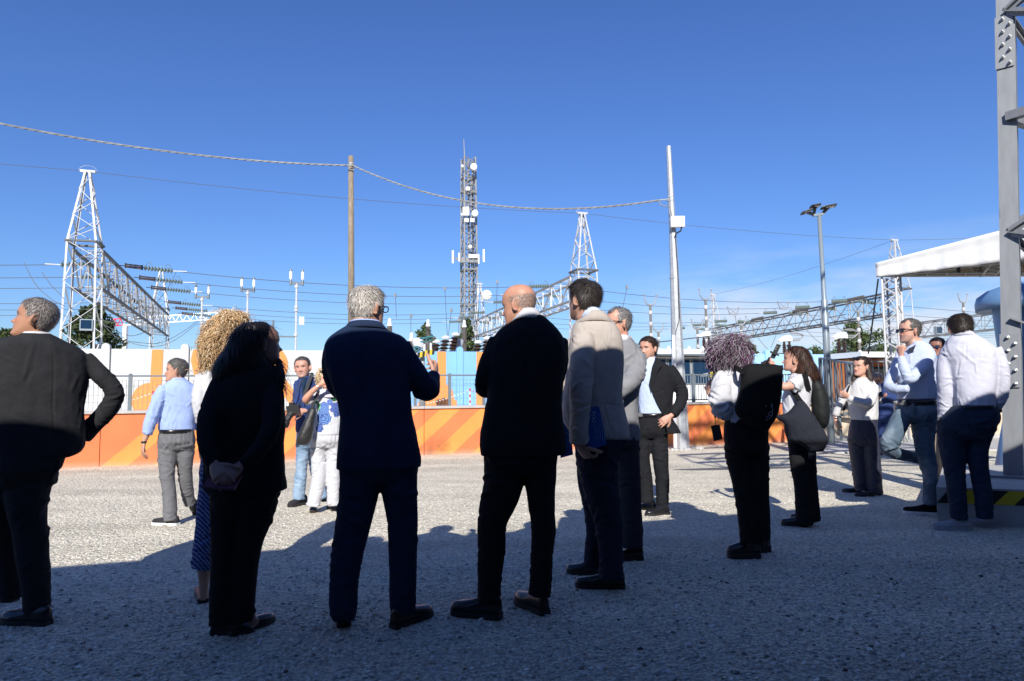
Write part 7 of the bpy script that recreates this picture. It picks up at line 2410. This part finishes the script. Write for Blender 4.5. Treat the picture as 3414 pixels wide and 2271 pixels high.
p.band('jacket_collar', C_tweed, [(520, 178, 292, .22, -.01), (480, 212, 272, .15, .01)], th=.012, tilt=.15)
p.limb(p.sk, [(66, 708, -.07, 15), (64, 728, -.07, 13), (64, 740, -.07, 12)])
p.hand(p.pt(64, 736, -.07), (.22, -.1, -1), (.8, .5, 0), thumb=-1, curl=.45, size=.93)
p.hand(p.pt(150, 598, -.27), (-.6, -.1, .4), (.2, .9, .3), thumb=1, curl=.55, size=.9)
p.band('watch', METAL, [(728, 48, 82, .07, -.07), (720, 49, 83, .07, -.07)], th=.005)
p.garment('trousers', cloth('navy_crepe', (.028, .030, .05), rough=.55, spec=.4), [(728, 162, 326, .25), (780, 150, 326, .27), (840, 142, 330, .27), (880, 144, 334, .26)],
          [[(192, 850, 0, 52), (198, 940, 0, 50), (208, 1030, 0, 45), (216, 1110, 0, 42), (222, 1172, 0, 40)], [(282, 850, .0, 54), (290, 960, 0, 53), (298, 1060, 0, 52), (304, 1140, 0, 51), (306, 1202, 0, 50)]], amp=.006, seed=43, sc=(8, 8, 4))
p.shoe((225, 1186), (156, 1184), LEATHER, L=.25, style='pump')
p.shoe((300, 1208), (228, 1208), LEATHER, L=.25, style='pump')
p.finish()
P4 = [p.pt(x, y, -.12) for x, y in ((72, 740), (92, 745), (108, 785), (80, 795))]
obj('phone', MB().plate(P4, p.ey, .010), M['dark'], label='black phone held low by the woman in the white jacket', cat='phone')
t = thing('handbag', p.pt(108, 640, .0), 'small dark handbag under the arm of the woman in white', 'bag')
mb = MB().loft([p.ring(r) for r in p.rows([(590, 118, 140, .05, -.03), (620, 100, 138, .08, -.03), (660, 92, 132, .09, -.03), (682, 98, 126, .06, -.03)])])
me = remesh(mb, .009, 2); obj('bag_body', me, BAGL, t, smooth=True)
m = MB(); P = [p.pt(x, y, d) for x, y, d in ((128, 595, -.06), (140, 560, -.12), (150, 530, -.13), (165, 505, -.10))]
for q, r in zip(P[:-1], P[1:]): m.bar(q, r, .018, .006, p.ey)
obj('strap', m, BAGL, t)

# --- man in navy suit reading his phone, far
p = Person('grey haired man in navy suit bent over his phone farther back', 'G', (360, 949), skin=(.52, .26, .17), near=False)
p.head(326, 486, .235, 24, pitch=-32, neck=(340, 525, .04), neck_r=.058, brow=(.1, .08, .07))
p.hair(GREY_HAIR, thick=.03, n=1400, length=.02, style='recede')
p.glasses()
p.garment('shirt', C_white, [(514, 318, 352, .14), (530, 310, 372, .2), (580, 312, 405, .23), (660, 318, 412, .24)], amp=.002, seed=44)
def open2(c, n):
    if n.dot(p.ey) > -.05: return False
    k = (c - p.B).dot(p.ex); xl, xr = (p.pt(328, 560) - p.B).dot(p.ex), (p.pt(349, 560) - p.B).dot(p.ex)
    return xl < k < xr and c.z > p.pt(340, 640).z
p.garment('jacket', C_bnavy, [(512, 314, 358, .15), (524, 302, 384, .21), (545, 298, 404, .25), (600, 302, 416, .26), (660, 306, 422, .27), (712, 304, 428, .28)],
          [[(402, 545, 0, 22), (420, 590, -.05, 22), (425, 606, -.1, 20), (395, 598, -.22, 17), (372, 592, -.27, 15)], [(306, 545, 0, 20), (296, 590, -.06, 20), (315, 605, -.2, 17), (335, 600, -.27, 14)]], amp=.006, seed=45, cut=open2, thick=.006)
p.hand(p.pt(370, 590, -.28), (-.9, -.15, -.05), (0, .4, .9), thumb=1, curl=.4)
p.hand(p.pt(338, 598, -.29), (.6, -.2, .1), (0, .3, .9), thumb=-1, curl=.5)
p.garment('trousers', C_bnavy, [(690, 312, 420, .26), (740, 312, 418, .26)], [[(340, 740, 0, 27), (340, 840, 0, 23), (342, 935, 0, 20)], [(392, 740, 0, 27), (394, 840, 0, 22), (395, 935, 0, 20)]], amp=.005, seed=46)
p.shoe((346, 952), (330, 956), LEATHER); p.shoe((396, 952), (400, 957), LEATHER)
p.finish()
c0 = p.pt(342, 580, -.36)
obj('phone', MB().box(c0, (.08, .15, .009), p.ex, (p.ey * .8 + ZUP * .6).normalized(), (ZUP * .8 - p.ey * .6).normalized()), M['dark'], label='black phone in the hands of the man bending his head', cat='phone')

# --- man in sunglasses, hand at chin, one leg bent
p = Person('man in blue sunglasses and pale blue shirt with hand on chin and one knee bent', 'G', (620, 1325), skin=(.60, .33, .24), near=False, face=True)
p.head(520, 192, .246, 56, pitch=2, neck=(560, 275, .02), neck_r=.064, beard=((.20, .17, .155), .6), brow=(.05, .04, .035), eye_open=False)
p.hair([(.05, .042, .036), (.09, .08, .07), (.20, .19, .18), (.13, .12, .11)], thick=.024, n=2400, length=.014, hl=.30, style='recede')
p.glasses(lens=LENSD, h=1.05, w=1.05)
p.garment('shirt', C_ice, [(262, 540, 616, .15), (278, 520, 640, .18), (300, 495, 660, .22), (330, 468, 680, .25), (380, 452, 690, .27), (440, 446, 692, .28), (510, 446, 692, .28), (570, 448, 690, .27), (612, 448, 686, .27)],
          [[(470, 340, -.02, 34), (436, 410, -.07, 36), (402, 490, -.12, 36), (396, 530, -.18, 34), (440, 550, -.26, 30), (515, 545, -.30, 26)],
           [(648, 335, -.04, 42), (612, 405, -.14, 44), (555, 465, -.24, 40), (522, 485, -.30, 38), (498, 440, -.30, 34), (476, 385, -.28, 29), (470, 350, -.27, 25)]], amp=.0075, seed=47)
p.band('shirt_collar', C_ice, [(300, 518, 640, .22), (252, 540, 616, .175)], th=.006, tilt=.08)
cp = [p.pt(x, y, d) for x, y, d in ((618, 254, -.02), (575, 268, -.065), (506, 300, -.118), (545, 320, -.130), (612, 286, -.088))]
obj('collar_point', MB().plate(cp, p.ey, .006), C_ice, p.t)
cp = [p.pt(x, y, d) for x, y, d in ((512, 300, -.128), (560, 276, -.092), (545, 318, -.135), (520, 322, -.138))]
obj('undershirt', MB().plate(cp, p.ey, .005), C_navytr, p.t)
p.hand(p.pt(469, 344, -.27), (.05, .02, 1), (.6, .6, .0), thumb=1, curl=.85, size=1.0)
p.band('belt', BELT, [(648, 446, 692, .29), (614, 446, 690, .29)], th=.006, grow=.004)
obj('buckle', MB().box(p.pt(482, 631, -.145), (.055, .015, .05), p.ex, p.ey), METAL, p.t)
JE = cloth('grey_blue_denim', (.085, .125, .165), var=.15, col2=(.20, .25, .29), c2scale=6, c2pos=.58, c2soft=.12)
p.garment('jeans', JE, [(620, 448, 688, .28), (680, 450, 690, .29), (730, 470, 690, .28)],
          [[(612, 720, .02, 82), (608, 800, .02, 76), (612, 900, .0, 64), (634, 1000, 0, 57), (648, 1100, 0, 48), (648, 1200, 0, 46), (648, 1258, 0, 46)],
           [(500, 680, 0, 62), (455, 760, -.10, 64), (408, 860, -.2, 62), (388, 905, -.2, 52), (430, 940, -.1, 44), (520, 962, .08, 38), (600, 985, .22, 33), (655, 1000, .32, 29)]], amp=.0075, seed=48, sc=(8, 8, 8))
RUN = cloth('black_knit_runner', (.010, .010, .012))
p.shoe((692, 1325), (482, 1312), RUN, L=.30, sole=.026, solem=SOLEW, h=1.1)
p.shoe((700, 1100), (690, 1120), RUN, L=.29, sole=.03, solem=M['dark'], lift=.36, pitch=-50)
p.finish()

# --- man half hidden behind
p = Person('half hidden man with sunglasses standing between the two light shirts', 'G', (700, 1180), skin=(.30, .14, .10), near=False)
p.head(692, 292, .235, 20, neck=(696, 352, .02), eye_open=False)
p.hair(BLACK, thick=.03, n=1200, length=.02)
p.glasses(lens=LENSD)
p.garment('shirt', cloth('mid_blue_polo', (.06, .16, .36)), [(340, 660, 730, .14), (352, 640, 752, .18), (380, 622, 772, .22), (450, 618, 778, .24), (600, 622, 772, .25), (680, 622, 770, .25)], [[(632, 390, 0, 24), (622, 480, 0, 24), (640, 600, 0, 20)], [(762, 390, 0, 24), (772, 480, 0, 24), (768, 600, 0, 20)]], amp=.005, seed=49)
p.garment('trousers', cloth('beige_chino', (.36, .29, .22)), [(670, 625, 768, .24), (740, 628, 764, .24)], [[(662, 740, 0, 36), (664, 900, 0, 30), (668, 1165, 0, 26)], [(728, 740, 0, 36), (728, 900, 0, 30), (728, 1165, 0, 26)]], amp=.005, seed=50)
p.shoe((672, 1178), (655, 1188), LEATHER); p.shoe((730, 1178), (735, 1190), LEATHER)
p.finish()

# --- man in white shirt seen from behind
p = Person('stocky man in white shirt and dark jeans seen from behind near the plinth', 'G', (830, 1415), skin=(.42, .21, .14))
p.head(835, 178, .246, 158, pitch=-14, neck=(850, 258, .0), neck_r=.068, jaw=1.05)
p.hair([(.022, .015, .011), (.035, .024, .017), (.05, .036, .026), (.016, .011, .009)], thick=.045, n=5200, length=.026, width=.0013, lift=.12)
p.garment('shirt', C_whitev, [(206, 796, 908, .16), (220, 775, 932, .19), (242, 752, 970, .23), (270, 735, 1010, .26), (300, 722, 1045, .29), (335, 722, 1066, .31), (400, 742, 1072, .33), (480, 765, 1066, .35), (560, 782, 1056, .37), (620, 786, 1052, .38), (664, 784, 1054, .37)],
          [[(762, 300, 0, 52), (748, 390, -.03, 60), (744, 480, -.04, 60), (748, 570, -.04, 56), (744, 640, -.03, 50), (742, 705, -.02, 44), (742, 722, -.02, 42)],
           [(1040, 305, 0, 50), (1080, 390, 0, 50), (1095, 480, 0, 46), (1092, 560, .02, 46), (1072, 620, .04, 42), (1052, 658, .05, 38)]], amp=.0075, seed=51)
p.band('shirt_collar', C_whitev, [(232, 772, 938, .215), (196, 792, 912, .185)], th=.006, tilt=-.16)
p.band('belt', BELT, [(668, 782, 1056, .385), (646, 782, 1056, .385)], th=.005, grow=.002)
p.garment('jeans', C_ddenim, [(652, 778, 1058, .37), (700, 730, 1074, .38), (760, 700, 1068, .38), (830, 694, 1036, .32)],
          [[(800, 740, 0, 98), (795, 800, 0, 98), (785, 890, 0, 90), (792, 990, 0, 78), (802, 1090, 0, 66), (812, 1200, 0, 59), (824, 1300, 0, 54), (828, 1345, 0, 52)],
           [(972, 740, .03, 92), (962, 790, .03, 90), (942, 890, .03, 72), (942, 990, .03, 66), (956, 1090, .03, 61), (974, 1200, .03, 57), (986, 1342, .03, 54)]], amp=.0065, seed=52, sc=(8, 8, 8))
p.limb(p.sk, [(742, 715, -.02, 26), (742, 745, 0, 24)])
p.hand(p.pt(742, 735, -.01), (.12, .1, -1), (.9, .2, 0), thumb=1, curl=.3)
p.shoe((900, 1418), (620, 1412), SUEDE, L=.31, sole=.026, solem=SUEDE, h=1.1)
p.shoe((1062, 1404), (888, 1388), SUEDE, L=.31, sole=.026, solem=SUEDE, h=1.1)
p.finish()
bpy.data.scenes.remove(TMP)
